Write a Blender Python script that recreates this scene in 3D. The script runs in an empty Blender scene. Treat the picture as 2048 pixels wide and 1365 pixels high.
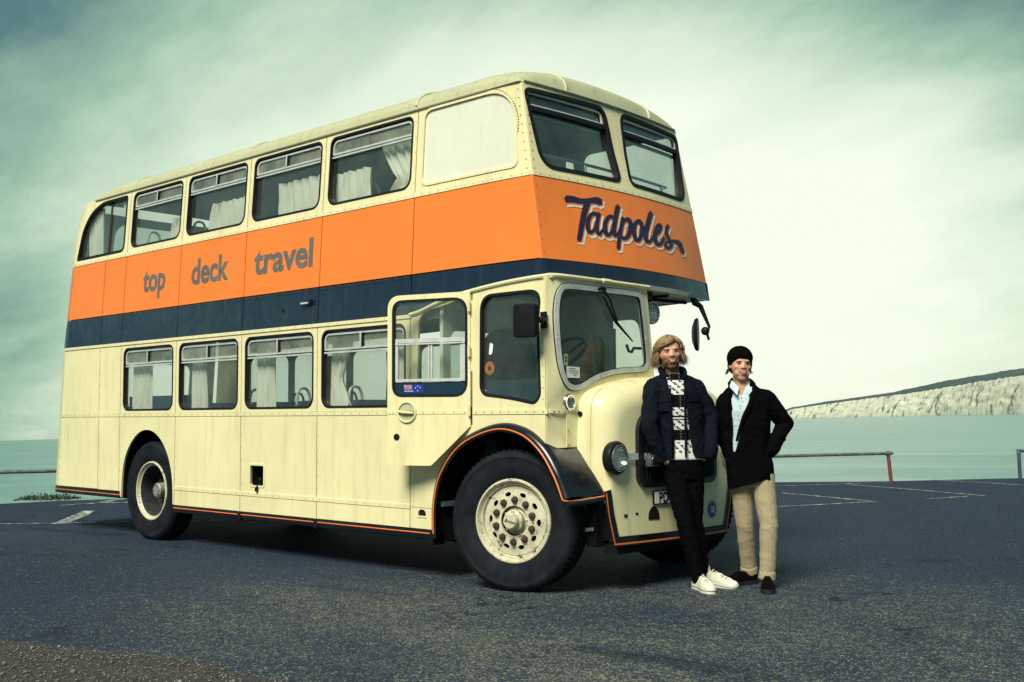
import bpy, bmesh, math, random
from math import sin, cos, pi, radians, sqrt
from mathutils import Vector, Matrix, geometry, noise

random.seed(7)
scn = bpy.context.scene
COL = scn.collection

# ------------------------------------------------------------------ frame
# Everything on the car park is measured in metres in a frame whose z=0 is the
# car park surface (it slopes a little); SLOPE turns that frame into the level world.
UP = Vector((-0.02403, -0.00911, 0.99967)).normalized()
SLOPE = UP.rotation_difference(Vector((0, 0, 1))).to_matrix().to_4x4() @ Matrix.Scale(0.945, 4)

# ------------------------------------------------------------------ camera
CAM_LOC = Vector((5.85847, -6.34054, 1.37956))
yaw, pit, rol = radians(-42.42525), radians(3.8744), radians(-0.33076)
fwd = Vector((sin(yaw)*cos(pit), cos(yaw)*cos(pit), sin(pit)))
rgt0 = Vector((cos(yaw), -sin(yaw), 0)); up0 = rgt0.cross(fwd)
rgt = rgt0*cos(rol) + up0*sin(rol); upv = -rgt0*sin(rol) + up0*cos(rol)
cm = Matrix((rgt, upv, -fwd)).transposed().to_4x4(); cm.translation = CAM_LOC
cam_d = bpy.data.cameras.new('camera'); cam = bpy.data.objects.new('camera', cam_d); COL.objects.link(cam)
cm = SLOPE @ cm
loc, rot, _ = cm.decompose()
cam.matrix_world = Matrix.Translation(loc) @ rot.to_matrix().to_4x4()
cam_d.sensor_fit = 'HORIZONTAL'; cam_d.sensor_width = 36; cam_d.lens = 38.336
cam_d.clip_start = 0.1; cam_d.clip_end = 60000
scn.camera = cam
CAMW = loc.copy()

# ------------------------------------------------------------------ light
scn.view_settings.view_transform = 'Standard'; scn.view_settings.look = 'None'
scn.view_settings.exposure = 0.35; scn.view_settings.gamma = 1.0
SUN_DIR = Vector((0.24, -0.78, 0.84)).normalized()          # towards the sun
sun_d = bpy.data.lights.new('sun', 'SUN'); sun = bpy.data.objects.new('sun', sun_d); COL.objects.link(sun)
sun_d.energy = 4.0; sun_d.angle = radians(24); sun_d.color = (1.0, 0.95, 0.80)
sun.rotation_euler = SUN_DIR.to_track_quat('Z', 'Y').to_euler()

world = bpy.data.worlds.new('World'); scn.world = world; world.use_nodes = True
def build_world():
    nt = world.node_tree; N = nt.nodes; L = nt.links; N.clear()
    out = N.new('ShaderNodeOutputWorld'); bg = N.new('ShaderNodeBackground'); L.new(bg.outputs[0], out.inputs[0])
    sky = N.new('ShaderNodeTexSky'); sky.sky_type = 'NISHITA'; sky.sun_disc = False
    sky.sun_elevation = math.asin(SUN_DIR.z); sky.sun_rotation = math.atan2(SUN_DIR.x, SUN_DIR.y)
    sky.air_density = 1.0; sky.dust_density = 3.0
    tc = N.new('ShaderNodeTexCoord')
    sep = N.new('ShaderNodeSeparateXYZ'); L.new(tc.outputs['Generated'], sep.inputs[0])
    def M(op, a, b=None, c=None):
        n = N.new('ShaderNodeMath'); n.operation = op
        for i, v in enumerate((a, b, c)):
            if v is None: continue
            if isinstance(v, (int, float)): n.inputs[i].default_value = v
            else: L.new(v, n.inputs[i])
        return n.outputs[0]
    # cloud layer: project the view direction on a high flat layer
    zz = M('MAXIMUM', M('ADD', sep.outputs[2], 0.30), 0.08)
    u = M('DIVIDE', sep.outputs[0], zz); v = M('DIVIDE', sep.outputs[1], zz)
    cmb = N.new('ShaderNodeCombineXYZ'); L.new(u, cmb.inputs[0]); L.new(v, cmb.inputs[1])
    def noi(vec, sc, det, rough, dist=0.0, off=(0, 0, 0), rotz=0.0, scl=(1, 1, 1)):
        mp = N.new('ShaderNodeMapping'); L.new(vec, mp.inputs[0]); mp.inputs['Location'].default_value = off
        mp.inputs['Rotation'].default_value = (0, 0, rotz); mp.inputs['Scale'].default_value = scl
        n = N.new('ShaderNodeTexNoise'); n.inputs['Scale'].default_value = sc; n.inputs['Detail'].default_value = det
        n.inputs['Roughness'].default_value = rough; n.inputs['Distortion'].default_value = dist
        L.new(mp.outputs[0], n.inputs['Vector']); return n.outputs['Fac']
    n1 = noi(cmb.outputs[0], 1.3, 7, 0.55, 0.35, (9.1, 12.9, 0), radians(40), (1.0, 1.5, 1))
    n2 = noi(cmb.outputs[0], 4.2, 6, 0.6, 0.2, (0.4, 8.2, 0), radians(40), (1.0, 1.6, 1))
    # broad bright veil in the thin cloud, centred low behind the bus
    sq = N.new('ShaderNodeVectorMath'); sq.operation = 'MULTIPLY'; L.new(tc.outputs['Generated'], sq.inputs[0]); sq.inputs[1].default_value = (1, 1, 1.75)
    nm_ = N.new('ShaderNodeVectorMath'); nm_.operation = 'NORMALIZE'; L.new(sq.outputs[0], nm_.inputs[0])
    dp = N.new('ShaderNodeVectorMath'); dp.operation = 'DOT_PRODUCT'; L.new(nm_.outputs[0], dp.inputs[0])
    dp.inputs[1].default_value = GLOW
    mr = N.new('ShaderNodeMapRange'); mr.interpolation_type = 'SMOOTHSTEP'
    L.new(dp.outputs['Value'], mr.inputs[0]); mr.inputs[1].default_value = cos(radians(37)); mr.inputs[2].default_value = cos(radians(7))
    glow = mr.outputs[0]
    cl = M('ADD', M('MULTIPLY', M('SUBTRACT', n1, 0.5), 0.95), M('MULTIPLY', M('SUBTRACT', n2, 0.5), 0.45))
    damp = M('SUBTRACT', 1.0, M('MULTIPLY', glow, 0.75))
    val = M('ADD', M('ADD', 0.29, M('MULTIPLY', glow, 0.76)), M('MULTIPLY', cl, damp))
    rp = N.new('ShaderNodeValToRGB'); L.new(val, rp.inputs[0])
    e = rp.color_ramp.elements; e[0].position = 0.08; e[0].color = (0.022, 0.075, 0.125, 1)
    e[1].position = 1.0; e[1].color = (0.80, 0.86, 0.70, 1)
    x = e.new(0.32); x.color = (0.085, 0.185, 0.185, 1); x = e.new(0.58); x.color = (0.28, 0.445, 0.325, 1); x = e.new(0.82); x.color = (0.62, 0.735, 0.565, 1)
    mx = N.new('ShaderNodeMix'); mx.data_type = 'RGBA'; mx.inputs['Factor'].default_value = 0.9
    sc_ = N.new('ShaderNodeVectorMath'); sc_.operation = 'SCALE'; L.new(sky.outputs[0], sc_.inputs[0]); sc_.inputs['Scale'].default_value = 0.06
    L.new(sc_.outputs[0], mx.inputs[6]); L.new(rp.outputs[0], mx.inputs[7])
    L.new(mx.outputs[2], bg.inputs[0]); bg.inputs[1].default_value = 1.0
GLOW = (SLOPE.to_3x3() @ Vector((-0.630, 0.765, 0.150))).normalized()
build_world()

# ------------------------------------------------------------------ materials
def newmat(name):
    m = bpy.data.materials.new(name); m.use_nodes = True
    nt = m.node_tree; b = nt.nodes['Principled BSDF']
    return m, nt, nt.nodes, nt.links, b
def texnoise(N, L, vec, scale, detail=4, rough=0.55, dist=0.0):
    n = N.new('ShaderNodeTexNoise'); n.inputs['Scale'].default_value = scale; n.inputs['Detail'].default_value = detail
    n.inputs['Roughness'].default_value = rough; n.inputs['Distortion'].default_value = dist
    if vec is not None: L.new(vec, n.inputs['Vector'])
    return n.outputs['Fac']
def mixc(N, L, fac, a, b, blend='MIX'):
    n = N.new('ShaderNodeMix'); n.data_type = 'RGBA'; n.blend_type = blend
    for i, v in ((0, fac), (6, a), (7, b)):
        if isinstance(v, (int, float)): n.inputs[i].default_value = v
        elif isinstance(v, tuple): n.inputs[i].default_value = (*v[:3], 1)
        else: L.new(v, n.inputs[i])
    return n.outputs[2]
def maprange(N, L, v, a, b, c=0.0, d=1.0):
    n = N.new('ShaderNodeMapRange'); L.new(v, n.inputs[0])
    for i, q in enumerate((a, b, c, d)): n.inputs[i+1].default_value = q
    return n.outputs[0]
def mapping(N, L, scale=(1, 1, 1), rot=(0, 0, 0), loc=(0, 0, 0)):
    tc = N.new('ShaderNodeTexCoord'); mp = N.new('ShaderNodeMapping'); L.new(tc.outputs['Object'], mp.inputs[0])
    mp.inputs['Scale'].default_value = scale; mp.inputs['Rotation'].default_value = rot; mp.inputs['Location'].default_value = loc
    return mp.outputs[0]
def bump(N, L, b, h, strength, dist=0.01):
    n = N.new('ShaderNodeBump'); n.inputs['Strength'].default_value = strength; n.inputs['Distance'].default_value = dist
    L.new(h, n.inputs['Height']); L.new(n.outputs[0], b.inputs['Normal']); return n
def scl(c, k): return tuple(min(1, x*k) for x in c)
def simple(name, col, rough=0.5, metal=0.0, var=0.12, vscale=6.0, bumps=0.0, bscale=60.0, coat=0.0, spec=0.5, sheen=0.0, emit=None):
    m, nt, N, L, b = newmat(name); vec = mapping(N, L)
    f = maprange(N, L, texnoise(N, L, vec, vscale, 5, 0.6), 0.3, 0.7)
    L.new(mixc(N, L, f, scl(col, 1-var), scl(col, 1+var)), b.inputs['Base Color'])
    rr = maprange(N, L, texnoise(N, L, vec, vscale*2.3, 4), 0.25, 0.75, max(0.02, rough-0.07), min(1, rough+0.07)); L.new(rr, b.inputs['Roughness'])
    b.inputs['Metallic'].default_value = metal; b.inputs['Specular IOR Level'].default_value = spec
    b.inputs['Coat Weight'].default_value = coat; b.inputs['Coat Roughness'].default_value = 0.08
    if sheen: b.inputs['Sheen Weight'].default_value = sheen
    if bumps: bump(N, L, b, texnoise(N, L, vec, bscale, 4), bumps)
    return m
def paint(name, col, dirt=(0.30, 0.26, 0.13), amount=0.42, rough=0.34, coat=0.25, dent=0.12):
    """bus coach paint: faded patches, streaks of dirt, slight panel waviness"""
    m, nt, N, L, b = newmat(name); vec = mapping(N, L); st = mapping(N, L, (5.5, 5.5, 0.55))
    f = maprange(N, L, texnoise(N, L, vec, 1.3, 5, 0.6), 0.3, 0.7)
    c1 = mixc(N, L, f, scl(col, 0.93), scl(col, 1.05))
    s = maprange(N, L, texnoise(N, L, st, 2.2, 6, 0.65), 0.52, 0.82, 0.0, amount)
    c2 = mixc(N, L, s, c1, dirt)
    s2 = maprange(N, L, texnoise(N, L, vec, 26, 6, 0.7), 0.66, 0.78, 0.0, amount*1.3)
    c3 = mixc(N, L, s2, c2, scl(dirt, 0.5))
    L.new(c3, b.inputs['Base Color'])
    L.new(maprange(N, L, texnoise(N, L, vec, 5, 5), 0.3, 0.75, rough-0.1, rough+0.14), b.inputs['Roughness'])
    b.inputs['Coat Weight'].default_value = coat; b.inputs['Coat Roughness'].default_value = 0.12
    bump(N, L, b, texnoise(N, L, vec, 2.6, 2, 0.4), dent, 0.04)
    return m

CREAM = paint('cream_paint', (0.82, 0.755, 0.435))
CREAM_ROOF = paint('weathered_cream_paint', (0.50, 0.50, 0.31), (0.13, 0.12, 0.08), 0.55, 0.5, 0.05)
ORANGE = paint('orange_paint', (0.90, 0.225, 0.035), (0.55, 0.16, 0.05), 0.25, 0.36, 0.25)
NAVY = paint('navy_paint', (0.007, 0.016, 0.038), (0.07, 0.08, 0.085), 0.25, 0.10, 0.9, 0.95)
BLACKP = paint('black_paint', (0.006, 0.008, 0.013), (0.03, 0.03, 0.03), 0.3, 0.25, 0.2, 0.2)
STRIPE = simple('orange_stripe_paint', (0.86, 0.20, 0.035), 0.4)
RUBBER = simple('window_rubber', (0.012, 0.014, 0.016), 0.55, bumps=0.1, spec=0.15)
ALU = simple('aluminium_frame', (0.68, 0.70, 0.67), 0.38, 0.35, 0.15, 12)
ALUW = simple('white_alloy_frame', (0.60, 0.62, 0.60), 0.45, 0.25, 0.15, 12)
CHROME = simple('chrome', (0.72, 0.74, 0.74), 0.14, 1.0, 0.1, 20)
DARK = simple('dark_underframe', (0.008, 0.009, 0.011), 0.8, bumps=0.3, bscale=30, spec=0.15)
SEAM = simple('dark_seam', (0.045, 0.032, 0.018), 0.9, spec=0.1)  # dark brown of the panel joints and the hub lettering
RIVET = simple('rivet_head', (0.30, 0.27, 0.16), 0.5, 0.2)
LINING_CAB = simple('cab_lining', (0.68, 0.74, 0.62), 0.7)
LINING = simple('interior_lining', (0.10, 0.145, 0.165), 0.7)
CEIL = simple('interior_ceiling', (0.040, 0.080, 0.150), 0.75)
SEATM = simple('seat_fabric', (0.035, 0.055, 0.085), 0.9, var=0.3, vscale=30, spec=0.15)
INNAVY = simple('interior_navy_panel', (0.01, 0.035, 0.06), 0.5, spec=0.15)
GREYTXT = simple('grey_lettering', (0.135, 0.13, 0.12), 0.5, var=0.15)
NAVYTXT = simple('navy_lettering', (0.014, 0.016, 0.045), 0.4)
CREAMTXT = simple('cream_lettering', (0.80, 0.70, 0.52), 0.45)
PINKTXT = simple('pink_lettering_edge', (0.80, 0.16, 0.09), 0.45)
WHITE = simple('white_sticker', (0.78, 0.80, 0.74), 0.5, var=0.06)
BLUESTK = simple('blue_sticker', (0.012, 0.03, 0.30), 0.4)
REDSTK = simple('red_sticker', (0.45, 0.02, 0.03), 0.4)
ORSTK = simple('orange_round_sticker', (0.30, 0.13, 0.055), 0.6, var=0.4, vscale=40)
YELSTK = simple('yellow_star', (0.72, 0.70, 0.40), 0.5)
BLACKPL = simple('black_plastic', (0.010, 0.011, 0.013), 0.4, bumps=0.05, spec=0.15)

def curtain_mat():
    m, nt, N, L, b = newmat('curtain_fabric'); vec = mapping(N, L, (1, 1, 0.25))
    f = texnoise(N, L, vec, 30, 4)
    L.new(mixc(N, L, f, (0.84, 0.82, 0.70), (0.94, 0.92, 0.82)), b.inputs['Base Color']); b.inputs['Roughness'].default_value = 0.95
    tr = N.new('ShaderNodeBsdfTranslucent'); tr.inputs[0].default_value = (0.92, 0.90, 0.76, 1)
    ms = N.new('ShaderNodeMixShader'); ms.inputs[0].default_value = 0.15
    out = N['Material Output']; L.new(b.outputs[0], ms.inputs[1]); L.new(tr.outputs[0], ms.inputs[2]); L.new(ms.outputs[0], out.inputs[0])
    return m
CURTAIN = curtain_mat()
def glass_mat(name, tint=(0.93, 0.96, 0.94), dust=0.05, refl=1.0, rough=0.02):
    m, nt, N, L, b = newmat(name); N.remove(b); out = N['Material Output']
    tr = N.new('ShaderNodeBsdfTransparent'); tr.inputs[0].default_value = (*tint, 1)
    gl = N.new('ShaderNodeBsdfGlossy'); gl.inputs['Roughness'].default_value = rough; gl.inputs[0].default_value = (0.95, 0.97, 0.95, 1)
    fr = N.new('ShaderNodeLayerWeight'); fr.inputs['Blend'].default_value = 0.5
    pw = N.new('ShaderNodeMath'); pw.operation = 'POWER'; L.new(fr.outputs['Facing'], pw.inputs[0]); pw.inputs[1].default_value = 3.6
    k = N.new('ShaderNodeMath'); k.operation = 'MULTIPLY_ADD'; L.new(pw.outputs[0], k.inputs[0]); k.inputs[1].default_value = 0.8*refl; k.inputs[2].default_value = 0.05*refl
    k.use_clamp = True
    m1 = N.new('ShaderNodeMixShader'); L.new(k.outputs[0], m1.inputs[0]); L.new(tr.outputs[0], m1.inputs[1]); L.new(gl.outputs[0], m1.inputs[2])
    df = N.new('ShaderNodeBsdfDiffuse'); df.inputs[0].default_value = (0.55, 0.56, 0.45, 1)
    vec = mapping(N, L); d = maprange(N, L, texnoise(N, L, vec, 3.0, 6, 0.65), 0.35, 0.8, dust*0.4, dust*2.2)
    m2 = N.new('ShaderNodeMixShader'); L.new(d, m2.inputs[0]); L.new(m1.outputs[0], m2.inputs[1]); L.new(df.outputs[0], m2.inputs[2])
    L.new(m2.outputs[0], out.inputs[0]); return m
GLASS = glass_mat('window_glass', dust=0.025, refl=1.5)
GLASS_WS = glass_mat('windscreen_glass', dust=0.02, refl=0.55)
GLASS_TOP = glass_mat('toplight_glass', (0.78, 0.84, 0.78), 0.16, 1.5, 0.06)
GLASS_FAR = glass_mat('far_window_glass', (0.85, 0.9, 0.86), 0.05, 0.7)
LENS = glass_mat('lamp_lens', (0.9, 0.92, 0.9), 0.06, 1.2, 0.03)
def tyre_mat():
    m, nt, N, L, b = newmat('tyre_rubber'); vec = mapping(N, L)
    f = maprange(N, L, texnoise(N, L, vec, 7, 6, 0.65), 0.35, 0.75)
    L.new(mixc(N, L, f, (0.006, 0.008, 0.012), (0.018, 0.021, 0.026)), b.inputs['Base Color'])
    b.inputs['Roughness'].default_value = 0.72; b.inputs['Specular IOR Level'].default_value = 0.12; bump(N, L, b, texnoise(N, L, vec, 90, 4), 0.12); return m
TYRE = tyre_mat()
def wheel_mat():
    m, nt, N, L, b = newmat('chipped_cream_wheel_paint'); vec = mapping(N, L)
    f = maprange(N, L, texnoise(N, L, vec, 9, 5, 0.6), 0.3, 0.7)
    c = mixc(N, L, f, (0.46, 0.44, 0.31), (0.66, 0.63, 0.45))
    ch = maprange(N, L, texnoise(N, L, vec, 24, 7, 0.75), 0.57, 0.62)
    L.new(mixc(N, L, ch, c, (0.045, 0.035, 0.028)), b.inputs['Base Color']); b.inputs['Roughness'].default_value = 0.5; return m
WHEELP = wheel_mat()
RUST = simple('rusty_nut', (0.075, 0.045, 0.035), 0.7, 0.3, 0.4, 40)

# ------------------------------------------------------------------ mesh helpers
class MB:
    def __init__(s): s.v = []; s.f = []
    def add(s, v, f):
        o = len(s.v); s.v += [tuple(x) for x in v]; s.f += [tuple(i+o for i in q) for q in f]; return s
    def box(s, x0, x1, y0, y1, z0, z1):
        return s.add([(x0,y0,z0),(x1,y0,z0),(x1,y1,z0),(x0,y1,z0),(x0,y0,z1),(x1,y0,z1),(x1,y1,z1),(x0,y1,z1)],
                     [(3,2,1,0),(4,5,6,7),(0,1,5,4),(1,2,6,5),(2,3,7,6),(3,0,4,7)])
    def tube(s, pts, r, n=8, closed=False, caps=True):
        pts = [Vector(p) for p in pts]; m = len(pts)
        rs = r if isinstance(r, (list, tuple)) else [r]*m
        vs = []; prev = None
        for i, p in enumerate(pts):
            a = pts[(i-1) % m] if (closed or i > 0) else p; b = pts[(i+1) % m] if (closed or i < m-1) else p
            t = (b-a).normalized() if (b-a).length > 1e-9 else Vector((0, 0, 1))
            if prev is None:
                q = Vector((0, 0, 1)) if abs(t.z) < 0.9 else Vector((1, 0, 0)); nx = t.cross(q).normalized()
            else:
                nx = (prev - t*prev.dot(t)); nx = nx.normalized() if nx.length > 1e-6 else t.orthogonal().normalized()
            prev = nx; ny = t.cross(nx)
            for k in range(n):
                w = 2*pi*k/n; vs.append(p + nx*(rs[i]*cos(w)) + ny*(rs[i]*sin(w)))
        fs = []
        for i in range(m if closed else m-1):
            j = (i+1) % m
            for k in range(n):
                l = (k+1) % n; fs.append((i*n+k, i*n+l, j*n+l, j*n+k))
        if caps and not closed: fs += [tuple(range(n))[::-1], tuple((m-1)*n+k for k in range(n))]
        return s.add(vs, fs)
    def lathe(s, prof, mat4=None, n=32, closed=False):
        """profile of (radius, axial) turned about local Y; axial runs along +Y"""
        vs = []; fs = []; m = len(prof)
        for r, a in prof:
            for k in range(n):
                w = 2*pi*k/n; v = Vector((r*cos(w), a, r*sin(w))); vs.append(mat4 @ v if mat4 else v)
        for i in range(m if closed else m-1):
            j = (i+1) % m
            for k in range(n):
                l = (k+1) % n; fs.append((i*n+k, j*n+k, j*n+l, i*n+l))
        return s.add(vs, fs)
    def ball(s, c, r, nu=12, nv=8, mat3=None):
        c = Vector(c); rr = r if isinstance(r, (tuple, list, Vector)) else (r, r, r)
        vs = []; fs = []
        for j in range(nv+1):
            t = pi*j/nv
            for i in range(nu):
                p = 2*pi*i/nu; q = Vector((rr[0]*sin(t)*cos(p), rr[1]*sin(t)*sin(p), rr[2]*cos(t)))
                if mat3: q = mat3 @ q
                vs.append(c+q)
        for j in range(nv):
            for i in range(nu):
                k = (i+1) % nu; fs.append((j*nu+i, (j+1)*nu+i, (j+1)*nu+k, j*nu+k))
        return s.add(vs, fs)
    def cap(s, p0, r0, p1, r1, n=14):
        """closed tapered capsule"""
        p0 = Vector(p0); p1 = Vector(p1); d = p1-p0; L_ = d.length or 1e-6; t = d/L_; nx = t.orthogonal().normalized(); ny = t.cross(nx)
        rings = [(p0 - t*r0*cos(a), r0*sin(a)) for a in (0.02, 0.5, 1.0)] + [(p0, r0), (p0+d*0.5, (r0+r1)/2), (p1, r1)] + [(p1 + t*r1*cos(a), r1*sin(a)) for a in (1.0, 0.5, 0.02)]
        vs = [c + nx*(r*cos(2*pi*k/n)) + ny*(r*sin(2*pi*k/n)) for c, r in rings for k in range(n)]
        fs = [(i*n+k, i*n+(k+1) % n, (i+1)*n+(k+1) % n, (i+1)*n+k) for i in range(len(rings)-1) for k in range(n)]
        fs += [tuple(range(n))[::-1], tuple((len(rings)-1)*n+k for k in range(n))]
        return s.add(vs, fs)
    def loft(s, rings, caps=True):
        n = len(rings[0]); vs = [p for r_ in rings for p in r_]
        fs = [(i*n+k, i*n+(k+1) % n, (i+1)*n+(k+1) % n, (i+1)*n+k) for i in range(len(rings)-1) for k in range(n)]
        if caps: fs += [tuple(range(n))[::-1], tuple((len(rings)-1)*n+k for k in range(n))]
        return s.add(vs, fs)
    def build(s, name, mat, parent=None, sharp=38, bevel=0, fix=True):
        me = bpy.data.meshes.new(name); me.from_pydata([tuple(v) for v in s.v], [], s.f)
        bm = bmesh.new(); bm.from_mesh(me)
        bmesh.ops.remove_doubles(bm, verts=bm.verts, dist=1e-5)
        if fix: bmesh.ops.recalc_face_normals(bm, faces=bm.faces)
        if bevel:
            ed = [e for e in bm.edges if len(e.link_faces) == 2 and e.calc_face_angle(0) > 0.6]
            bmesh.ops.bevel(bm, geom=ed, offset=bevel, segments=2, affect='EDGES', profile=0.6)
        bm.to_mesh(me); bm.free()
        me.polygons.foreach_set('use_smooth', [True]*len(me.polygons))
        me.set_sharp_from_angle(angle=radians(sharp)); me.update()
        me.materials.append(mat)
        o = bpy.data.objects.new(name, me); COL.objects.link(o)
        if parent: o.parent = parent
        return o
def empty(name, loc=(0, 0, 0)):
    o = bpy.data.objects.new(name, None); COL.objects.link(o); o.location = loc; o.empty_display_size = 0.2; return o
def tag(o, label=None, cat=None, group=None, kind=None):
    if label: o['label'] = label
    if cat: o['category'] = cat
    if group: o['group'] = group
    if kind: o['kind'] = kind
    return o

def rrect(x0, z0, x1, z1, r, n=6):
    rs = r if isinstance(r, (tuple, list)) else (r,)*4           # bl, br, tr, tl
    out = []
    for (cx, cz, sx, sz, rad, a0) in ((x0, z0, 1, 1, rs[0], pi), (x1, z0, -1, 1, rs[1], 1.5*pi), (x1, z1, -1, -1, rs[2], 0), (x0, z1, 1, -1, rs[3], 0.5*pi)):
        if rad < 1e-4: out.append((cx, cz)); continue
        ox, oz = cx+sx*rad, cz+sz*rad
        for k in range(n+1): a = a0+0.5*pi*k/n; out.append((ox+rad*cos(a), oz+rad*sin(a)))
    return out
def densify(lp, step):
    out = []
    for i, a in enumerate(lp):
        b = lp[(i+1) % len(lp)]; d = math.hypot(b[0]-a[0], b[1]-a[1]); k = max(1, int(math.ceil(d/step)))
        for j in range(k): out.append((a[0]+(b[0]-a[0])*j/k, a[1]+(b[1]-a[1])*j/k))
    return out
def inloop(p, lp):
    x, y = p; c = False; j = len(lp)-1
    for i in range(len(lp)):
        xi, yi = lp[i]; xj, yj = lp[j]
        if (yi > y) != (yj > y) and x < (xj-xi)*(y-yi)/(yj-yi)+xi: c = not c
        j = i
    return c
def offs(lp, d):
    """move a counter-clockwise loop inwards by d"""
    n = len(lp); out = []
    for i in range(n):
        a = Vector(lp[i-1]); b = Vector(lp[i]); c = Vector(lp[(i+1) % n])
        e1 = (b-a); e2 = (c-b)
        e1 = e1.normalized() if e1.length > 1e-9 else e2.normalized(); e2 = e2.normalized() if e2.length > 1e-9 else e1
        n1 = Vector((-e1.y, e1.x)); n2 = Vector((-e2.y, e2.x)); m = n1+n2
        m = m.normalized() if m.length > 1e-6 else n1
        k = d/max(0.45, m.dot(n1)); out.append((b.x+m.x*k, b.y+m.y*k))
    return out
def catmull(P, n=6, closed=False):
    P = [Vector(p) for p in P]; m = len(P); out = []
    rng = range(m if closed else m-1)
    for i in rng:
        if closed: p0, p1, p2, p3 = P[(i-1) % m], P[i], P[(i+1) % m], P[(i+2) % m]
        else: p0, p1, p2, p3 = P[max(i-1, 0)], P[i], P[i+1], P[min(i+2, m-1)]
        for k in range(n):
            t = k/n; out.append(0.5*((2*p1)+(p2-p0)*t+(2*p0-5*p1+4*p2-p3)*t*t+(-p0+3*p1-3*p2+p3)*t**3))
    if not closed: out.append(P[-1])
    return out
def sheet(mb, outline, holes, fmap, d0, d1, step=0.25, grid=None):
    """plate with holes cut from a 2-D outline; fmap(u, v, depth) places it on the body"""
    loops = [densify(outline, step)] + [densify(h, step) for h in holes]
    vs = []; es = []
    for lp in loops:
        o = len(vs); vs += lp; es += [(o+i, o+(i+1) % len(lp)) for i in range(len(lp))]
    if grid:
        xs = [p[0] for p in outline]; zs = [p[1] for p in outline]
        x = min(xs)+grid*0.5
        while x < max(xs):
            z = min(zs)+grid*0.5
            while z < max(zs):
                if inloop((x, z), loops[0]) and not any(inloop((x, z), h) for h in loops[1:]): vs.append((x, z))
                z += grid
            x += grid
    V, E, F, *_ = geometry.delaunay_2d_cdt([Vector(v) for v in vs], es, [], 0, 1e-6)
    tri = []
    for f in F:
        c = ((V[f[0]].x+V[f[1]].x+V[f[2]].x)/3, (V[f[0]].y+V[f[1]].y+V[f[2]].y)/3)
        if inloop(c, loops[0]) and not any(inloop(c, h) for h in loops[1:]): tri.append(tuple(f))
    n = len(V); front = [fmap(v.x, v.y, d0) for v in V]; back = [fmap(v.x, v.y, d1) for v in V]
    cnt = {}
    for f in tri:
        for a, b in ((f[0], f[1]), (f[1], f[2]), (f[2], f[0])):
            cnt[(a, b)] = 1
    fs = list(tri) + [tuple(n+i for i in f[::-1]) for f in tri]
    for (a, b) in cnt:
        if (b, a) not in cnt: fs.append((b, a, n+a, n+b))
    return mb.add(front+back, fs)
def plate(name, outline, holes, fmap, mat, parent, d0=0.0, d1=0.02, step=0.25, grid=None, sharp=30):
    return sheet(MB(), outline, holes, fmap, d0, d1, step, grid).build(name, mat, parent, sharp)
def ringplate(name, outer, width, fmap, mat, parent, d0, d1, step=0.2):
    return sheet(MB(), outer, [offs(outer, width)], fmap, d0, d1, step).build(name, mat, parent, 50)
def text_mesh(body, size, fmap, name, mat, parent, x_scale=1.0, offset=0.0, depth=0.002, align='LEFT', shear=0.0, spacing=1.0):
    cu = bpy.data.curves.new('tmp_text', 'FONT'); cu.body = body; cu.size = size; cu.offset = offset; cu.align_x = align
    cu.shear = shear; cu.space_character = spacing; cu.resolution_u = 4; cu.fill_mode = 'FRONT'
    o = bpy.data.objects.new('tmp_text', cu); COL.objects.link(o)
    dg = bpy.context.evaluated_depsgraph_get(); dg.update()
    me = bpy.data.meshes.new_from_object(o.evaluated_get(dg))
    vs = [fmap(v.co.x*x_scale, v.co.y) for v in me.vertices]; fs = [tuple(p.vertices) for p in me.polygons]
    bpy.data.objects.remove(o); bpy.data.curves.remove(cu); bpy.data.meshes.remove(me)
    return MB().add(vs, fs).build(name, mat, parent, fix=False)
LEVEL = set()          # objects already placed in the level world (not on the sloping car park)

# ------------------------------------------------------------------ sea
SEA_Z = -7.78
def sea_mat():
    m, nt, N, L, b = newmat('sea_water'); v1 = mapping(N, L, (0.022, 0.10, 1), (0, 0, radians(42))); v2 = mapping(N, L, (0.5, 1.6, 1), (0, 0, radians(44)))
    f = maprange(N, L, texnoise(N, L, v1, 0.6, 7, 0.65, 0.6), 0.36, 0.66)
    L.new(mixc(N, L, f, (0.11, 0.235, 0.215), (0.21, 0.36, 0.30)), b.inputs['Base Color'])
    b.inputs['Roughness'].default_value = 0.28; b.inputs['IOR'].default_value = 1.33
    bump(N, L, b, texnoise(N, L, v2, 1.4, 6, 0.65, 0.3), 0.55, 0.5); return m
me = MB().add([(-40000, -40000, SEA_Z), (40000, -40000, SEA_Z), (40000, 40000, SEA_Z), (-40000, 40000, SEA_Z)], [(0, 1, 2, 3)])
sea = tag(me.build('sea', sea_mat()), 'calm green sea reaching the horizon behind the bus', 'sea', kind='structure'); LEVEL.add(sea)

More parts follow.
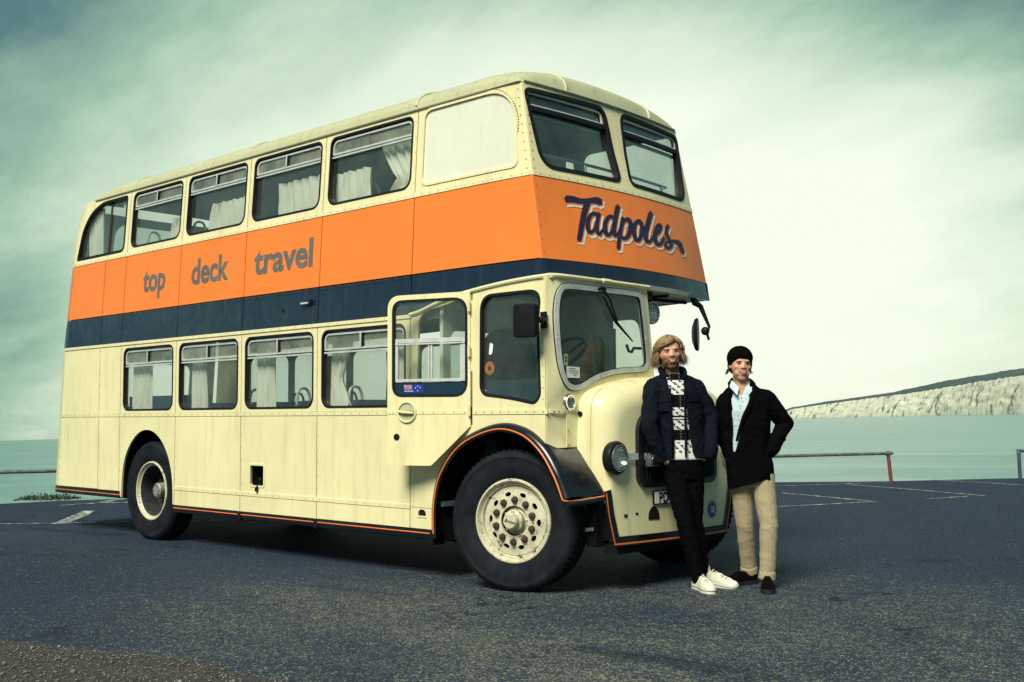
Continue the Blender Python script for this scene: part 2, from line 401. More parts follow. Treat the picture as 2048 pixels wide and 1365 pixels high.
# ------------------------------------------------------------------ chalk headland
def chalk_mat():
    m, nt, N, L, b = newmat('chalk_and_turf'); tc = N.new('ShaderNodeTexCoord')
    at = N.new('ShaderNodeAttribute'); at.attribute_name = 'turf'
    vec = mapping(N, L, (0.010, 0.010, 0.010)); st = mapping(N, L, (0.022, 0.022, 0.020), (radians(35), radians(30), 0))
    ch = mixc(N, L, maprange(N, L, texnoise(N, L, vec, 2.2, 7, 0.65), 0.3, 0.7), (0.60, 0.60, 0.47), (0.80, 0.79, 0.63))
    sc = maprange(N, L, texnoise(N, L, st, 1.0, 8, 0.7, 0.5), 0.53, 0.60)
    ch2 = mixc(N, L, sc, ch, (0.17, 0.20, 0.17))
    sc2 = maprange(N, L, texnoise(N, L, mapping(N, L, (0.045, 0.045, 0.03)), 1.3, 6, 0.7), 0.58, 0.66)
    ch2 = mixc(N, L, sc2, ch2, (0.12, 0.15, 0.14))
    tf = mixc(N, L, maprange(N, L, texnoise(N, L, vec, 1.1, 6, 0.6), 0.35, 0.65), (0.045, 0.075, 0.095), (0.09, 0.12, 0.105))
    e = N.new('ShaderNodeMath'); e.operation = 'ADD'; L.new(at.outputs['Fac'], e.inputs[0]); L.new(maprange(N, L, texnoise(N, L, vec, 4, 5), 0.2, 0.8, -0.22, 0.22), e.inputs[1])
    L.new(mixc(N, L, maprange(N, L, e.outputs[0], 0.46, 0.54), ch2, tf), b.inputs['Base Color']); b.inputs['Roughness'].default_value = 0.95
    b.inputs['Specular IOR Level'].default_value = 0.1
    return m
CL = [(-2682,4907,42.4,56.1),(-2411,4598,51.3,64.8),(-2072,4210,62.3,77.8),(-1601,3657,73.0,89.5),(-1329,3338,79.4,103.7),(-1173,3130,85.0,112.1),
      (-963,2833,89.9,114.4),(-814,2619,92.9,117.1),(-637,2358,95.7,119.0),(-448,2096,97.4,119.3),(-272,1874,95.8,117.0)]
def headland():
    P = catmull([Vector((a, b, c, d)) for a, b, c, d in CL], 26); vs = []; fs = []; tv = []; rows = 44
    m = len(P)
    for i, q in enumerate(P):
        p = Vector((q[0], q[1], 0)); d = (p-Vector((CAMW.x, CAMW.y, 0))); D = d.length; d.normalize()
        taper = min(1, i/18)
        for j in range(rows):
            s = j/(rows-1)
            if s < 0.62:                                   # chalk face
                k = s/0.62; ext = D*0.03*k**1.2; h = q[2]*k**0.85*taper**0.35; t = 0.0 if k < 0.97 else 0.45
                g = noise.fractal(Vector((p.x*0.012, p.y*0.012, k*3.6)), 1.0, 2.0, 5)
                ext += g*15*sin(pi*min(1, k*1.05)) ; h += noise.noise(Vector((p.x*0.02, p.y*0.02, k*5)))*3.5*sin(pi*k)
            else:
                k = (s-0.62)/0.38; ext = D*(0.03+0.09*k); h = q[2]+(q[3]-q[2])*k**0.9; t = 0.55+0.45*min(1, k*4)
                h = h*taper**0.35 + noise.noise(Vector((p.x*0.006, p.y*0.006, 3+k)))*2.0
            if j == rows-1: h += noise.fractal(Vector((p.x*0.03, p.y*0.03, 9)), 1.0, 2.0, 4)*1.6
            w = p + d*ext; vs.append((w.x, w.y, SEA_Z-1.0+h)); tv.append(t)
    for i in range(m-1):
        for j in range(rows-1):
            a = i*rows+j; fs.append((a, a+rows, a+rows+1, a+1))
    # back slope closing the hill
    for i, q in enumerate(P):
        p = Vector((q[0], q[1], 0)); d = (p-Vector((CAMW.x, CAMW.y, 0))); D = d.length; d.normalize(); w = p+d*D*0.3; vs.append((w.x, w.y, SEA_Z-2)); tv.append(1)
    b0 = m*rows
    for i in range(m-1): fs.append((i*rows+rows-1, (i+1)*rows+rows-1, b0+i+1, b0+i))
    o = MB(); o.v = vs; o.f = fs
    me = bpy.data.meshes.new('chalk_headland'); me.from_pydata(vs, [], fs); at = me.attributes.new('turf', 'FLOAT', 'POINT'); at.data.foreach_set('value', tv)
    me.polygons.foreach_set('use_smooth', [True]*len(fs)); me.materials.append(chalk_mat())
    ob = bpy.data.objects.new('chalk_headland', me); COL.objects.link(ob)
    return tag(ob, 'long white chalk cliff with dark turf on top across the water', 'cliff', kind='structure')
LEVEL.add(headland())

# ------------------------------------------------------------------ car park
EDGE = [(-22, -18), (-15.5, -6.5), (-12.9, -0.9), (-12.16, 1.14), (-11.46, 2.74), (-9.6, 6.2), (-7.4, 10.0), (-5.2, 13.4), (-3.35, 15.45), (-1.65, 17.55), (1.0, 20.6), (6, 26), (14, 34), (30, 48)]
LAND = EDGE + [(60, 48), (60, -60), (-40, -60), (-40, -40)]
def asphalt_mat():
    m, nt, N, L, b = newmat('worn_asphalt'); vec = mapping(N, L); st = mapping(N, L, (0.55, 1.0, 1), (0, 0, radians(42)))
    big = maprange(N, L, texnoise(N, L, vec, 0.32, 6, 0.6, 0.5), 0.3, 0.72)
    base = mixc(N, L, big, (0.005, 0.014, 0.040), (0.017, 0.036, 0.076))
    # aggregate: small pale and dark stones
    vo = N.new('ShaderNodeTexVoronoi'); vo.inputs['Scale'].default_value = 105; L.new(vec, vo.inputs['Vector']); vo.inputs['Randomness'].default_value = 1
    sep = N.new('ShaderNodeSeparateColor'); L.new(vo.outputs['Color'], sep.inputs[0])
    stone = mixc(N, L, sep.outputs[0], (0.003, 0.009, 0.025), (0.040, 0.068, 0.106))
    c = mixc(N, L, 0.62, base, stone)
    vo2 = N.new('ShaderNodeTexVoronoi'); vo2.inputs['Scale'].default_value = 34; L.new(vec, vo2.inputs['Vector'])
    sp2 = N.new('ShaderNodeSeparateColor'); L.new(vo2.outputs['Color'], sp2.inputs[0])
    k2 = N.new('ShaderNodeMath'); k2.operation = 'MULTIPLY'; L.new(maprange(N, L, sp2.outputs[0], 0.93, 0.97), k2.inputs[0]); L.new(maprange(N, L, vo2.outputs['Distance'], 0.42, 0.22), k2.inputs[1])
    c = mixc(N, L, k2.outputs[0], c, (0.19, 0.20, 0.185))
    # sandy grains: denser by the bus front, where brighter light is painted into the colour
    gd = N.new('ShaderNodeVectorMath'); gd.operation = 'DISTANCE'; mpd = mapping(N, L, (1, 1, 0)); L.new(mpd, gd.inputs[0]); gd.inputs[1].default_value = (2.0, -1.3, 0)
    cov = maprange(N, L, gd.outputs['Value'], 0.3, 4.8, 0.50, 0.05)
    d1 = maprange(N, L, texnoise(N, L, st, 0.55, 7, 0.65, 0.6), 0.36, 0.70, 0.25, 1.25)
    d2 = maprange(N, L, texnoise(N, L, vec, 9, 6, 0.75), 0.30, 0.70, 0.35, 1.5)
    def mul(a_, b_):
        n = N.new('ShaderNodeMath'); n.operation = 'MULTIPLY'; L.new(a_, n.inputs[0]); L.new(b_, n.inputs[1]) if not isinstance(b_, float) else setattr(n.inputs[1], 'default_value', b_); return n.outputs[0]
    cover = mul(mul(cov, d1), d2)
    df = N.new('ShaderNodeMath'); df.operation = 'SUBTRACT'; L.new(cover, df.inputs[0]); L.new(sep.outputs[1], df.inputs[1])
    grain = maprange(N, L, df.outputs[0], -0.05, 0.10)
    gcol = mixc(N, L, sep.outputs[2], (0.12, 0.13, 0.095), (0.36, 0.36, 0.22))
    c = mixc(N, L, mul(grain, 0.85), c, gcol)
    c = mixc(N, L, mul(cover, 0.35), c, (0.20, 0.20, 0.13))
    # old oil and tar stains
    d3 = maprange(N, L, texnoise(N, L, st, 0.9, 5, 0.6, 0.8), 0.60, 0.68, 0, 0.6)
    c = mixc(N, L, d3, c, (0.006, 0.012, 0.028))
    # cracks
    vc = N.new('ShaderNodeTexVoronoi'); vc.feature = 'DISTANCE_TO_EDGE'; vc.inputs['Scale'].default_value = 0.42
    wr = N.new('ShaderNodeVectorMath'); wr.operation = 'ADD'; nn = N.new('ShaderNodeTexNoise'); nn.inputs['Scale'].default_value = 1.6; nn.inputs['Detail'].default_value = 5; L.new(vec, nn.inputs['Vector'])
    L.new(vec, wr.inputs[0]); L.new(nn.outputs['Color'], wr.inputs[1]); L.new(wr.outputs[0], vc.inputs['Vector'])
    cr = maprange(N, L, vc.outputs['Distance'], 0.007, 0.0); crm = maprange(N, L, texnoise(N, L, vec, 0.5, 3), 0.50, 0.56)
    ck = N.new('ShaderNodeMath'); ck.operation = 'MULTIPLY'; L.new(cr, ck.inputs[0]); L.new(crm, ck.inputs[1])
    c = mixc(N, L, ck.outputs[0], c, (0.008, 0.012, 0.02))
    L.new(c, b.inputs['Base Color']); b.inputs['Roughness'].default_value = 0.85; b.inputs['Specular IOR Level'].default_value = 0.18
    h = N.new('ShaderNodeMath'); h.operation = 'MULTIPLY_ADD'; L.new(vo.outputs['Distance'], h.inputs[0]); h.inputs[1].default_value = -0.8; L.new(texnoise(N, L, vec, 30, 6, 0.7), h.inputs[2])
    bump(N, L, b, h.outputs[0], 0.75, 0.012); return m
def gz(x, y):
    z = 0.05*math.exp(-((x+10.4)/1.3)**2-((y-1.9)/1.1)**2)
    z += 0.02*noise.noise(Vector((x*0.35, y*0.35, 1)))*min(1, max(0, (-x-8.6)/2)) + 0.02*noise.noise(Vector((x*0.3, y*0.3, 5)))*min(1, max(0, (y-6)/4))
    return z
def car_park():
    mb = MB(); vs = densify(LAND, 1.2); n0 = len(vs); es = [(i, (i+1) % n0) for i in range(n0)]
    x = -12.5
    while x < 6:
        y = -7
        while y < 19:
            if inloop((x, y), LAND): vs.append((x+random.uniform(-.1, .1), y+random.uniform(-.1, .1)))
            y += 0.45 if (x < -7 or y > 6) else 1.2
        x += 0.45
    V, E, F, *_ = geometry.delaunay_2d_cdt([Vector(v) for v in vs], es, [], 0, 1e-6)
    fs = [tuple(f) for f in F if inloop((sum(V[i].x for i in f)/3, sum(V[i].y for i in f)/3), LAND)]
    mb.add([(v.x, v.y, gz(v.x, v.y)) for v in V], fs)
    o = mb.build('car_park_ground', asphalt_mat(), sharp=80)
    return tag(o, 'worn blue grey asphalt car park in front of the sea', 'car park', kind='structure')
car_park()
EARTH = simple('earth_bank', (0.10, 0.095, 0.06), 0.95, var=0.35, vscale=3, bumps=0.6, bscale=12)
bk = MB(); ed = densify(EDGE, 1.0)[:-13]
rows = []
for k, (out, dz) in enumerate(((0, 0.0), (0.25, -0.10), (1.5, -1.6), (6, -6), (10, -12))):
    for i, (x, y) in enumerate(ed):
        a = Vector(ed[max(0, i-1)]); b_ = Vector(ed[min(len(ed)-1, i+1)]); t = (b_-a).normalized(); nrm = Vector((-t.y, t.x))
        rows.append((x+nrm.x*out, y+nrm.y*out, (gz(x, y) if k < 2 else 0)+dz+(0.25*noise.noise(Vector((x, y, k))) if k > 1 else 0)-(0.002 if k == 0 else 0)))
n_ = len(ed); bk.add(rows, [(k*n_+i, k*n_+i+1, (k+1)*n_+i+1, (k+1)*n_+i) for k in range(4) for i in range(n_-1)])
tag(bk.build('earth_bank', EARTH, sharp=80), 'earth bank falling from the car park edge to the sea', 'bank', kind='structure')

def line_mat():
    m, nt, N, L, b = newmat('worn_white_line_paint'); vec = mapping(N, L)
    f = maprange(N, L, texnoise(N, L, vec, 7, 7, 0.75), 0.49, 0.62)
    L.new(mixc(N, L, f, (0.09, 0.11, 0.12), (0.62, 0.64, 0.52)), b.inputs['Base Color']); b.inputs['Roughness'].default_value = 0.8
    bump(N, L, b, texnoise(N, L, vec, 60, 4), 0.4); return m
LINEM = line_mat()
for a, b_, w in (((-9.6, -1.32), (-6.5, 2.24), 0.07), ((-8.12, 0.22), (-9.45, 1.30), 0.20), ((-10.5, 1.35), (-9.9, 3.1), 0.10), ((-10.3, 1.9), (-11.2, 2.7), 0.16),
             ((-2.6, 7.4), (-1.51, 10.06), 0.07), ((-3.5, 10.75), (-1.61, 10.10), 0.09), ((-3.7, 13.68), (-0.62, 12.24), 0.10), ((-2.9, 16.0), (-0.5, 15.30), 0.10),
             ((-5.0, 11.2), (-3.3, 15.0), 0.07), ((-1.08, 11.0), (-0.78, 12.0), 0.07)):
    a = Vector(a); b_ = Vector(b_); L_ = (b_-a).length; t = (b_-a)/L_; nn = Vector((-t.y, t.x)); k = max(2, int(L_/0.25)); mb = MB(); vs = []
    for i in range(k+1):
        p = a+t*(L_*i/k)
        for s in (-1, 1):
            q = p+nn*(s*w/2*(1+0.25*noise.noise(Vector((p.x*3, p.y*3, s*7))))); vs.append((q.x, q.y, gz(q.x, q.y)+0.006))
    mb.add(vs, [(2*i, 2*i+2, 2*i+3, 2*i+1) for i in range(k)])
    o = mb.build('parking_line', LINEM, sharp=80)
    tag(o, 'worn white painted bay line on the car park', 'road marking', group='bay lines', kind='structure')

# gravel verge in the near left corner
def gravel_mat():
    m, nt, N, L, b = newmat('brown_gravel'); vec = mapping(N, L)
    vo = N.new('ShaderNodeTexVoronoi'); vo.inputs['Scale'].default_value = 55; L.new(vec, vo.inputs['Vector'])
    sep = N.new('ShaderNodeSeparateColor'); L.new(vo.outputs['Color'], sep.inputs[0])
    c = mixc(N, L, sep.outputs[0], (0.016, 0.018, 0.022), (0.085, 0.080, 0.072))
    c = mixc(N, L, maprange(N, L, texnoise(N, L, vec, 4, 6, 0.7), 0.4, 0.65, 0, 0.6), c, (0.045, 0.040, 0.036))
    L.new(c, b.inputs['Base Color']); b.inputs['Roughness'].default_value = 0.95
    h = N.new('ShaderNodeMath'); h.operation = 'MULTIPLY_ADD'; L.new(vo.outputs['Distance'], h.inputs[0]); h.inputs[1].default_value = -1.0; L.new(texnoise(N, L, vec, 25, 6, 0.7), h.inputs[2])
    bump(N, L, b, h.outputs[0], 0.9, 0.02); return m
GR = [(-2.6, -3.9), (-1.6, -3.55), (-1.05, -3.43), (-0.77, -3.27), (-0.45, -3.2), (-0.10, -3.12), (0.15, -3.0), (0.34, -2.92), (0.6, -2.93), (0.81, -2.90), (1.07, -2.92), (1.5, -3.0), (2.2, -3.4), (2.8, -4.5), (2.5, -7), (-3, -8), (-5, -5)]
GL = []
for p in densify(GR, 0.06): GL.append((p[0]+0.10*noise.noise(Vector((p[0]*3.5, p[1]*3.5, 0)))+0.045*noise.noise(Vector((p[0]*19, p[1]*19, 2))), p[1]+0.10*noise.noise(Vector((p[0]*3.5, p[1]*3.5, 8)))+0.045*noise.noise(Vector((p[0]*19, p[1]*19, 5)))))
mb = sheet(MB(), GL, [], lambda u, v, d: (u, v, 0.012-d+0.010*noise.noise(Vector((u*6, v*6, 3)))), 0, 0.02, 1.0, 0.25)
tag(mb.build('gravel_verge', gravel_mat(), sharp=80), 'patch of loose brown gravel lapping over the asphalt', 'gravel', kind='stuff')
PEB = simple('pebble_stone', (0.16, 0.16, 0.145), 0.9, var=0.55, vscale=9)
mb = MB(); rng = random.Random(3)
for i in range(5200):
    x = rng.uniform(-2.2, 2.6); y = rng.uniform(-4.6, -2.6)
    ing = inloop((x, y), GL)
    if not ing and rng.random() > 0.30*math.exp(-min((x-a)**2+(y-b)**2 for a, b in GL[::6])*40)+0.05: continue
    r = rng.uniform(0.003, 0.008) * (2.2 if rng.random() > 0.985 else 1) * (1 if ing else 0.7)
    mb.ball((x, y, (0.014 if ing else 0.002)+r*0.3), (r*rng.uniform(.8, 1.3), r*rng.uniform(.8, 1.3), r*0.75), 5, 3, Matrix.Rotation(rng.uniform(0, 3), 3, 'Z'))
for i in range(700):
    x = rng.uniform(-1, 5); y = rng.uniform(-4.8, 1.0); r = rng.uniform(0.0025, 0.006)
    mb.ball((x, y, r*0.4), (r*rng.uniform(.8, 1.3), r, r*0.7), 5, 3)
tag(mb.build('loose_pebbles', PEB, sharp=80), 'loose pebbles scattered over gravel and asphalt', 'pebbles', kind='stuff')

# ------------------------------------------------------------------ guard rails along the edge
RAILM = simple('weathered_grey_rail', (0.05, 0.075, 0.095), 0.6, 0.2, 0.3, 5)
RAILW = simple('flaking_rail_paint', (0.10, 0.12, 0.125), 0.6, 0.1, 0.6, 9)
REDP = simple('red_oxide_post', (0.17, 0.035, 0.025), 0.7, 0, 0.4, 12)
def rail(label, P, posts, red):
    e = empty('guard_rail', (P[0][0], P[0][1], gz(*P[0][:2])))
    off = e.location
    mb = MB(); pts = [Vector(p)-off for p in P]
    mb.tube(pts, 0.032, 10); mb.build('rail_pipe', RAILW if red else RAILM, e)
    for j, (x, y, zt, lean) in enumerate(posts):
        g = gz(x, y)-0.05; b_ = Vector((x, y, g))-off; t = Vector((x+lean[0], y+lean[1], zt-0.03))-off
        MB().tube([b_, t], 0.036, 10).build('post', REDP if red else RAILM, e)
        MB().tube([t+Vector((0, 0, -0.03)), t+Vector((0, 0, 0.068))], 0.044, 10).build('collar', RAILW, e)
    tag(e, label, 'railing', 'tubular rails along the car park edge')
    return e
rail('grey tubular rail ending at a leaning red post, right of the men', [(-12.9, -0.6, 0.51), (-12.02, 1.72, 0.50), (-9.7, 5.9, 0.53), (-7.3, 9.0, 0.55), (-5.35, 12.2, 0.53), (-4.4, 13.55, 0.55), (-3.36, 14.78, 0.57), (-3.28, 14.88, 0.575)],
     [(-3.30, 14.83, 0.575, (-0.05, 0.0)), (-7.3, 9.0, 0.55, (0, 0)), (-10.6, 4.3, 0.52, (0, 0))], True)
rail('dark blue rail post at the right edge of the photo', [(-1.72, 17.5, 0.57), (0.4, 19.6, 0.57), (2.5, 22, 0.57)], [(-1.71, 17.50, 0.57, (-0.01, 0)), (0.4, 19.6, 0.57, (0, 0))], False)

# ------------------------------------------------------------------ scrub on the edge
LEAF = simple('scrub_leaf', (0.022, 0.040, 0.020), 0.7, var=0.5, vscale=4)
TWIG = simple('scrub_twig', (0.03, 0.03, 0.022), 0.9)
def scrub(x, y, w, h, label, seed):
    rg = random.Random(seed); e = empty('scrub_bush', (x, y, gz(x, y))); mb = MB(); tw = MB()
    for k in range(int(620*w)):
        a = rg.uniform(0, 2*pi); rr = sqrt(rg.random()); px = w*0.5*rr*cos(a); py = w*0.3*rr*sin(a)
        top = h*(1-0.85*rr**1.5)*(0.55+0.6*abs(noise.noise(Vector((px*6+seed, py*6, 0)))+0.35))
        p = Vector((px*0.74, px*0.67+py, max(0.005, top*rg.random()**0.6))); s = rg.uniform(0.012, 0.03)
        d = Vector((rg.uniform(-1, 1), rg.uniform(-1, 1), rg.uniform(0.0, 1))).normalized(); q = d.orthogonal().normalized()
        mb.add([p, p+d*s+q*s*0.4, p+d*s*2.2, p+d*s-q*s*0.4], [(0, 1, 2, 3)])
    for k in range(int(26*w)):
        px = rg.uniform(-.4, .4)*w; l = h*rg.uniform(0.6, 1.25); b_ = Vector((px*0.74, px*0.67, 0)); dx = rg.uniform(-.1, .1)
        tw.tube([b_, b_+Vector((dx*.5, dx*.3, l*.6)), b_+Vector((dx, dx*.8, l))], [0.005, 0.004, 0.002], 4)
    mb.build('foliage', LEAF, e, fix=False); tw.build('stem', TWIG, e)
    return tag(e, label, 'bush', 'scrub on the car park edge')
scrub(-12.15, 1.92, 0.95, 0.125, 'low dark scrub bush with twigs on the car park edge behind the bus', 4)
scrub(-12.75, 0.55, 0.9, 0.10, 'dark scrub cut off by the left edge of the photo', 9)
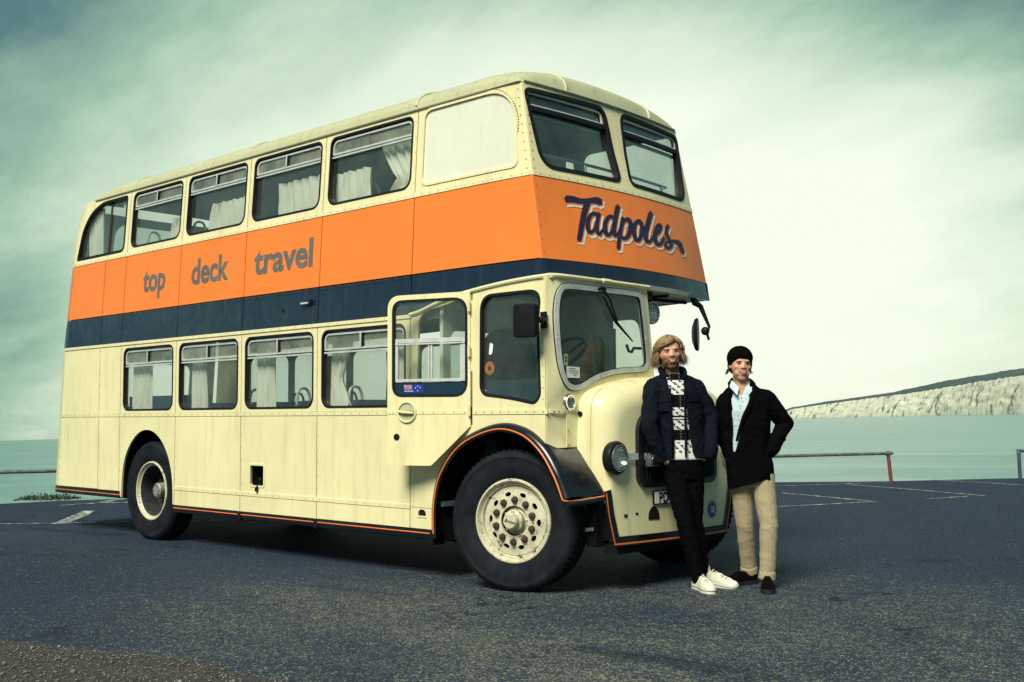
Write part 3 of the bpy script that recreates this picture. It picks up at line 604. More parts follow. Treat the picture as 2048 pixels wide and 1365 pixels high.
TAD=[[[(0.371,3.084),(0.385,3.087),(0.404,3.09),(0.424,3.093),(0.443,3.096),(0.461,3.096),(0.482,3.096),(0.506,3.095),(0.531,3.097),(0.556,3.098),(0.58,3.101),(0.605,3.105),(0.63,3.109),(0.657,3.114),(0.683,3.12),(0.705,3.124),(0.72,3.125),(0.73,3.124),(0.741,3.121),(0.753,3.117),(0.762,3.113)],[(0.386,3.147),(0.4,3.148),(0.419,3.15),(0.443,3.152),(0.468,3.152),(0.491,3.151),(0.513,3.148),(0.532,3.145),(0.551,3.144),(0.571,3.145),(0.593,3.148),(0.615,3.152),(0.638,3.156),(0.661,3.162),(0.687,3.169),(0.715,3.176),(0.745,3.182),(0.772,3.181),(0.794,3.178),(0.81,3.174),(0.82,3.171)]],[[(0.598,3.136),(0.587,3.119),(0.571,3.094),(0.552,3.065),(0.535,3.036),(0.519,3.007),(0.504,2.978),(0.489,2.947),(0.474,2.915),(0.458,2.879),(0.441,2.84),(0.426,2.804),(0.415,2.78)],[(0.669,3.127),(0.657,3.11),(0.639,3.086),(0.619,3.058),(0.602,3.031),(0.585,3.004),(0.569,2.975),(0.553,2.945),(0.536,2.914),(0.517,2.878),(0.497,2.838),(0.479,2.803),(0.466,2.778)]],[[(0.736,3.045),(0.725,3.046),(0.707,3.047),(0.685,3.047),(0.659,3.042),(0.636,3.031),(0.616,3.018),(0.598,3.003),(0.582,2.986),(0.569,2.968),(0.558,2.947),(0.549,2.927),(0.543,2.909),(0.541,2.893),(0.541,2.878),(0.544,2.864),(0.55,2.853),(0.564,2.845),(0.582,2.844),(0.601,2.849),(0.618,2.856),(0.634,2.866),(0.651,2.878),(0.667,2.893),(0.683,2.911),(0.699,2.934),(0.715,2.962),(0.729,2.987),(0.739,3.005)],[(0.711,3.009),(0.7,3.01),(0.685,3.012),(0.672,3.012),(0.664,3.011),(0.657,3.007),(0.647,2.999),(0.636,2.989),(0.626,2.977),(0.617,2.964),(0.609,2.947),(0.602,2.93),(0.597,2.916),(0.594,2.903),(0.593,2.892),(0.594,2.884),(0.595,2.88),(0.594,2.88),(0.594,2.879),(0.597,2.879),(0.603,2.881),(0.611,2.886),(0.622,2.894),(0.634,2.904),(0.646,2.917),(0.659,2.937),(0.673,2.963),(0.686,2.988),(0.695,3.005)]],[[(0.717,3.039),(0.708,3.024),(0.696,3.001),(0.682,2.977),(0.671,2.955),(0.662,2.935),(0.654,2.916),(0.648,2.898),(0.645,2.881),(0.647,2.866),(0.654,2.854),(0.665,2.844),(0.69,2.842),(0.713,2.855),(0.73,2.87),(0.745,2.885),(0.754,2.895)],[(0.764,3.038),(0.755,3.022),(0.742,3.0),(0.729,2.977),(0.718,2.955),(0.709,2.937),(0.701,2.919),(0.696,2.904),(0.694,2.892),(0.694,2.883),(0.696,2.875),(0.698,2.871),(0.69,2.87),(0.691,2.87),(0.704,2.881),(0.719,2.895),(0.73,2.904)]],[[(0.742,2.874),(0.747,2.875),(0.757,2.878),(0.773,2.886),(0.788,2.9),(0.798,2.916),(0.805,2.934),(0.813,2.951),(0.822,2.965),(0.833,2.979),(0.846,2.993),(0.859,3.005),(0.866,3.011),(0.868,3.012),(0.874,3.012),(0.885,3.012),(0.895,3.012)],[(0.734,2.895),(0.739,2.899),(0.743,2.901),(0.743,2.902),(0.743,2.904),(0.748,2.914),(0.753,2.931),(0.761,2.95),(0.771,2.97),(0.787,2.988),(0.804,3.006),(0.823,3.022),(0.846,3.037),(0.873,3.047),(0.895,3.048),(0.91,3.047),(0.918,3.046)]],[[(0.751,2.923),(0.749,2.913),(0.745,2.897),(0.743,2.88),(0.744,2.864),(0.754,2.853),(0.768,2.846),(0.787,2.844),(0.812,2.849),(0.834,2.861),(0.853,2.876),(0.871,2.893),(0.889,2.911),(0.905,2.932),(0.922,2.956),(0.936,2.977),(0.946,2.992)],[(0.807,2.932),(0.804,2.921),(0.8,2.906),(0.797,2.892),(0.797,2.885),(0.799,2.881),(0.802,2.878),(0.803,2.877),(0.802,2.876),(0.808,2.879),(0.821,2.889),(0.836,2.903),(0.85,2.918),(0.863,2.936),(0.878,2.958),(0.89,2.979),(0.9,2.993)]],[[(0.979,3.14),(0.967,3.121),(0.95,3.093),(0.932,3.063),(0.916,3.034),(0.901,3.007),(0.885,2.979),(0.872,2.953),(0.861,2.929),(0.854,2.908),(0.85,2.889),(0.849,2.872),(0.855,2.857),(0.88,2.852),(0.905,2.859),(0.926,2.869),(0.944,2.881),(0.96,2.897),(0.975,2.914),(0.987,2.929),(0.995,2.94)],[(1.045,3.14),(1.032,3.121),(1.015,3.093),(0.995,3.063),(0.978,3.034),(0.962,3.008),(0.946,2.98),(0.932,2.955),(0.922,2.933),(0.913,2.915),(0.907,2.898),(0.904,2.887),(0.902,2.884),(0.894,2.886),(0.897,2.886),(0.907,2.89),(0.917,2.895),(0.927,2.904),(0.94,2.918),(0.952,2.933),(0.96,2.943)]],[[(1.016,3.037),(1.005,3.018),(0.989,2.991),(0.971,2.961),(0.955,2.932),(0.939,2.906),(0.924,2.879),(0.909,2.853),(0.896,2.829),(0.886,2.806),(0.877,2.784),(0.87,2.766),(0.865,2.753)],[(1.072,3.037),(1.061,3.018),(1.044,2.991),(1.026,2.961),(1.009,2.933),(0.993,2.906),(0.977,2.879),(0.962,2.854),(0.95,2.831),(0.938,2.809),(0.928,2.787),(0.92,2.769),(0.914,2.756)]],[[(1.038,2.987),(1.053,2.996),(1.073,3.008),(1.091,3.018),(1.096,3.02),(1.094,3.018),(1.098,3.015),(1.101,3.009),(1.101,3.001),(1.099,2.987),(1.092,2.968),(1.083,2.947),(1.072,2.929),(1.06,2.914),(1.045,2.898),(1.029,2.884),(1.02,2.877),(1.015,2.875),(1.005,2.874),(0.991,2.873),(0.98,2.873)],[(1.013,3.005),(1.026,3.014),(1.047,3.028),(1.073,3.042),(1.103,3.054),(1.132,3.054),(1.152,3.048),(1.165,3.036),(1.171,3.02),(1.169,2.999),(1.161,2.975),(1.15,2.95),(1.135,2.927),(1.116,2.905),(1.093,2.884),(1.069,2.866),(1.042,2.85),(1.012,2.84),(0.987,2.838),(0.97,2.839),(0.96,2.84)]],[[(1.268,3.057),(1.255,3.053),(1.235,3.045),(1.208,3.033),(1.182,3.015),(1.163,2.995),(1.148,2.974),(1.136,2.951),(1.127,2.93),(1.123,2.909),(1.123,2.888),(1.126,2.869),(1.133,2.854),(1.147,2.844),(1.169,2.841),(1.197,2.845),(1.223,2.857),(1.245,2.872),(1.265,2.89),(1.283,2.909),(1.299,2.929),(1.312,2.949),(1.324,2.97),(1.334,2.991),(1.338,3.011),(1.334,3.028),(1.324,3.042),(1.312,3.053),(1.296,3.061),(1.26,3.056),(1.238,3.043),(1.228,3.034),(1.222,3.03)],[(1.282,3.029),(1.269,3.023),(1.252,3.017),(1.239,3.01),(1.231,3.004),(1.221,2.992),(1.209,2.975),(1.199,2.957),(1.193,2.94),(1.188,2.923),(1.186,2.905),(1.187,2.889),(1.19,2.88),(1.192,2.877),(1.192,2.877),(1.192,2.877),(1.193,2.877),(1.201,2.883),(1.214,2.897),(1.227,2.913),(1.239,2.929),(1.25,2.946),(1.26,2.964),(1.267,2.981),(1.27,2.994),(1.269,3.005),(1.264,3.015),(1.257,3.023),(1.255,3.026),(1.274,3.028),(1.278,3.029),(1.271,3.024),(1.265,3.018)]],[[(1.26,3.03),(1.266,3.021),(1.274,3.009),(1.284,2.995),(1.294,2.984),(1.304,2.976),(1.315,2.97),(1.324,2.965),(1.33,2.962)],[(1.304,3.048),(1.309,3.04),(1.317,3.027),(1.326,3.014),(1.333,3.003),(1.342,2.997),(1.35,2.992),(1.359,2.988),(1.365,2.985)]],[[(1.46,3.148),(1.445,3.13),(1.424,3.105),(1.4,3.076),(1.378,3.048),(1.356,3.02),(1.333,2.99),(1.312,2.961),(1.296,2.935),(1.287,2.912),(1.282,2.893),(1.282,2.877),(1.288,2.863),(1.302,2.853),(1.324,2.848),(1.352,2.85),(1.384,2.86),(1.412,2.876),(1.439,2.897),(1.462,2.916),(1.478,2.929)],[(1.538,3.147),(1.523,3.129),(1.501,3.103),(1.477,3.075),(1.454,3.047),(1.431,3.018),(1.407,2.989),(1.386,2.962),(1.371,2.939),(1.361,2.922),(1.355,2.907),(1.353,2.896),(1.353,2.89),(1.355,2.886),(1.358,2.884),(1.362,2.883),(1.364,2.882),(1.378,2.89),(1.401,2.906),(1.425,2.925),(1.442,2.937)]],[[(1.464,2.922),(1.481,2.928),(1.506,2.938),(1.536,2.951),(1.564,2.965),(1.59,2.981),(1.613,2.998),(1.634,3.016),(1.649,3.033),(1.651,3.049),(1.642,3.061),(1.623,3.068),(1.588,3.065),(1.558,3.053),(1.534,3.038),(1.511,3.021),(1.491,3.003),(1.473,2.983),(1.456,2.962),(1.442,2.939),(1.431,2.918),(1.428,2.899),(1.429,2.881),(1.434,2.865),(1.444,2.852),(1.463,2.844),(1.489,2.842),(1.52,2.846),(1.553,2.858),(1.584,2.876),(1.613,2.897),(1.639,2.918),(1.657,2.931)],[(1.449,2.944),(1.466,2.951),(1.489,2.96),(1.514,2.97),(1.533,2.98),(1.55,2.992),(1.567,3.006),(1.581,3.019),(1.586,3.026),(1.585,3.028),(1.582,3.031),(1.581,3.031),(1.591,3.032),(1.592,3.032),(1.58,3.024),(1.564,3.012),(1.55,2.999),(1.538,2.984),(1.526,2.965),(1.516,2.946),(1.511,2.931),(1.507,2.916),(1.506,2.902),(1.507,2.89),(1.511,2.883),(1.514,2.88),(1.518,2.879),(1.523,2.878),(1.528,2.879),(1.545,2.888),(1.57,2.906),(1.596,2.926),(1.614,2.94)]],[[(1.724,3.068),(1.712,3.055),(1.692,3.035),(1.672,3.012),(1.66,2.988),(1.661,2.966),(1.67,2.947),(1.68,2.93),(1.687,2.915),(1.693,2.901),(1.698,2.889),(1.7,2.88),(1.699,2.876),(1.697,2.874),(1.686,2.868),(1.674,2.863),(1.672,2.862),(1.669,2.863),(1.658,2.867),(1.651,2.874),(1.648,2.877),(1.65,2.879),(1.664,2.888),(1.682,2.897),(1.695,2.905)],[(1.79,3.064),(1.775,3.051),(1.755,3.033),(1.737,3.015),(1.728,3.0),(1.729,2.987),(1.738,2.971),(1.75,2.954),(1.759,2.938),(1.765,2.924),(1.771,2.91),(1.774,2.896),(1.767,2.878),(1.742,2.859),(1.712,2.845),(1.68,2.834),(1.647,2.829),(1.622,2.834),(1.606,2.843),(1.596,2.855),(1.595,2.87),(1.612,2.887),(1.635,2.9),(1.656,2.911),(1.67,2.917)]],[[(1.668,2.894),(1.691,2.898),(1.725,2.903),(1.76,2.908),(1.789,2.91),(1.813,2.909),(1.833,2.907),(1.846,2.903),(1.855,2.897),(1.869,2.885),(1.882,2.866),(1.892,2.845),(1.9,2.831)],[(1.672,2.915),(1.695,2.921),(1.731,2.929),(1.772,2.937),(1.81,2.943),(1.845,2.947),(1.88,2.949),(1.916,2.946),(1.949,2.937),(1.965,2.917),(1.974,2.892),(1.98,2.869),(1.982,2.853)]]]
# =================================================================== the bus
bus = tag(empty('double_decker_bus', (0, 0, 0)), 'cream, orange and navy vintage double decker bus with its cab door ajar', 'bus')
BW = 2.44
P1, P2, P3, P4, P5, P6 = -6.67, -6.157, -4.937, -3.678, -2.425, -1.127
ZW, ZC, ZB, ZO, ZT = 1.403, 2.238, 2.598, 3.298, 4.078
G = 0.0055
def lerp(a, b, t): return a+(b-a)*t
def clamp(x, a=0.0, b=1.0): return max(a, min(b, x))
def ys(z):
    if z <= ZC: return 0.0
    if z <= ZO: return 0.052*(z-ZC)/(ZO-ZC)
    return 0.052+0.05*(z-ZO)/0.78
def xr(z):
    if z <= 3.30: return -7.95+0.084*(z-0.44)
    t = clamp((z-3.30)/0.90); return -7.71+0.55*(1-sqrt(max(0, 1-t**2.6)))
def xf(z): return 0.346-(z-2.6)*0.186
def fb(z): return 0.15-0.05*clamp((z-2.6)/0.7, 0, 1.5)-0.10*clamp((2.6-z)/0.5)
def side_y(x, z):
    y = ys(z)
    y += 0.09*clamp((xr(z)+0.30-x)/0.30, 0, 1.2)**2.2
    if z > 2.2: y += 0.022*clamp((x+0.25)/0.5, 0, 1.3)**2
    return y
def SN(x, z, d=0.0): return (x, side_y(x, z)+d, z)
def SFar(x, z, d=0.0): return (x, BW-side_y(x, z)-d, z)
def FR(y, z, d=0.0): return (xf(z)+fb(z)*(1-((y-1.22)/1.18)**2)-d, y, z)
def RR(y, z, d=0.0): return (xr(z)+d-0.10*(1-((y-1.22)/1.1)**2), y, z)
def roundpoly(pts, r, n=5):
    out = []; m = len(pts); rs = r if isinstance(r, (list, tuple)) else [r]*m
    for i in range(m):
        p = Vector(pts[i]); a = Vector(pts[i-1])-p; b = Vector(pts[(i+1) % m])-p; k = min(rs[i], a.length*0.48, b.length*0.48)
        if k < 1e-4: out.append(tuple(p)); continue
        p0 = p+a.normalized()*k; p2 = p+b.normalized()*k
        for j in range(n+1):
            t = j/n; q = p0*(1-t)**2+p*2*t*(1-t)+p2*t*t; out.append((q.x, q.y))
    return out
def bx(x0, z0, x1, z1): return [(x0, z0), (x1, z0), (x1, z1), (x0, z1)]

rivets = MB()
def rivet_row(fm, a, b, step=0.11, r=0.0055):
    a = Vector(a); b = Vector(b); L_ = (b-a).length; n = max(1, int(L_/step))
    for i in range(n):
        p = a+(b-a)*((i+0.5)/n); c = fm(p.x, p.y, -0.0015); rivets.ball(c, r, 6, 4)

# ---------------- lower deck side panels
arch_r = [(-6.10, 0.45), (-6.085, 0.70), (-6.02, 0.92), (-5.89, 1.09), (-5.72, 1.20), (-5.54, 1.235), (-5.36, 1.20), (-5.19, 1.09), (-5.06, 0.92), (-4.985, 0.70), (-4.965, 0.43)]
arch_r = [tuple(p) for p in catmull(arch_r, 4)]
fend = [tuple(p) for p in catmull([(-0.83, 0.36), (-0.825, 0.66), (-0.735, 0.93), (-0.49, 1.18), (-0.10, 1.315), (0.20, 1.285), (0.42, 1.15), (0.575, 0.95), (0.665, 0.765)], 5)]
def panel(name, lp, mat, holes=(), fm=SN, grid=None, d0=0.0, d1=0.022, **k): return plate(name, lp, list(holes), fm, mat, bus, d0, d1, 0.2, grid, **k)
zb = 0.528
panel('corner_panel', [(xr(zb)+0.005, zb), (-7.71, zb), (-7.665, ZW-0.012), (xr(ZW)+0.005, ZW-0.012)], CREAM, grid=0.09)
panel('lower_panel', [(-7.702, zb), (P1-G, zb), (P1-G, ZW-0.012), (-7.657, ZW-0.012)], CREAM)
panel('lower_panel', bx(P1+G, zb-0.01, P2-G, ZW-0.012), CREAM)
panel('wheel_arch_panel', [(P2+G, 0.50), arch_r[0]] + arch_r[1:] + [(P3-G, 0.425), (P3-G, ZW-0.012), (P2+G, ZW-0.012)], CREAM)
fill = rrect(-3.50, 0.69, -3.265, 0.895, 0.03)
for a, b_, holes in ((P3, P4, []), (P4, P5, [fill]), (P5, P6, [])):
    panel('lower_panel', bx(a+G, 0.612, b_-G, ZW-0.012), CREAM, holes)
    panel('skirt_panel', bx(a+G, 0.425, b_-G, 0.598), CREAM)
    panel('kick_strip', bx(a, 0.585, b_, 0.622), CREAM, d0=-0.006, d1=0.0)
    rivet_row(lambda u, v, d: SN(u, v, d-0.006), (a, 0.603), (b_, 0.603), 0.1, 0.004)
small = rrect(-1.03, 0.525, -0.93, 0.585, (0.005, 0.005, 0.04, 0.04))
panel('skirt_panel', [(P6+G, 0.425), (-0.832, 0.425), (-0.832, 0.598), (P6+G, 0.598)], CREAM, [small])
panel('waist_rail', bx(xr(ZW)+0.03, ZW-0.018, P6, ZW+0.018), CREAM, d0=-0.006, d1=0.02, grid=None)
rivet_row(lambda u, v, d: SN(u, v, d-0.006), (-7.8, ZW), (P6, ZW), 0.12)
for X_ in (-7.68, P1, P2):
    rivet_row(SN, (X_+0.02, 0.55), (X_+0.02, ZW-0.03), 0.13, 0.0045); rivet_row(SN, (X_+0.02, ZW+0.04), (X_+0.02, ZC), 0.13, 0.0045)
for X_ in (P3, P4, P5): rivet_row(SN, (X_+0.02, 0.64), (X_+0.02, ZW-0.03), 0.11, 0.0045); rivet_row(SN, (X_-0.03, ZW+0.04), (X_-0.03, ZC-0.03), 0.13, 0.004)
# ---------------- lower window row
panel('corner_panel', [(xr(ZW)+0.01, ZW+0.02), (-7.66, ZW+0.02), (-7.60, ZC-0.022), (xr(ZC)+0.01, ZC-0.022)], CREAM, grid=0.09)
panel('upper_corner_panel', [(-7.652, ZW+0.02), (P1-G, ZW+0.02), (P1-G, ZC-0.022), (-7.592, ZC-0.022)], CREAM)
panel('upper_corner_panel', bx(P1+G, ZW+0.02, P2-G, ZC-0.022), CREAM)
LW = [(P2, P3), (P3, P4), (P4, P5), (P5, P6)]
def win_loop(a, b_, z0, z1, r): return rrect(a+0.065, z0, b_-0.055, z1, r)
for a, b_ in LW:
    panel('window_surround', bx(a+G, ZW+0.02, b_-G, ZC-0.022), CREAM, [win_loop(a, b_, 1.452, 2.182, (0.11, 0.11, 0.09, 0.09))])
panel('cant_moulding', bx(xr(ZC)+0.04, ZC-0.020, P6+0.02, ZC+0.012), CREAM, d0=-0.010, d1=0.02)
rivet_row(lambda u, v, d: SN(u, v, d-0.010), (-7.4, ZC-0.004), (P6, ZC-0.004), 0.13, 0.004)
# ---------------- navy row
seams = [None, P1, P2, P3, P4, P5, P6]
curve_b = [(P6, 2.248), (-1.0, 2.268), (-0.82, 2.318), (-0.63, 2.362), (-0.39, 2.396), (-0.06, 2.43), (0.20, 2.448), (0.372, 2.455)]
curve_b = [tuple(p) for p in catmull(curve_b, 4)]
for a, b_ in zip(seams[:-1], seams[1:]):
    if a is None: lp = [(xr(ZC)+0.01, ZC+0.014), (b_-G, ZC+0.014), (b_-G, ZB-G), (xr(ZB)+0.01, ZB-G)]; g_ = 0.1
    else: lp = bx(a+G, ZC+0.014, b_-G, ZB-G); g_ = 0.3
    panel('navy_panel', lp, NAVY, grid=g_)
    if a is not None: panel('navy_top_strip', bx(a+G, ZB-0.03, b_-G, ZB-0.006), NAVY, d0=-0.004, d1=0.0); rivet_row(lambda u, v, d: SN(u, v, d-0.004), (a, ZB-0.018), (b_, ZB-0.018), 0.12, 0.004)
panel('navy_panel', [(p[0]+(G if i == 0 else 0), p[1]+0.004) for i, p in enumerate(curve_b)] + [(xf(ZB)+0.002, ZB-G), (P6+G, ZB-G)], NAVY, grid=0.08)
# ---------------- orange row
for a, b_ in zip(seams[:-1], seams[1:]):
    if a is None:
        panel('orange_corner_panel', [(xr(ZB)+0.005, ZB+G), (-7.58, ZB+G), (-7.50, ZO-0.02), (xr(ZO)+0.005, ZO-0.02)], ORANGE, grid=0.09)
        panel('orange_panel', [(-7.572, ZB+G), (b_-G, ZB+G), (b_-G, ZO-0.02), (-7.492, ZO-0.02)], ORANGE, grid=0.2)
    else: panel('orange_panel', bx(a+G, ZB+G, b_-G, ZO-0.02), ORANGE)
    rivet_row(SN, (b_-0.022, ZB+0.03), (b_-0.022, ZO-0.04), 0.13, 0.004)
panel('orange_panel', [(P6+G, ZB+G), (xf(ZB)+0.002, ZB+G), (xf(ZO-0.02)+0.002, ZO-0.02), (P6+G, ZO-0.02)], ORANGE, grid=0.07)
panel('waist_rail', [(xr(ZO)+0.03, ZO-0.018), (xf(ZO)-0.0, ZO-0.018), (xf(ZO+.018)-0.0, ZO+0.018), (xr(ZO)+0.03, ZO+0.018)], CREAM, d0=-0.006, d1=0.02, grid=0.12)
rivet_row(lambda u, v, d: SN(u, v, d-0.006), (-7.5, ZO), (0.18, ZO), 0.105, 0.0045)
# ---------------- upper window row
UWZ0, UWZ1 = 3.368, 4.035
rearwin = roundpoly([(-7.435, 3.345), (P2-0.075, 3.345), (P2-0.075, 4.035), (-6.87, 4.035), (-7.15, 3.935), (-7.335, 3.74)], [0.05, 0.10, 0.05, 0.12, 0.12, 0.14])
panel('window_surround', [(xr(ZO+.02)+0.004, ZO+0.02), (P2-G, ZO+0.02), (P2-G, ZT)] + [(xr(z)+0.004, z) for z in (4.075, 4.03, 3.96, 3.88, 3.78, 3.65, 3.5)], CREAM, [rearwin], grid=0.08)
UW = [(P2, P3), (P3, P4), (P4, P5), (P5, P6)]
for a, b_ in UW:
    panel('window_surround', bx(a+G, ZO+0.02, b_-G, ZT), CREAM, [win_loop(a, b_, UWZ0, UWZ1, (0.11, 0.11, 0.08, 0.08))])
    rivet_row(SN, (b_-0.016, ZO+0.05), (b_-0.016, ZT-0.05), 0.12, 0.004)
blank = roundpoly([(-1.045, 3.375), (0.075, 3.375), (0.02, 4.045), (-1.045, 4.045)], [0.09, 0.07, 0.36, 0.10], 8)
panel('window_surround', [(P6+G, ZO+0.02), (xf(ZO+0.02), ZO+0.02), (xf(ZT), ZT), (P6+G, ZT)], CREAM, [blank], grid=0.09)
BLANKP = paint('blanked_window_paint', (0.74, 0.76, 0.62), (0.45, 0.45, 0.33), 0.25, 0.3, 0.5)
plate('blanked_window', offs(blank, 0.004), [], SN, BLANKP, bus, 0.010, 0.02, 0.15, 0.12)
ringplate('blanked_window_bead', offs(blank, -0.012), 0.02, SN, CREAM, bus, -0.008, 0.004)
for t in range(26):
    a = pi*0.02+t/25*pi*0.55; c = SN(-0.33+0.40*cos(pi/2-a*0.95), 3.70+0.375*sin(pi/2-a*0.95)+0.01, -0.002); rivets.ball(c, 0.007, 6, 4)

# ---------------- windows
def grid_curtain(x0, x1, z0, z1, y, folds, tie=None, seed=0, top_gather=1.0):
    rg = random.Random(seed); nx = max(12, int(folds*9)); nz = 12; vs = []; ph = rg.uniform(0, 6)
    for j in range(nz+1):
        t = j/nz; z = lerp(z1, z0, t)
        for i in range(nx+1):
            s = i/nx; w = 1.0
            if tie is not None:
                q = abs(t-tie[0]); w = lerp(tie[1], 1.0, clamp(q/0.45)**0.8)
            xx = lerp(x0, x1, (0.5 if tie is None or len(tie) < 3 else tie[2])+(s-(0.5 if tie is None or len(tie) < 3 else tie[2]))*w)
            a = s*folds*2*pi+ph
            yy = y+0.018*sin(a+0.6*sin(a*0.5+t*1.5))+0.006*sin(3.1*a+t*4)
            vs.append((xx+0.008*sin(t*5+s*9), yy, z+0.006*sin(a*0.5)))
    n = nx+1
    return MB().add(vs, [(j*n+i, j*n+i+1, (j+1)*n+i+1, (j+1)*n+i) for j in range(nz) for i in range(nx)])
def toplight_window(a, b_, z0, z1, rr, curtains, divider=0.47, div=True):
    lp = win_loop(a, b_, z0, z1, rr); x0, x1 = a+0.065, b_-0.055
    w = ringplate('window', lp, 0.020, SN, RUBBER, bus, -0.004, 0.055)
    zs_ = z0+(z1-z0)*0.735; zt_ = z1-0.035
    fr = rrect(x0+0.028, zs_, x1-0.024, zt_, (0.012, 0.012, 0.07, 0.07))
    sheet(MB(), fr, [offs(fr, 0.017)], SN, 0.012, 0.04, 0.2).build('toplight_frame', ALU, w, 50)
    sheet(MB(), bx(x0+0.021, zs_-0.028, x1-0.021, zs_-0.012), [], SN, 0.014, 0.04).build('glazing_bar', ALU, w)
    xm = lerp(x0, x1, divider)
    if div: sheet(MB(), bx(xm-0.010, zs_+0.012, xm+0.010, zt_-0.012), [], SN, 0.008, 0.035).build('toplight_catch', ALU, w); sheet(MB(), bx(xm+0.010, zs_+0.014, xm+0.030, zt_-0.014), [], SN, 0.012, 0.035).build('slider_edge', RUBBER, w)
    sheet(MB(), offs(lp, 0.0205), [], SN, 0.040, 0.045).build('pane', GLASS, w)
    sheet(MB(), bx(x0+0.045, zs_+0.017, xm, zt_-0.018), [], SN, 0.024, 0.029).build('toplight_pane', GLASS_TOP, w)
    sheet(MB(), bx(xm+0.001, zs_+0.017, x1-0.042, zt_-0.018), [], SN, 0.030, 0.035).build('toplight_pane', GLASS_TOP, w)
    for i, (c0, c1, f0, f1, n, tie) in enumerate(curtains):
        grid_curtain(lerp(x0, x1, c0), lerp(x0, x1, c1), lerp(z0, z1, f0), lerp(z0, z1, f1), ys((z0+z1)/2)+0.115, n, tie, int(a*10)+i).build('curtain', CURTAIN, w, 80, fix=False)
    return w
LC = [[(0.03, 0.40, 0.0, 0.98, 5, None), (0.88, 1.0, 0.2, 0.98, 2, None)], [(0.06, 0.32, 0.0, 0.98, 4, None), (0.95, 1.02, 0, 0.98, 1, None)],
      [(0.04, 0.31, 0.0, 0.98, 4, None), (0.94, 1.02, 0, 0.98, 1.5, (0.4, 0.6, 1.0))], [(0.02, 0.28, 0.0, 0.98, 4, (0.62, 0.5, 0.0)), (0.70, 0.92, 0, 0.98, 3, None)]]
for (a, b_), c in zip(LW, LC): toplight_window(a, b_, 1.452, 2.182, (0.11, 0.11, 0.09, 0.09), c)
UC = [[(0.62, 0.95, 0.0, 0.42, 4, (0.0, 0.8, 0.8))], [(0.20, 0.90, 0.0, 0.50, 7, (0.0, 0.85, 0.6))], [(0.24, 1.02, 0.0, 0.56, 7, None)], [(-0.02, 0.42, 0.0, 0.50, 5, None), (0.55, 1.0, 0.0, 0.98, 5, (0.75, 0.6, 1.0))]]
for i, ((a, b_), c) in enumerate(zip(UW, UC)): toplight_window(a, b_, UWZ0, UWZ1, (0.11, 0.11, 0.08, 0.08), c, div=i != 3)
w = ringplate('rear_quarter_window', rearwin, 0.03, SN, RUBBER, bus, -0.004, 0.05)
sheet(MB(), offs(rearwin, 0.031), [], SN, 0.035, 0.04, 0.15).build('pane', GLASS, w)
grid_curtain(-7.30, -6.95, 3.36, 3.98, 0.17, 5).build('curtain', CURTAIN, w, 80, fix=False); grid_curtain(-6.46, -6.26, 3.36, 4.0, 0.17, 3, (0.5, 0.5, 1.0)).build('curtain', CURTAIN, w, 80, fix=False)

# ---------------- upper deck front
def front(name, lp, mat, holes=(), d0=0.0, d1=0.022): return plate(name, lp, list(holes), FR, mat, bus, d0, d1, 0.1, 0.09)
yl = lambda z: ys(z)+0.028
front('front_navy_panel', [(yl(2.43), 2.432), (BW-yl(2.43), 2.432), (BW-yl(ZB), ZB-G), (yl(ZB), ZB-G)], NAVY)
front('front_orange_panel', [(yl(ZB), ZB+0.0), (BW-yl(ZB), ZB+0.0), (BW-yl(ZO), ZO-0.02), (yl(ZO), ZO-0.02)], ORANGE)
front('front_waist_rail', [(yl(ZO), ZO-0.018), (BW-yl(ZO), ZO-0.018), (BW-yl(ZO), ZO+0.02), (yl(ZO), ZO+0.02)], CREAM, d0=-0.006)
rivet_row(lambda u, v, d: FR(u, v, d-0.006), (0.1, ZO), (2.34, ZO), 0.1, 0.005)
fw_l = roundpoly([(0.185, 3.352), (1.165, 3.362), (1.115, 4.055), (0.115, 4.035)], [0.16, 0.10, 0.12, 0.09], 7)
fw_r = [(BW-y, z) for y, z in fw_l[::-1]]
for nm, (ya, yb), lp in (('l', (0, 1), fw_l), ('r', (1, 0), fw_r)):
    out = [(yl(ZO+.02), ZO+0.022), (1.218, ZO+0.022), (1.218, 4.085), (yl(4.08), 4.085)]
    if nm == 'r': out = [(BW-y, z) for y, z in out[::-1]]
    front('front_window_surround', out, CREAM, [lp])
    w = plate('front_window', lp, [offs(lp, 0.034)], FR, RUBBER, bus, -0.006, 0.055, 0.1)
    y0, y1 = (0.155, 1.075) if nm == 'l' else (BW-1.075, BW-0.155)
    hop = rrect(y0, 3.885, y1, 4.0, (0.01, 0.01, 0.05, 0.05))
    sheet(MB(), hop, [offs(hop, 0.013)], FR, 0.012, 0.03, 0.1).build('hopper_frame', ALUW, w, 50)
    sheet(MB(), bx(y0-0.005, 3.845, y1+0.02, 3.884), [], FR, 0.004, 0.04, 0.1).build('hopper_gutter', RUBBER, w)
    sheet(MB(), offs(lp, 0.0345), [], FR, 0.040, 0.045, 0.1, 0.15).build('pane', GLASS, w)
    sheet(MB(), bx(y0, 4.003, y1, 4.02), [], FR, 0.02, 0.04, 0.1).build('hopper_rail', CREAM_ROOF, w)
    sheet(MB(), bx(y0+0.02, 3.805, y1-0.02, 3.832), [], FR, 0.046, 0.07, 0.1).build('inner_ledge', CREAM_ROOF, w)
rivet_row(FR, (1.25, ZO+0.06), (1.235, 4.05), 0.09, 0.004); rivet_row(FR, (0.12, 4.068), (2.3, 4.068), 0.1, 0.005)
for z in [3.34+0.075*i for i in range(10)]: rivets.ball(FR(yl(z)+0.02, z, -0.002), 0.006, 6, 4); rivets.ball(SN(xf(z)-0.035, z, -0.002), 0.006, 6, 4)
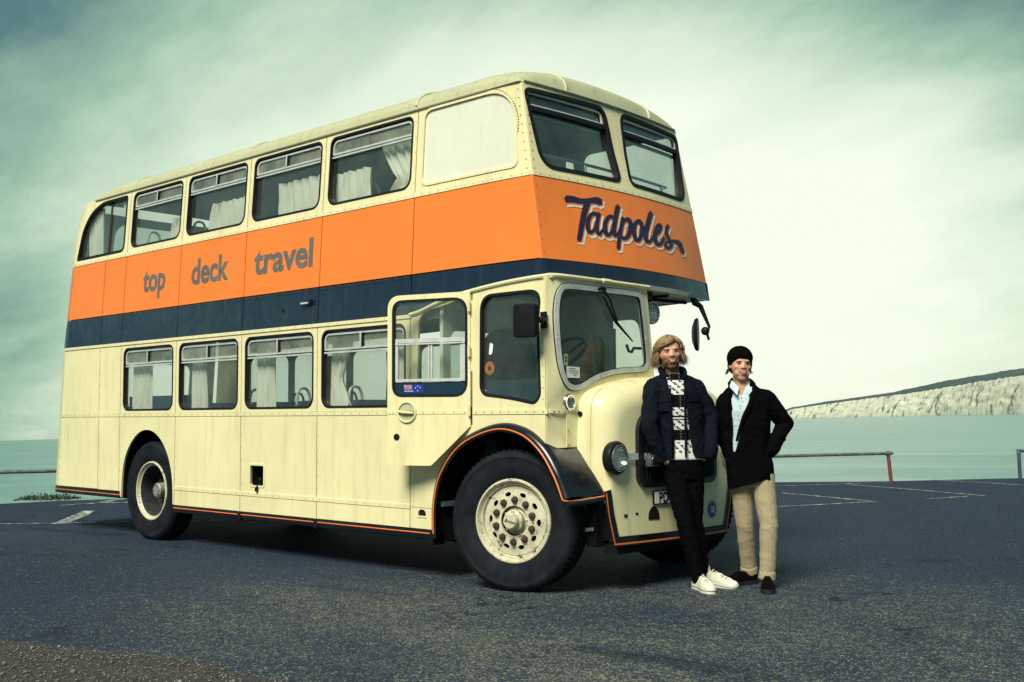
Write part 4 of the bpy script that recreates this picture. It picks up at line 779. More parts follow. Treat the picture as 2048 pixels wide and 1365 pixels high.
for z in [2.65+0.11*i for i in range(6)]: rivets.ball(FR(yl(z)+0.018, z, -0.002), 0.005, 6, 4)
for z0, z1, m_ in ((2.46, 2.592, NAVY), (2.600, 3.279, ORANGE), (3.283, 4.07, CREAM)):
    mb = MB(); mb.tube([Vector(SN(xf(lerp(z0, z1, i/12))-0.010, lerp(z0, z1, i/12), 0.0145)) for i in range(13)], 0.0165, 10); mb.build('corner_bead', m_, bus)
# ---------------- far side body
far = []
def farp(name, lp, mat, holes=()): return plate(name, lp, list(holes), SFar, mat, bus, 0, 0.022, 0.25, None)
FX = -0.75
lowh = [win_loop(a, b_, 1.452, 2.182, 0.1) for a, b_ in [(P1-0.5, P2)]+LW]
farp('far_lower_side', [(xr(zb)+0.02, 0.43), (FX, 0.43), (FX, ZC), (xr(ZC)+0.02, ZC)], CREAM, lowh)
farp('far_navy_band', [(xr(ZC)+0.02, ZC+.004), (0.38, ZC+.20), (0.36, ZB), (xr(ZB)+0.02, ZB)], NAVY)
farp('far_orange_band', [(xr(ZB)+0.02, ZB+.004), (0.346, ZB+.004), (0.216, ZO), (xr(ZO)+0.02, ZO)], ORANGE)
uph = [win_loop(a, b_, UWZ0, UWZ1, 0.1) for a, b_ in [(-7.25, P2)]+UW+[(P6, 0.10)]]
farp('far_upper_side', [(xr(ZO)+0.02, ZO+.004), (0.215, ZO+.004), (0.07, ZT), (xr(4.03)+0.02, ZT)], CREAM, uph)
for lp in lowh+uph: sheet(MB(), lp, [], SFar, 0.008, 0.013).build('far_pane', GLASS_FAR, bus)
for i, (a, b_) in enumerate(UW+LW): z0 = UWZ0 if i < 4 else 1.452; grid_curtain(b_-0.32, b_-0.10, z0, z0+0.68, BW-0.20, 3, None, i).build('far_curtain', CURTAIN, bus, 80, fix=False)
ew = rrect(0.70, 3.45, 1.74, 3.93, 0.14)
RH = [[(0.15, 0.45), (2.29, 0.45), (2.29, 3.28), (0.15, 3.28)], [(0.17, 3.284), (2.27, 3.284), (2.22, 3.7), (2.05, 4.03), (0.39, 4.03), (0.22, 3.7)]]
plate('rear_panel', RH[0], [rrect(0.5, 1.5, 1.94, 2.1, 0.1)], RR, CREAM, bus, 0, 0.03, 0.15, 0.2); plate('rear_dome', RH[1], [ew], RR, CREAM, bus, 0, 0.03, 0.1, 0.15)
sheet(MB(), ew, [], RR, 0.01, 0.015).build('rear_pane', GLASS_FAR, bus)
# ---------------- roof
def rear_x(y): return -7.455+0.42*clamp((abs(y-1.22)/1.13-0.62)/0.38)**2.2
def roof_z(x, y, drop=0.0):
    a = clamp(abs(y-1.22)/(1.13-drop)); sy = (1-a**2.5)**(1/2.5)
    xe = xf(4.09)+0.085*(1-((y-1.22)/1.18)**2); tx = clamp((x-(xe-0.60))/0.60); sx = (1-tx**2.5)**(1/2.5)
    xs_ = rear_x(y)+drop; tb = clamp((xs_+0.735-x)/0.74); sb = (1-tb**2.4)**(1/2.4)
    return ZT-0.004+(0.272-drop)*sy*sx*sb
def roofmesh(drop, name, mat):
    vs = []; nu, nv = 70, 40
    for j in range(nv+1):
        y = 1.22-(1.13-drop)*cos(pi*j/nv)
        xe = xf(4.09)+0.085*(1-((y-1.22)/1.18)**2)-drop; x0 = rear_x(y)+drop
        for i in range(nu+1):
            t = i/nu; s = (1-cos(pi*t))/2; x = lerp(x0, xe, lerp(t, s, 0.75)); vs.append((x, y, roof_z(x, y, drop)))
    n = nu+1
    return MB().add(vs, [(j*n+i, j*n+i+1, (j+1)*n+i+1, (j+1)*n+i) for j in range(nv) for i in range(nu)]).build(name, mat, bus, 60)
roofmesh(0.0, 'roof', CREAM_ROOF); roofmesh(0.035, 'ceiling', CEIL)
mb = MB()
mb.tube([Vector(SN(x, ZT, -0.008)) for x in [xr(4.0)+0.50+0.25*i for i in range(32)] if x < xf(ZT)-0.15], 0.014, 8); mb.build('gutter', CREAM_ROOF, bus)
mb = MB(); mb.tube([Vector((xf(4.09)+0.085*(1-((y-1.22)/1.18)**2)+0.004, y, ZT+0.006)) for y in [0.13+0.06*i for i in range(37)]], 0.012, 8); mb.build('front_gutter', CREAM_ROOF, bus)
for X_, rs_ in ((P6-0.02, 0.014), (P4, 0.007), (P2+0.1, 0.007)):
    mb = MB(); mb.tube([Vector((X_, y, roof_z(X_, y)+0.003)) for y in [1.22-1.128*cos(pi*i/30) for i in range(31)]], rs_, 6); mb.build('roof_seam', CREAM_ROOF, bus)
for y in (0.62, 1.82):
    mb = MB(); xe = xf(4.09)+0.085*(1-((y-1.22)/1.18)**2)
    mb.tube([Vector((x, y, roof_z(x, y)+0.002)) for x in [P6+(xe-P6)*sin(pi/2*i/24) for i in range(25)]], 0.012, 6); mb.build('roof_seam', CREAM_ROOF, bus)
# ---------------- seam backing, skirts
mb = MB()
for X_ in (P1, P2, P3, P4, P5, P6): sheet(mb, bx(X_-0.02, 0.44, X_+0.02, 4.06), [], SN, 0.026, 0.032)
mb.build('body_pillars', SEAM, bus)
mb = MB(); sheet(mb, bx(xr(.45)+0.03, 0.44, P2+0.03, 0.524), [], SN, -0.004, 0.03, 0.1, 0.1); mb.build('rear_skirt_board', BLACKP, bus)
mb = MB(); mb.tube([Vector(SN(x, 0.483-0.003*(x+7.5), -0.006)) for x in [-7.93+0.1*i for i in range(19)]], 0.005, 6); mb.build('skirt_stripe', STRIPE, bus)
for a, b_ in ((P3-0.02, P4), (P4, P5), (P5, P6), (P6, -0.80)):
    MB().box(a+0.004, b_-0.004, -0.004, 0.03, 0.345, 0.422).build('skirt_board', BLACKP, bus, bevel=0.006)
mb = MB(); mb.tube([(P3, -0.006, 0.392), (-0.87, -0.006, 0.392), (-0.845, -0.006, 0.405), (-0.84, -0.006, 0.45)], 0.0055, 6); mb.build('skirt_stripe', STRIPE, bus)
for X_ in (P4, P5): MB().box(X_-0.03, X_+0.03, -0.012, 0.02, 0.335, 0.425).build('skirt_bracket', BLACKP, bus, bevel=0.004)
rv = rivets.build('rivet_heads', RIVET, bus); rv['kind'] = 'stuff'
# underframe and wells
mb = MB(); mb.box(-7.6, -6.15, 0.12, 2.3, 0.46, 0.60); mb.box(-4.9, -0.9, 0.05, 2.39, 0.36, 0.60); mb.box(-4.6, -0.9, 0.5, 1.9, 0.26, 0.40); mb.box(-6.2, -4.9, 0.45, 2.0, 0.5, 1.3); mb.box(-6.9, -6.4, 0.3, 0.9, 0.40, 0.5)
mb.build('underframe', DARK, bus)
mb = MB(); pts = arch_r; n = len(pts)
mb.add([(x, 0.025, z) for x, z in pts]+[(x, 0.5, z) for x, z in pts], [(i, i+1, n+i+1, n+i) for i in range(n-1)]); mb.add([(x, 0.5, z) for x, z in pts], [tuple(range(n))]); mb.build('rear_wheel_well', DARK, bus)
MB().tube([(-5.52, 0.2, 0.535), (-5.52, 2.24, 0.535)], 0.09, 10).build('rear_axle', DARK, bus)
MB().tube([(0, 0.25, 0.48), (0, 2.19, 0.48)], 0.06, 10).build('front_axle', DARK, bus)
# ---------------- interior
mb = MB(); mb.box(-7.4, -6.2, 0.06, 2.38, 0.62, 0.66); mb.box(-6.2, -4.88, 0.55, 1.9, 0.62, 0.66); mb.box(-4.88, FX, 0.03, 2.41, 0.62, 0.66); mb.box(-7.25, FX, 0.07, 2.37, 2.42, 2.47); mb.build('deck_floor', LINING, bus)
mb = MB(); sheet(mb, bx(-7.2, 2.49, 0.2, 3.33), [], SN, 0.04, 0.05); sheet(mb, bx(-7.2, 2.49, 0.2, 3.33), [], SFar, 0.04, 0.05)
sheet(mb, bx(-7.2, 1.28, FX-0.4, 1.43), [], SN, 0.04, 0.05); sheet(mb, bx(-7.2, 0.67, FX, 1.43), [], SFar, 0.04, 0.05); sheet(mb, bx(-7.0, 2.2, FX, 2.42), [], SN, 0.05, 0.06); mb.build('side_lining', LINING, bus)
sheet(MB(), bx(-6.2, 1.40, -4.48, 1.62), [], lambda u, v, d: (u, 0.14+d, v), 0, 0.02).build('galley_panel', INNAVY, bus)
bh = rrect(0.12, 1.45, 0.98, 2.10, 0.08)
plate('bulkhead', [(0.03, 1.34), (0.46, 1.34), (0.46, 0.66), (1.98, 0.66), (1.98, 1.34), (2.40, 1.34), (2.40, 2.42), (0.03, 2.42)], [bh, rrect(1.45, 1.45, 2.25, 2.15, 0.08)], lambda y, z, d: (FX-d, y, z), LINING_CAB, bus, 0, 0.04)
for lp in (bh, rrect(1.45, 1.45, 2.25, 2.15, 0.08)): sheet(MB(), lp, [], lambda y, z, d: (FX-d, y, z), 0.018, 0.022).build('bulkhead_pane', GLASS_FAR, bus)
def seat(x, y, z, w=0.85):
    mb = MB(); mb.box(x-0.22, x+0.22, y-w/2, y+w/2, z+0.36, z+0.47)
    o = mb.build('seat', SEATM, bus, bevel=0.03)
    prof = roundpoly([(y-w/2, z+0.45), (y+w/2, z+0.45), (y+w/2-0.02, z+0.98), (y-w/2+0.02, z+0.98)], [0.02, 0.02, 0.14, 0.14], 6)
    sheet(MB(), prof, [], lambda u, v, d: (x-0.22-d-(v-z-0.45)*0.18, u, v), 0, 0.09, 0.2).build('seat_back', SEATM, o)
    mb = MB(); yy = y-w/2+0.06
    mb.tube(catmull([Vector((x-0.36, yy, z+0.80)), Vector((x-0.365, yy, z+1.02)), Vector((x-0.365, yy+0.035, z+1.095)), Vector((x-0.365, yy+0.11, z+1.095)), Vector((x-0.365, yy+0.15, z+1.02)), Vector((x-0.365, yy+0.155, z+0.9))], 4), 0.014, 8); mb.build('grab_rail', ALU, o)
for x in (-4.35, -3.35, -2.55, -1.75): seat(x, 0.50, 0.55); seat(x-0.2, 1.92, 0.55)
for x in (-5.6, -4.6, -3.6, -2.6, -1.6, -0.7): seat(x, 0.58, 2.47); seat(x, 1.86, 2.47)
mb = MB()
for y in (0.35, 0.9, 1.55, 2.1): mb.tube([FR(y, 3.36, 0.16), FR(y, 3.52, 0.16)], 0.012, 6)
mb.tube([FR(0.2+0.1*i, 3.52, 0.16) for i in range(21)], 0.014, 8); mb.build('front_hand_rail', CHROME, bus)
# ---------------- cab side with door opening and quarter window
cabwin = roundpoly([(-0.295, 1.535), (0.02, 1.505), (0.30, 1.455), (0.365, 1.52), (0.335, 2.36), (-0.285, 2.355)], [0.10, 0.2, 0.10, 0.12, 0.11, 0.13], 6)
doorop = roundpoly([(-1.06, 1.02), (-0.80, 1.02), (-0.425, 1.33), (-0.425, 2.345), (-1.02, 2.255)], [0.02, 0.02, 0.02, 0.04, 0.12], 5)
arch_cut = [(x, z) for x, z in fend if z > 0.60 and x < 0.40]
top = [(x, z-0.004) for x, z in curve_b if -1.10 < x < 0.36]
cab_lp = [(P6+G, 0.602), (-0.83, 0.602)] + [(x, z-0.02) for x, z in arch_cut] + [(0.405, 1.13), (0.405, 2.44)] + top[::-1] + [(P6+G, 2.24)]
plate('cab_side_panel', cab_lp, [cabwin, doorop], SN, CREAM, bus, 0.0, 0.022, 0.2)
cw = ringplate('cab_quarter_window', cabwin, 0.022, SN, RUBBER, bus, -0.003, 0.04)
sheet(MB(), offs(cabwin, 0.0225), [], SN, 0.026, 0.031).build('pane', GLASS, cw)
sheet(MB(), bx(-0.27, 1.46, 0.36, 1.655), [], SN, 0.036, 0.05).build('lower_blind', INNAVY, cw)
def disc(fm, c, r, n=20): return [fm(c[0]+r*cos(2*pi*k/n), c[1]+r*sin(2*pi*k/n), 0) for k in range(n)]
def dplate(name, c, r, fm, mat, parent, d0, d1, n=20): return sheet(MB(), [(c[0]+r*cos(2*pi*k/n), c[1]+r*sin(2*pi*k/n)) for k in range(n)], [], fm, d0, d1).build(name, mat, parent)
dplate('round_sticker', (-0.205, 1.755), 0.055, SN, ORSTK, cw, 0.0245, 0.0255)
s_ = dplate('sticker_print', (-0.205, 1.755), 0.02, SN, RUST, cw, 0.0238, 0.0243)
sheet(MB(), roundpoly([(-0.215, 1.86), (-0.175, 1.87), (-0.165, 1.95), (-0.20, 1.965)], 0.02), [], SN, 0.0245, 0.0255).build('torn_sticker', WHITE, cw)
plate('cab_waist_strip', bx(-0.37, ZW-0.018, 0.43, ZW+0.018), [], SN, CREAM, bus, -0.006, 0.0)
rv2 = MB()
for i in range(9): rv2.ball(SN(-0.33+0.09*i, ZW, -0.008), 0.0055, 6, 4)
for i in range(11): rv2.ball(SN(0.385, 1.5+0.088*i, -0.002), 0.005, 6, 4)
MB().add([SN(-0.388, 1.30, -0.003), SN(-0.376, 1.30, -0.003), SN(-0.376, 2.39, -0.003), SN(-0.388, 2.39, -0.003)], [(0, 1, 2, 3)]).build('door_shut_gap', RUBBER, bus)
# door, ajar on its front hinges
TH = radians(19); HX, HY = -0.388, -0.014
def DR(s, z, d=0.0):
    n = Vector((sin(TH), -cos(TH), 0)); p = Vector((HX-s*cos(TH), HY-s*sin(TH), z)) - n*d; return (p.x, p.y, p.z)
dl = roundpoly([(0.0, 1.29), (0.0, 2.392), (0.772, 2.388), (0.772, 0.965), (0.36, 0.965)], [0.0, 0.01, 0.12, 0.01, 0.02], 7)[::-1]
dw = roundpoly([(0.022, 1.53), (0.022, 2.348), (0.728, 2.348), (0.728, 1.535)], [0.13, 0.13, 0.10, 0.10], 6)[::-1]
door = plate('cab_door', dl, [dw], DR, CREAM, bus, 0.0, 0.035, 0.3)
plate('door_waist_strip', bx(0.004, 1.39, 0.768, 1.418), [], DR, CREAM, door, -0.004, 0.0)
for i in range(8):
    if not 2 < i < 1: rv2.ball(DR(0.05+0.095*i, 1.404, -0.006), 0.005, 6, 4)
g = ringplate('door_window', dw, 0.022, DR, RUBBER, door, -0.004, 0.03)
sheet(MB(), offs(dw, 0.0225), [], DR, 0.014, 0.018).build('door_pane', GLASS, door)
sheet(MB(), roundpoly([(0.045, 1.545), (0.045, 1.655), (0.705, 1.655), (0.705, 1.545)], [0.1, 0.0, 0.0, 0.08])[::-1], [], DR, 0.008, 0.013).build('door_infill', INNAVY, door)
mb = MB(); ol = bx(0.045, 1.660, 0.695, 2.02); sheet(mb, ol, [bx(0.072, 1.683, 0.668, 1.985)], DR, -0.004, 0.012); mb.build('slider_frame', ALUW, door)
sheet(MB(), bx(0.045, 1.968, 0.695, 1.980), [], DR, -0.010, -0.004).build('slider_rail', ALU, door)
sheet(MB(), bx(0.345, 1.684, 0.362, 1.967), [], DR, -0.002, 0.010).build('slider_stile', ALUW, door); sheet(MB(), bx(0.372, 1.684, 0.386, 1.967), [], DR, -0.002, 0.010).build('slider_stile', ALUW, door)
sheet(MB(), bx(0.074, 1.684, 0.092, 1.967), [], DR, 0.0, 0.010).build('slider_stile', ALUW, door)
ring = MB(); ring.tube([DR(0.584+0.083*cos(2*pi*k/28), 1.407+0.083*sin(2*pi*k/28), -0.008) for k in range(28)], 0.009, 8, closed=True); ring.build('handle_ring', CREAM, door)
dplate('handle_recess', (0.584, 1.407), 0.078, DR, CREAM_ROOF, door, -0.004, 0.0)
hb = MB(); hb.tube([DR(0.66, 1.412, -0.020), DR(0.60, 1.405, -0.03), DR(0.515, 1.400, -0.022)], [0.009, 0.012, 0.008], 8); hb.build('door_handle', CREAM, door)
dplate('door_lock', (0.683, 1.20), 0.028, DR, DARK, door, -0.004, 0.0)
for z in (1.42, 1.90, 2.27):
    mb = MB(); mb.tube([(HX+0.002, HY-0.016, z-0.045), (HX+0.002, HY-0.016, z+0.045)], 0.013, 8); mb.build('hinge', CREAM, bus)
# flag sticker on the door
fl = plate('flag_sticker', bx(0.432, 1.568, 0.622, 1.638), [], DR, BLUESTK, door, 0.0065, 0.0075)
def DRm(u, v, d=0.0): return DR(0.622-u, 1.568+v, d)
sheet(MB(), bx(0.006, 0.028, 0.080, 0.066), [], DRm, 0.0058, 0.0064).build('union_canton', BLUESTK, fl)
mb = MB()
def bar2(mb, a, b_, w, d):
    a = Vector(a); b_ = Vector(b_); t = (b_-a).normalized(); n = Vector((-t.y, t.x))*w/2
    mb.add([DRm(q.x, q.y, d) for q in (a-n, b_-n, b_+n, a+n)], [(0, 1, 2, 3)])
mw = MB(); bar2(mw, (0.010, 0.030), (0.076, 0.064), 0.008, 0.0055); bar2(mw, (0.010, 0.064), (0.076, 0.030), 0.008, 0.0053); bar2(mw, (0.043, 0.028), (0.043, 0.066), 0.015, 0.0051); bar2(mw, (0.006, 0.047), (0.080, 0.047), 0.013, 0.0049); mw.build('flag_white_cross', WHITE, fl, fix=False)
mr_ = MB(); bar2(mr_, (0.043, 0.028), (0.043, 0.066), 0.008, 0.0045); bar2(mr_, (0.006, 0.047), (0.080, 0.047), 0.007, 0.0043); bar2(mr_, (0.010, 0.030), (0.076, 0.064), 0.003, 0.0041); bar2(mr_, (0.010, 0.064), (0.076, 0.030), 0.003, 0.0039); mr_.build('flag_red_cross', REDSTK, fl, fix=False)
ms = MB()
for cx, cy in ((0.135, 0.056), (0.115, 0.040), (0.158, 0.042), (0.136, 0.016)):
    pts = [DRm(cx+(0.0075 if k % 2 == 0 else 0.003)*sin(pi*k/5), cy+(0.0075 if k % 2 == 0 else 0.003)*cos(pi*k/5), 0.0052) for k in range(10)]
    ms.add(pts, [tuple(range(10))])
ms.build('flag_stars', WHITE, fl, fix=False)
text_mesh('NEW ZEALAND', 0.013, lambda u, v: DRm(0.010+u, 0.010+v, 0.005), 'flag_lettering', WHITE, fl, 0.9, 0.0004)
# ---------------- cab front
def CF(y, z, d=0.0): y *= 0.94; return (0.455+0.05*y-0.055*clamp((0.17-y)/0.17)**2.2-d, y, z)
ws = [(0.285, 1.572), (0.385, 1.588), (0.50, 1.635), (0.615, 1.672), (0.78, 1.705), (0.95, 1.725), (1.15, 1.735), (1.235, 1.757), (1.275, 1.83), (1.245, 2.08), (1.205, 2.31), (1.175, 2.37), (1.105, 2.395), (0.65, 2.397), (0.225, 2.395), (0.13, 2.365), (0.085, 2.28), (0.072, 2.10), (0.10, 1.80), (0.145, 1.66), (0.20, 1.595)]
ws = [tuple(p) for p in catmull(ws, 3, True)]
cf = [(0.012, 1.125), (1.36, 1.125), (1.365, 1.72), (1.275, 2.445), (0.012, 2.445)]
plate('cab_front_panel', cf, [ws], CF, CREAM, bus, 0.0, 0.022, 0.06)
wsf = plate('windscreen', offs(ws, -0.006), [offs(ws, 0.036)], CF, ALUW, bus, -0.014, 0.02, 0.1, sharp=50)
sheet(MB(), offs(ws, -0.012), [offs(ws, 0.002)], CF, -0.006, 0.0, 0.1).build('windscreen_rubber', RUBBER, wsf)
sheet(MB(), offs(ws, 0.034), [offs(ws, 0.040)], CF, -0.012, 0.01, 0.1).build('windscreen_inner_rubber', RUBBER, wsf)
sheet(MB(), offs(ws, 0.0365), [], CF, 0.0, 0.005, 0.2).build('pane', GLASS_WS, wsf)
for (y, z) in ((0.30, 2.378), (0.345, 2.378), (0.87, 2.378), (0.92, 2.378), (0.092, 2.0), (0.094, 1.97), (1.235, 2.0), (1.238, 1.965), (0.60, 1.685), (0.615, 1.689)):
    rv2.ball(CF(y, z, -0.015), 0.006, 6, 4)
sheet(MB(), bx(0.165, 1.76, 0.215, 1.85), [], CF, -0.002, -0.001).build('green_disc_sticker', simple('green_sticker', (0.35, 0.42, 0.22), 0.6), wsf)
mb = MB(); sheet(mb, bx(0.18, 1.79, 0.20, 1.805), [], CF, -0.0035, -0.003); sheet(mb, bx(0.18, 1.815, 0.20, 1.83), [], CF, -0.0035, -0.003); mb.build('sticker_digits', DARK, wsf)
sheet(MB(), [(0.20, 1.665), (0.36, 1.665), (0.358, 1.75), (0.195, 1.755)], [], CF, -0.002, -0.001).build('paper_permit', WHITE, wsf)
mb = MB()
for k, (a, b_) in enumerate(((0.23, 0.31), (0.22, 0.34), (0.24, 0.34), (0.28, 0.32))): sheet(mb, bx(a, 1.735-0.017*k, b_, 1.7385-0.017*k), [], CF, -0.0035, -0.003)
mb.build('permit_writing', DARK, wsf)
text_mesh('BRISTOL', 0.045, lambda u, v: CF(0.985+u, 1.80+v+0.01*u, -0.003), 'windscreen_lettering', simple('faded_green_lettering', (0.28, 0.36, 0.24), 0.6), wsf, 0.9, 0.001)
bpy.data.objects.remove(bpy.data.objects['windscreen_lettering'])
# wiper
mb = MB(); mb.tube([CF(0.64, 2.385, -0.03), CF(0.70, 2.30, -0.05), CF(0.80, 2.13, -0.045)], [0.012, 0.009, 0.006], 6); mb.tube([CF(0.585, 2.38, -0.02), CF(0.62, 2.395, -0.03), CF(0.665, 2.385, -0.03)], 0.012, 6); mb.build('wiper_arm', BLACKPL, wsf)
mb = MB(); mb.tube([CF(0.645, 2.325, -0.025), CF(0.80, 2.13, -0.028), CF(1.035, 1.98, -0.022)], [0.008, 0.013, 0.006], 6); mb.build('wiper_blade', BLACKPL, wsf)
mb = MB(); mb.tube([CF(1.02, 1.955, 0.03), CF(1.05, 1.90, 0.03), CF(1.09, 1.895, 0.03), CF(1.12, 1.93, 0.03), CF(1.22, 1.93, 0.03)], 0.013, 6); mb.build('windscreen_catch', BLACKPL, wsf)
# cab drip moulding
mb = MB(); pts = [Vector(SN(x, z, -0.006)) for x, z in curve_b] + [Vector((0.425, 0.035, 2.456)), Vector((0.464, 0.10, 2.456)), Vector((0.482, 0.25, 2.455)), Vector((0.512, 0.8, 2.452)), Vector((0.535, 1.20, 2.448))]
mb.tube(pts, 0.017, 8); mb.build('drip_moulding', CREAM, bus)
MB().tube([Vector((0.506, 0.60, 2.453)), Vector((0.511, 0.70, 2.453))], 0.021, 8).build('moulding_joint', CREAM, bus)
MB().box(0.0, 0.45, 0.03, 1.19, 2.435, 2.446).build('cab_roof', CREAM, bus)
# round vent
vm = Matrix.Translation(CF(0.225, 1.473, 0)) @ Matrix.Rotation(radians(90), 4, 'Z') @ Matrix.Scale(-1, 4, Vector((0, 1, 0)))
v_ = MB().lathe([(0.030, 0.004), (0.042, 0.010), (0.048, 0.02), (0.060, 0.022), (0.068, 0.012), (0.070, 0.0)], vm, 28).build('cab_vent', CHROME, bus)
MB().lathe([(0.0, 0.006), (0.043, 0.006)], vm, 24).build('vent_mesh', DARK, v_)
mb = MB()
for k in range(5): mb.tube([CF(0.19, 1.45+0.012*k, -0.008), CF(0.26, 1.45+0.012*k, -0.008)], 0.002, 4)
mb.build('vent_slats', ALU, v_)
plate('cab_front_waist_strip', [(0.03, 1.392), (0.36, 1.392), (0.36, 1.425), (0.03, 1.425)], [], CF, CREAM, bus, -0.006, 0.0, 0.05)
plate('cab_front_cover', [(0.19, 1.13), (0.36, 1.13), (0.36, 1.388), (0.19, 1.388)], [], CF, CREAM, bus, -0.004, 0.0, 0.05)
for y, z in ((0.06, 1.408), (0.10, 1.408), (0.16, 1.408), (0.33, 1.408), (0.345, 1.37), (0.205, 1.26), (0.21, 1.15)): rv2.ball(CF(y, z, -0.008), 0.007, 6, 4)
o = rv2.build('cab_rivet_heads', RIVET, bus); o['kind'] = 'stuff'
# cab far wall with window, floor
def CW(x, z, d=0.0): return (x, 1.285-(z-1.72)*0.118+d, z)
cwl = roundpoly([(-0.13, 1.70), (0.42, 1.70), (0.40, 2.19), (-0.13, 2.19)], [0.03, 0.04, 0.10, 0.17], 6)
plate('cab_inner_wall', bx(-0.745, 1.1, 0.485, 2.43), [cwl], CW, LINING_CAB, bus, 0, 0.03); sheet(MB(), cwl, [], CW, 0.01, 0.015).build('cab_inner_pane', GLASS_FAR, bus)
MB().box(-0.74, 0.40, 0.43, 1.34, 0.98, 1.02).build('cab_floor', DARK, bus)
sheet(MB(), roundpoly([(0.30, 1.05), (0.86, 1.05), (0.86, 2.12), (0.30, 2.12)], [0.02, 0.02, 0.26, 0.26], 8), [], lambda y, z, d: (-0.40-d-(z-1)*0.06, y, z), 0, 0.10).build('driver_seat_back', SEATM, bus)
MB().box(-0.42, 0.05, 0.30, 0.86, 1.38, 1.50).build('driver_seat_cushion', SEATM, bus, bevel=0.04)
sw = MB(); M_ = Matrix.Translation((0.14, 0.50, 1.86)) @ Matrix.Rotation(radians(-34), 4, 'Y')
sw.tube([M_ @ Vector((0.235*cos(2*pi*k/32), 0.235*sin(2*pi*k/32), 0)) for k in range(32)], 0.016, 8, closed=True)
for k in range(3): a = 2*pi*k/3+0.5; sw.tube([M_ @ Vector((0, 0, -0.02)), M_ @ Vector((0.23*cos(a), 0.23*sin(a), 0))], 0.010, 6)
sw.ball(M_ @ Vector((0, 0, -0.01)), 0.04, 10, 6); sw.tube([M_ @ Vector((0, 0, 0)), M_ @ Vector((0, 0, -0.9))], 0.022, 8)
sw.build('steering_wheel', BLACKPL, bus)
MB().box(0.18, 0.37, 0.12, 1.28, 1.05, 1.60).build('dashboard', SEATM, bus, bevel=0.03)
MB().tube([(-0.42, 0.95, 1.02), (-0.42, 0.95, 2.42)], 0.016, 8).build('cab_pole', ALU, bus)
# overhang underside
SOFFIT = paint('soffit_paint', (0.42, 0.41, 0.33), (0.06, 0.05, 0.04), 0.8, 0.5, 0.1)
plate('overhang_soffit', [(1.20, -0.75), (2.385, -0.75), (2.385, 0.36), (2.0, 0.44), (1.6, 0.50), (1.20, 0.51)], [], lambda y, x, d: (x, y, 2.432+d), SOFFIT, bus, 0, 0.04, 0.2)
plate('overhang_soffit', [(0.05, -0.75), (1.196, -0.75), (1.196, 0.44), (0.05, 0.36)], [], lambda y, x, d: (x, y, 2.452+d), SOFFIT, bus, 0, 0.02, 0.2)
mb = MB(); mb.tube([(-0.2, 1.62, 2.42), (0.42, 1.66, 2.42)], 0.012, 6); mb.tube([(0.1, 1.35, 2.42), (0.18, 2.3, 2.42)], 0.015, 6); mb.build('soffit_pipes', DARK, bus)

# ---------------- bonnet cowl
cow = [(0.44, 0.42), (0.365, 0.62), (0.325, 0.80), (0.30, 0.98), (0.30, 1.18), (0.315, 1.40), (0.335, 1.485), (0.385, 1.545), (0.47, 1.585), (0.64, 1.628), (0.82, 1.658), (0.98, 1.68), (1.22, 1.69)]
cow = [tuple(p) for p in catmull(cow, 4)]; cow = cow + [(BW-y, z) for y, z in cow[::-1][1:]]
def cowl_ring(inset, X_):
    out = []
    for y, z in cow:
        k = clamp((z-0.8)/0.4); yy = 1.22+(y-1.22)*(1-inset/0.92*(0.35+0.65*k)); zz = 0.42+(z-0.42)*(1-inset/1.28); out.append((X_-0.05*((yy-1.22)/0.9)**2*(1 if X_ > 0.6 else 0), yy, zz))
    return out
mb = MB(); rings = [cowl_ring(0, 0.44), cowl_ring(0, 0.52)] + [cowl_ring(0.175*(1-cos(t)), 0.60+0.19*sin(t)) for t in [pi/2*i/9 for i in range(10)]]
n = len(cow); vs = [p for r_ in rings for p in r_]; fs = [(i*n+k, i*n+k+1, (i+1)*n+k+1, (i+1)*n+k) for i in range(len(rings)-1) for k in range(n-1)]
last = rings[-1]; half = (n-1)//2; b0 = (len(rings)-1)*n
cols = 14; base = len(vs)
for k in range(half+1):
    a = Vector(last[k]); c = Vector(last[n-1-k])
    for j in range(1, cols): q = a.lerp(c, j/cols); yy = q.y; vs.append((0.79-0.05*((yy-1.22)/0.9)**2+0.0*a.x, q.y, q.z))
def vid(k, j): return b0+k if j == 0 else (b0+n-1-k if j == cols else base+k*(cols-1)+j-1)
for k in range(half):
    for j in range(cols):
        q = (vid(k, j), vid(k, j+1), vid(k+1, j+1), vid(k+1, j)); fs.append(q if len(set(q)) == 4 else tuple(dict.fromkeys(q)))
mb.add(vs, fs); cowl = mb.build('bonnet_cowl', CREAM, bus, 70)
def CO(y, z, d=0.0): return (0.79-0.05*((y-1.22)/0.9)**2-d, y, z)
mb = MB(); mb.tube([Vector((0.462, y, z+0.004)) for y, z in cow if z > 1.1], 0.008, 6); mb.build('cowl_joint', RUBBER, bus)
rv3 = MB(); rv3.ball((0.50, 0.305, 1.385), 0.020, 8, 6); rv3.build('cowl_bolt', DARK, bus)
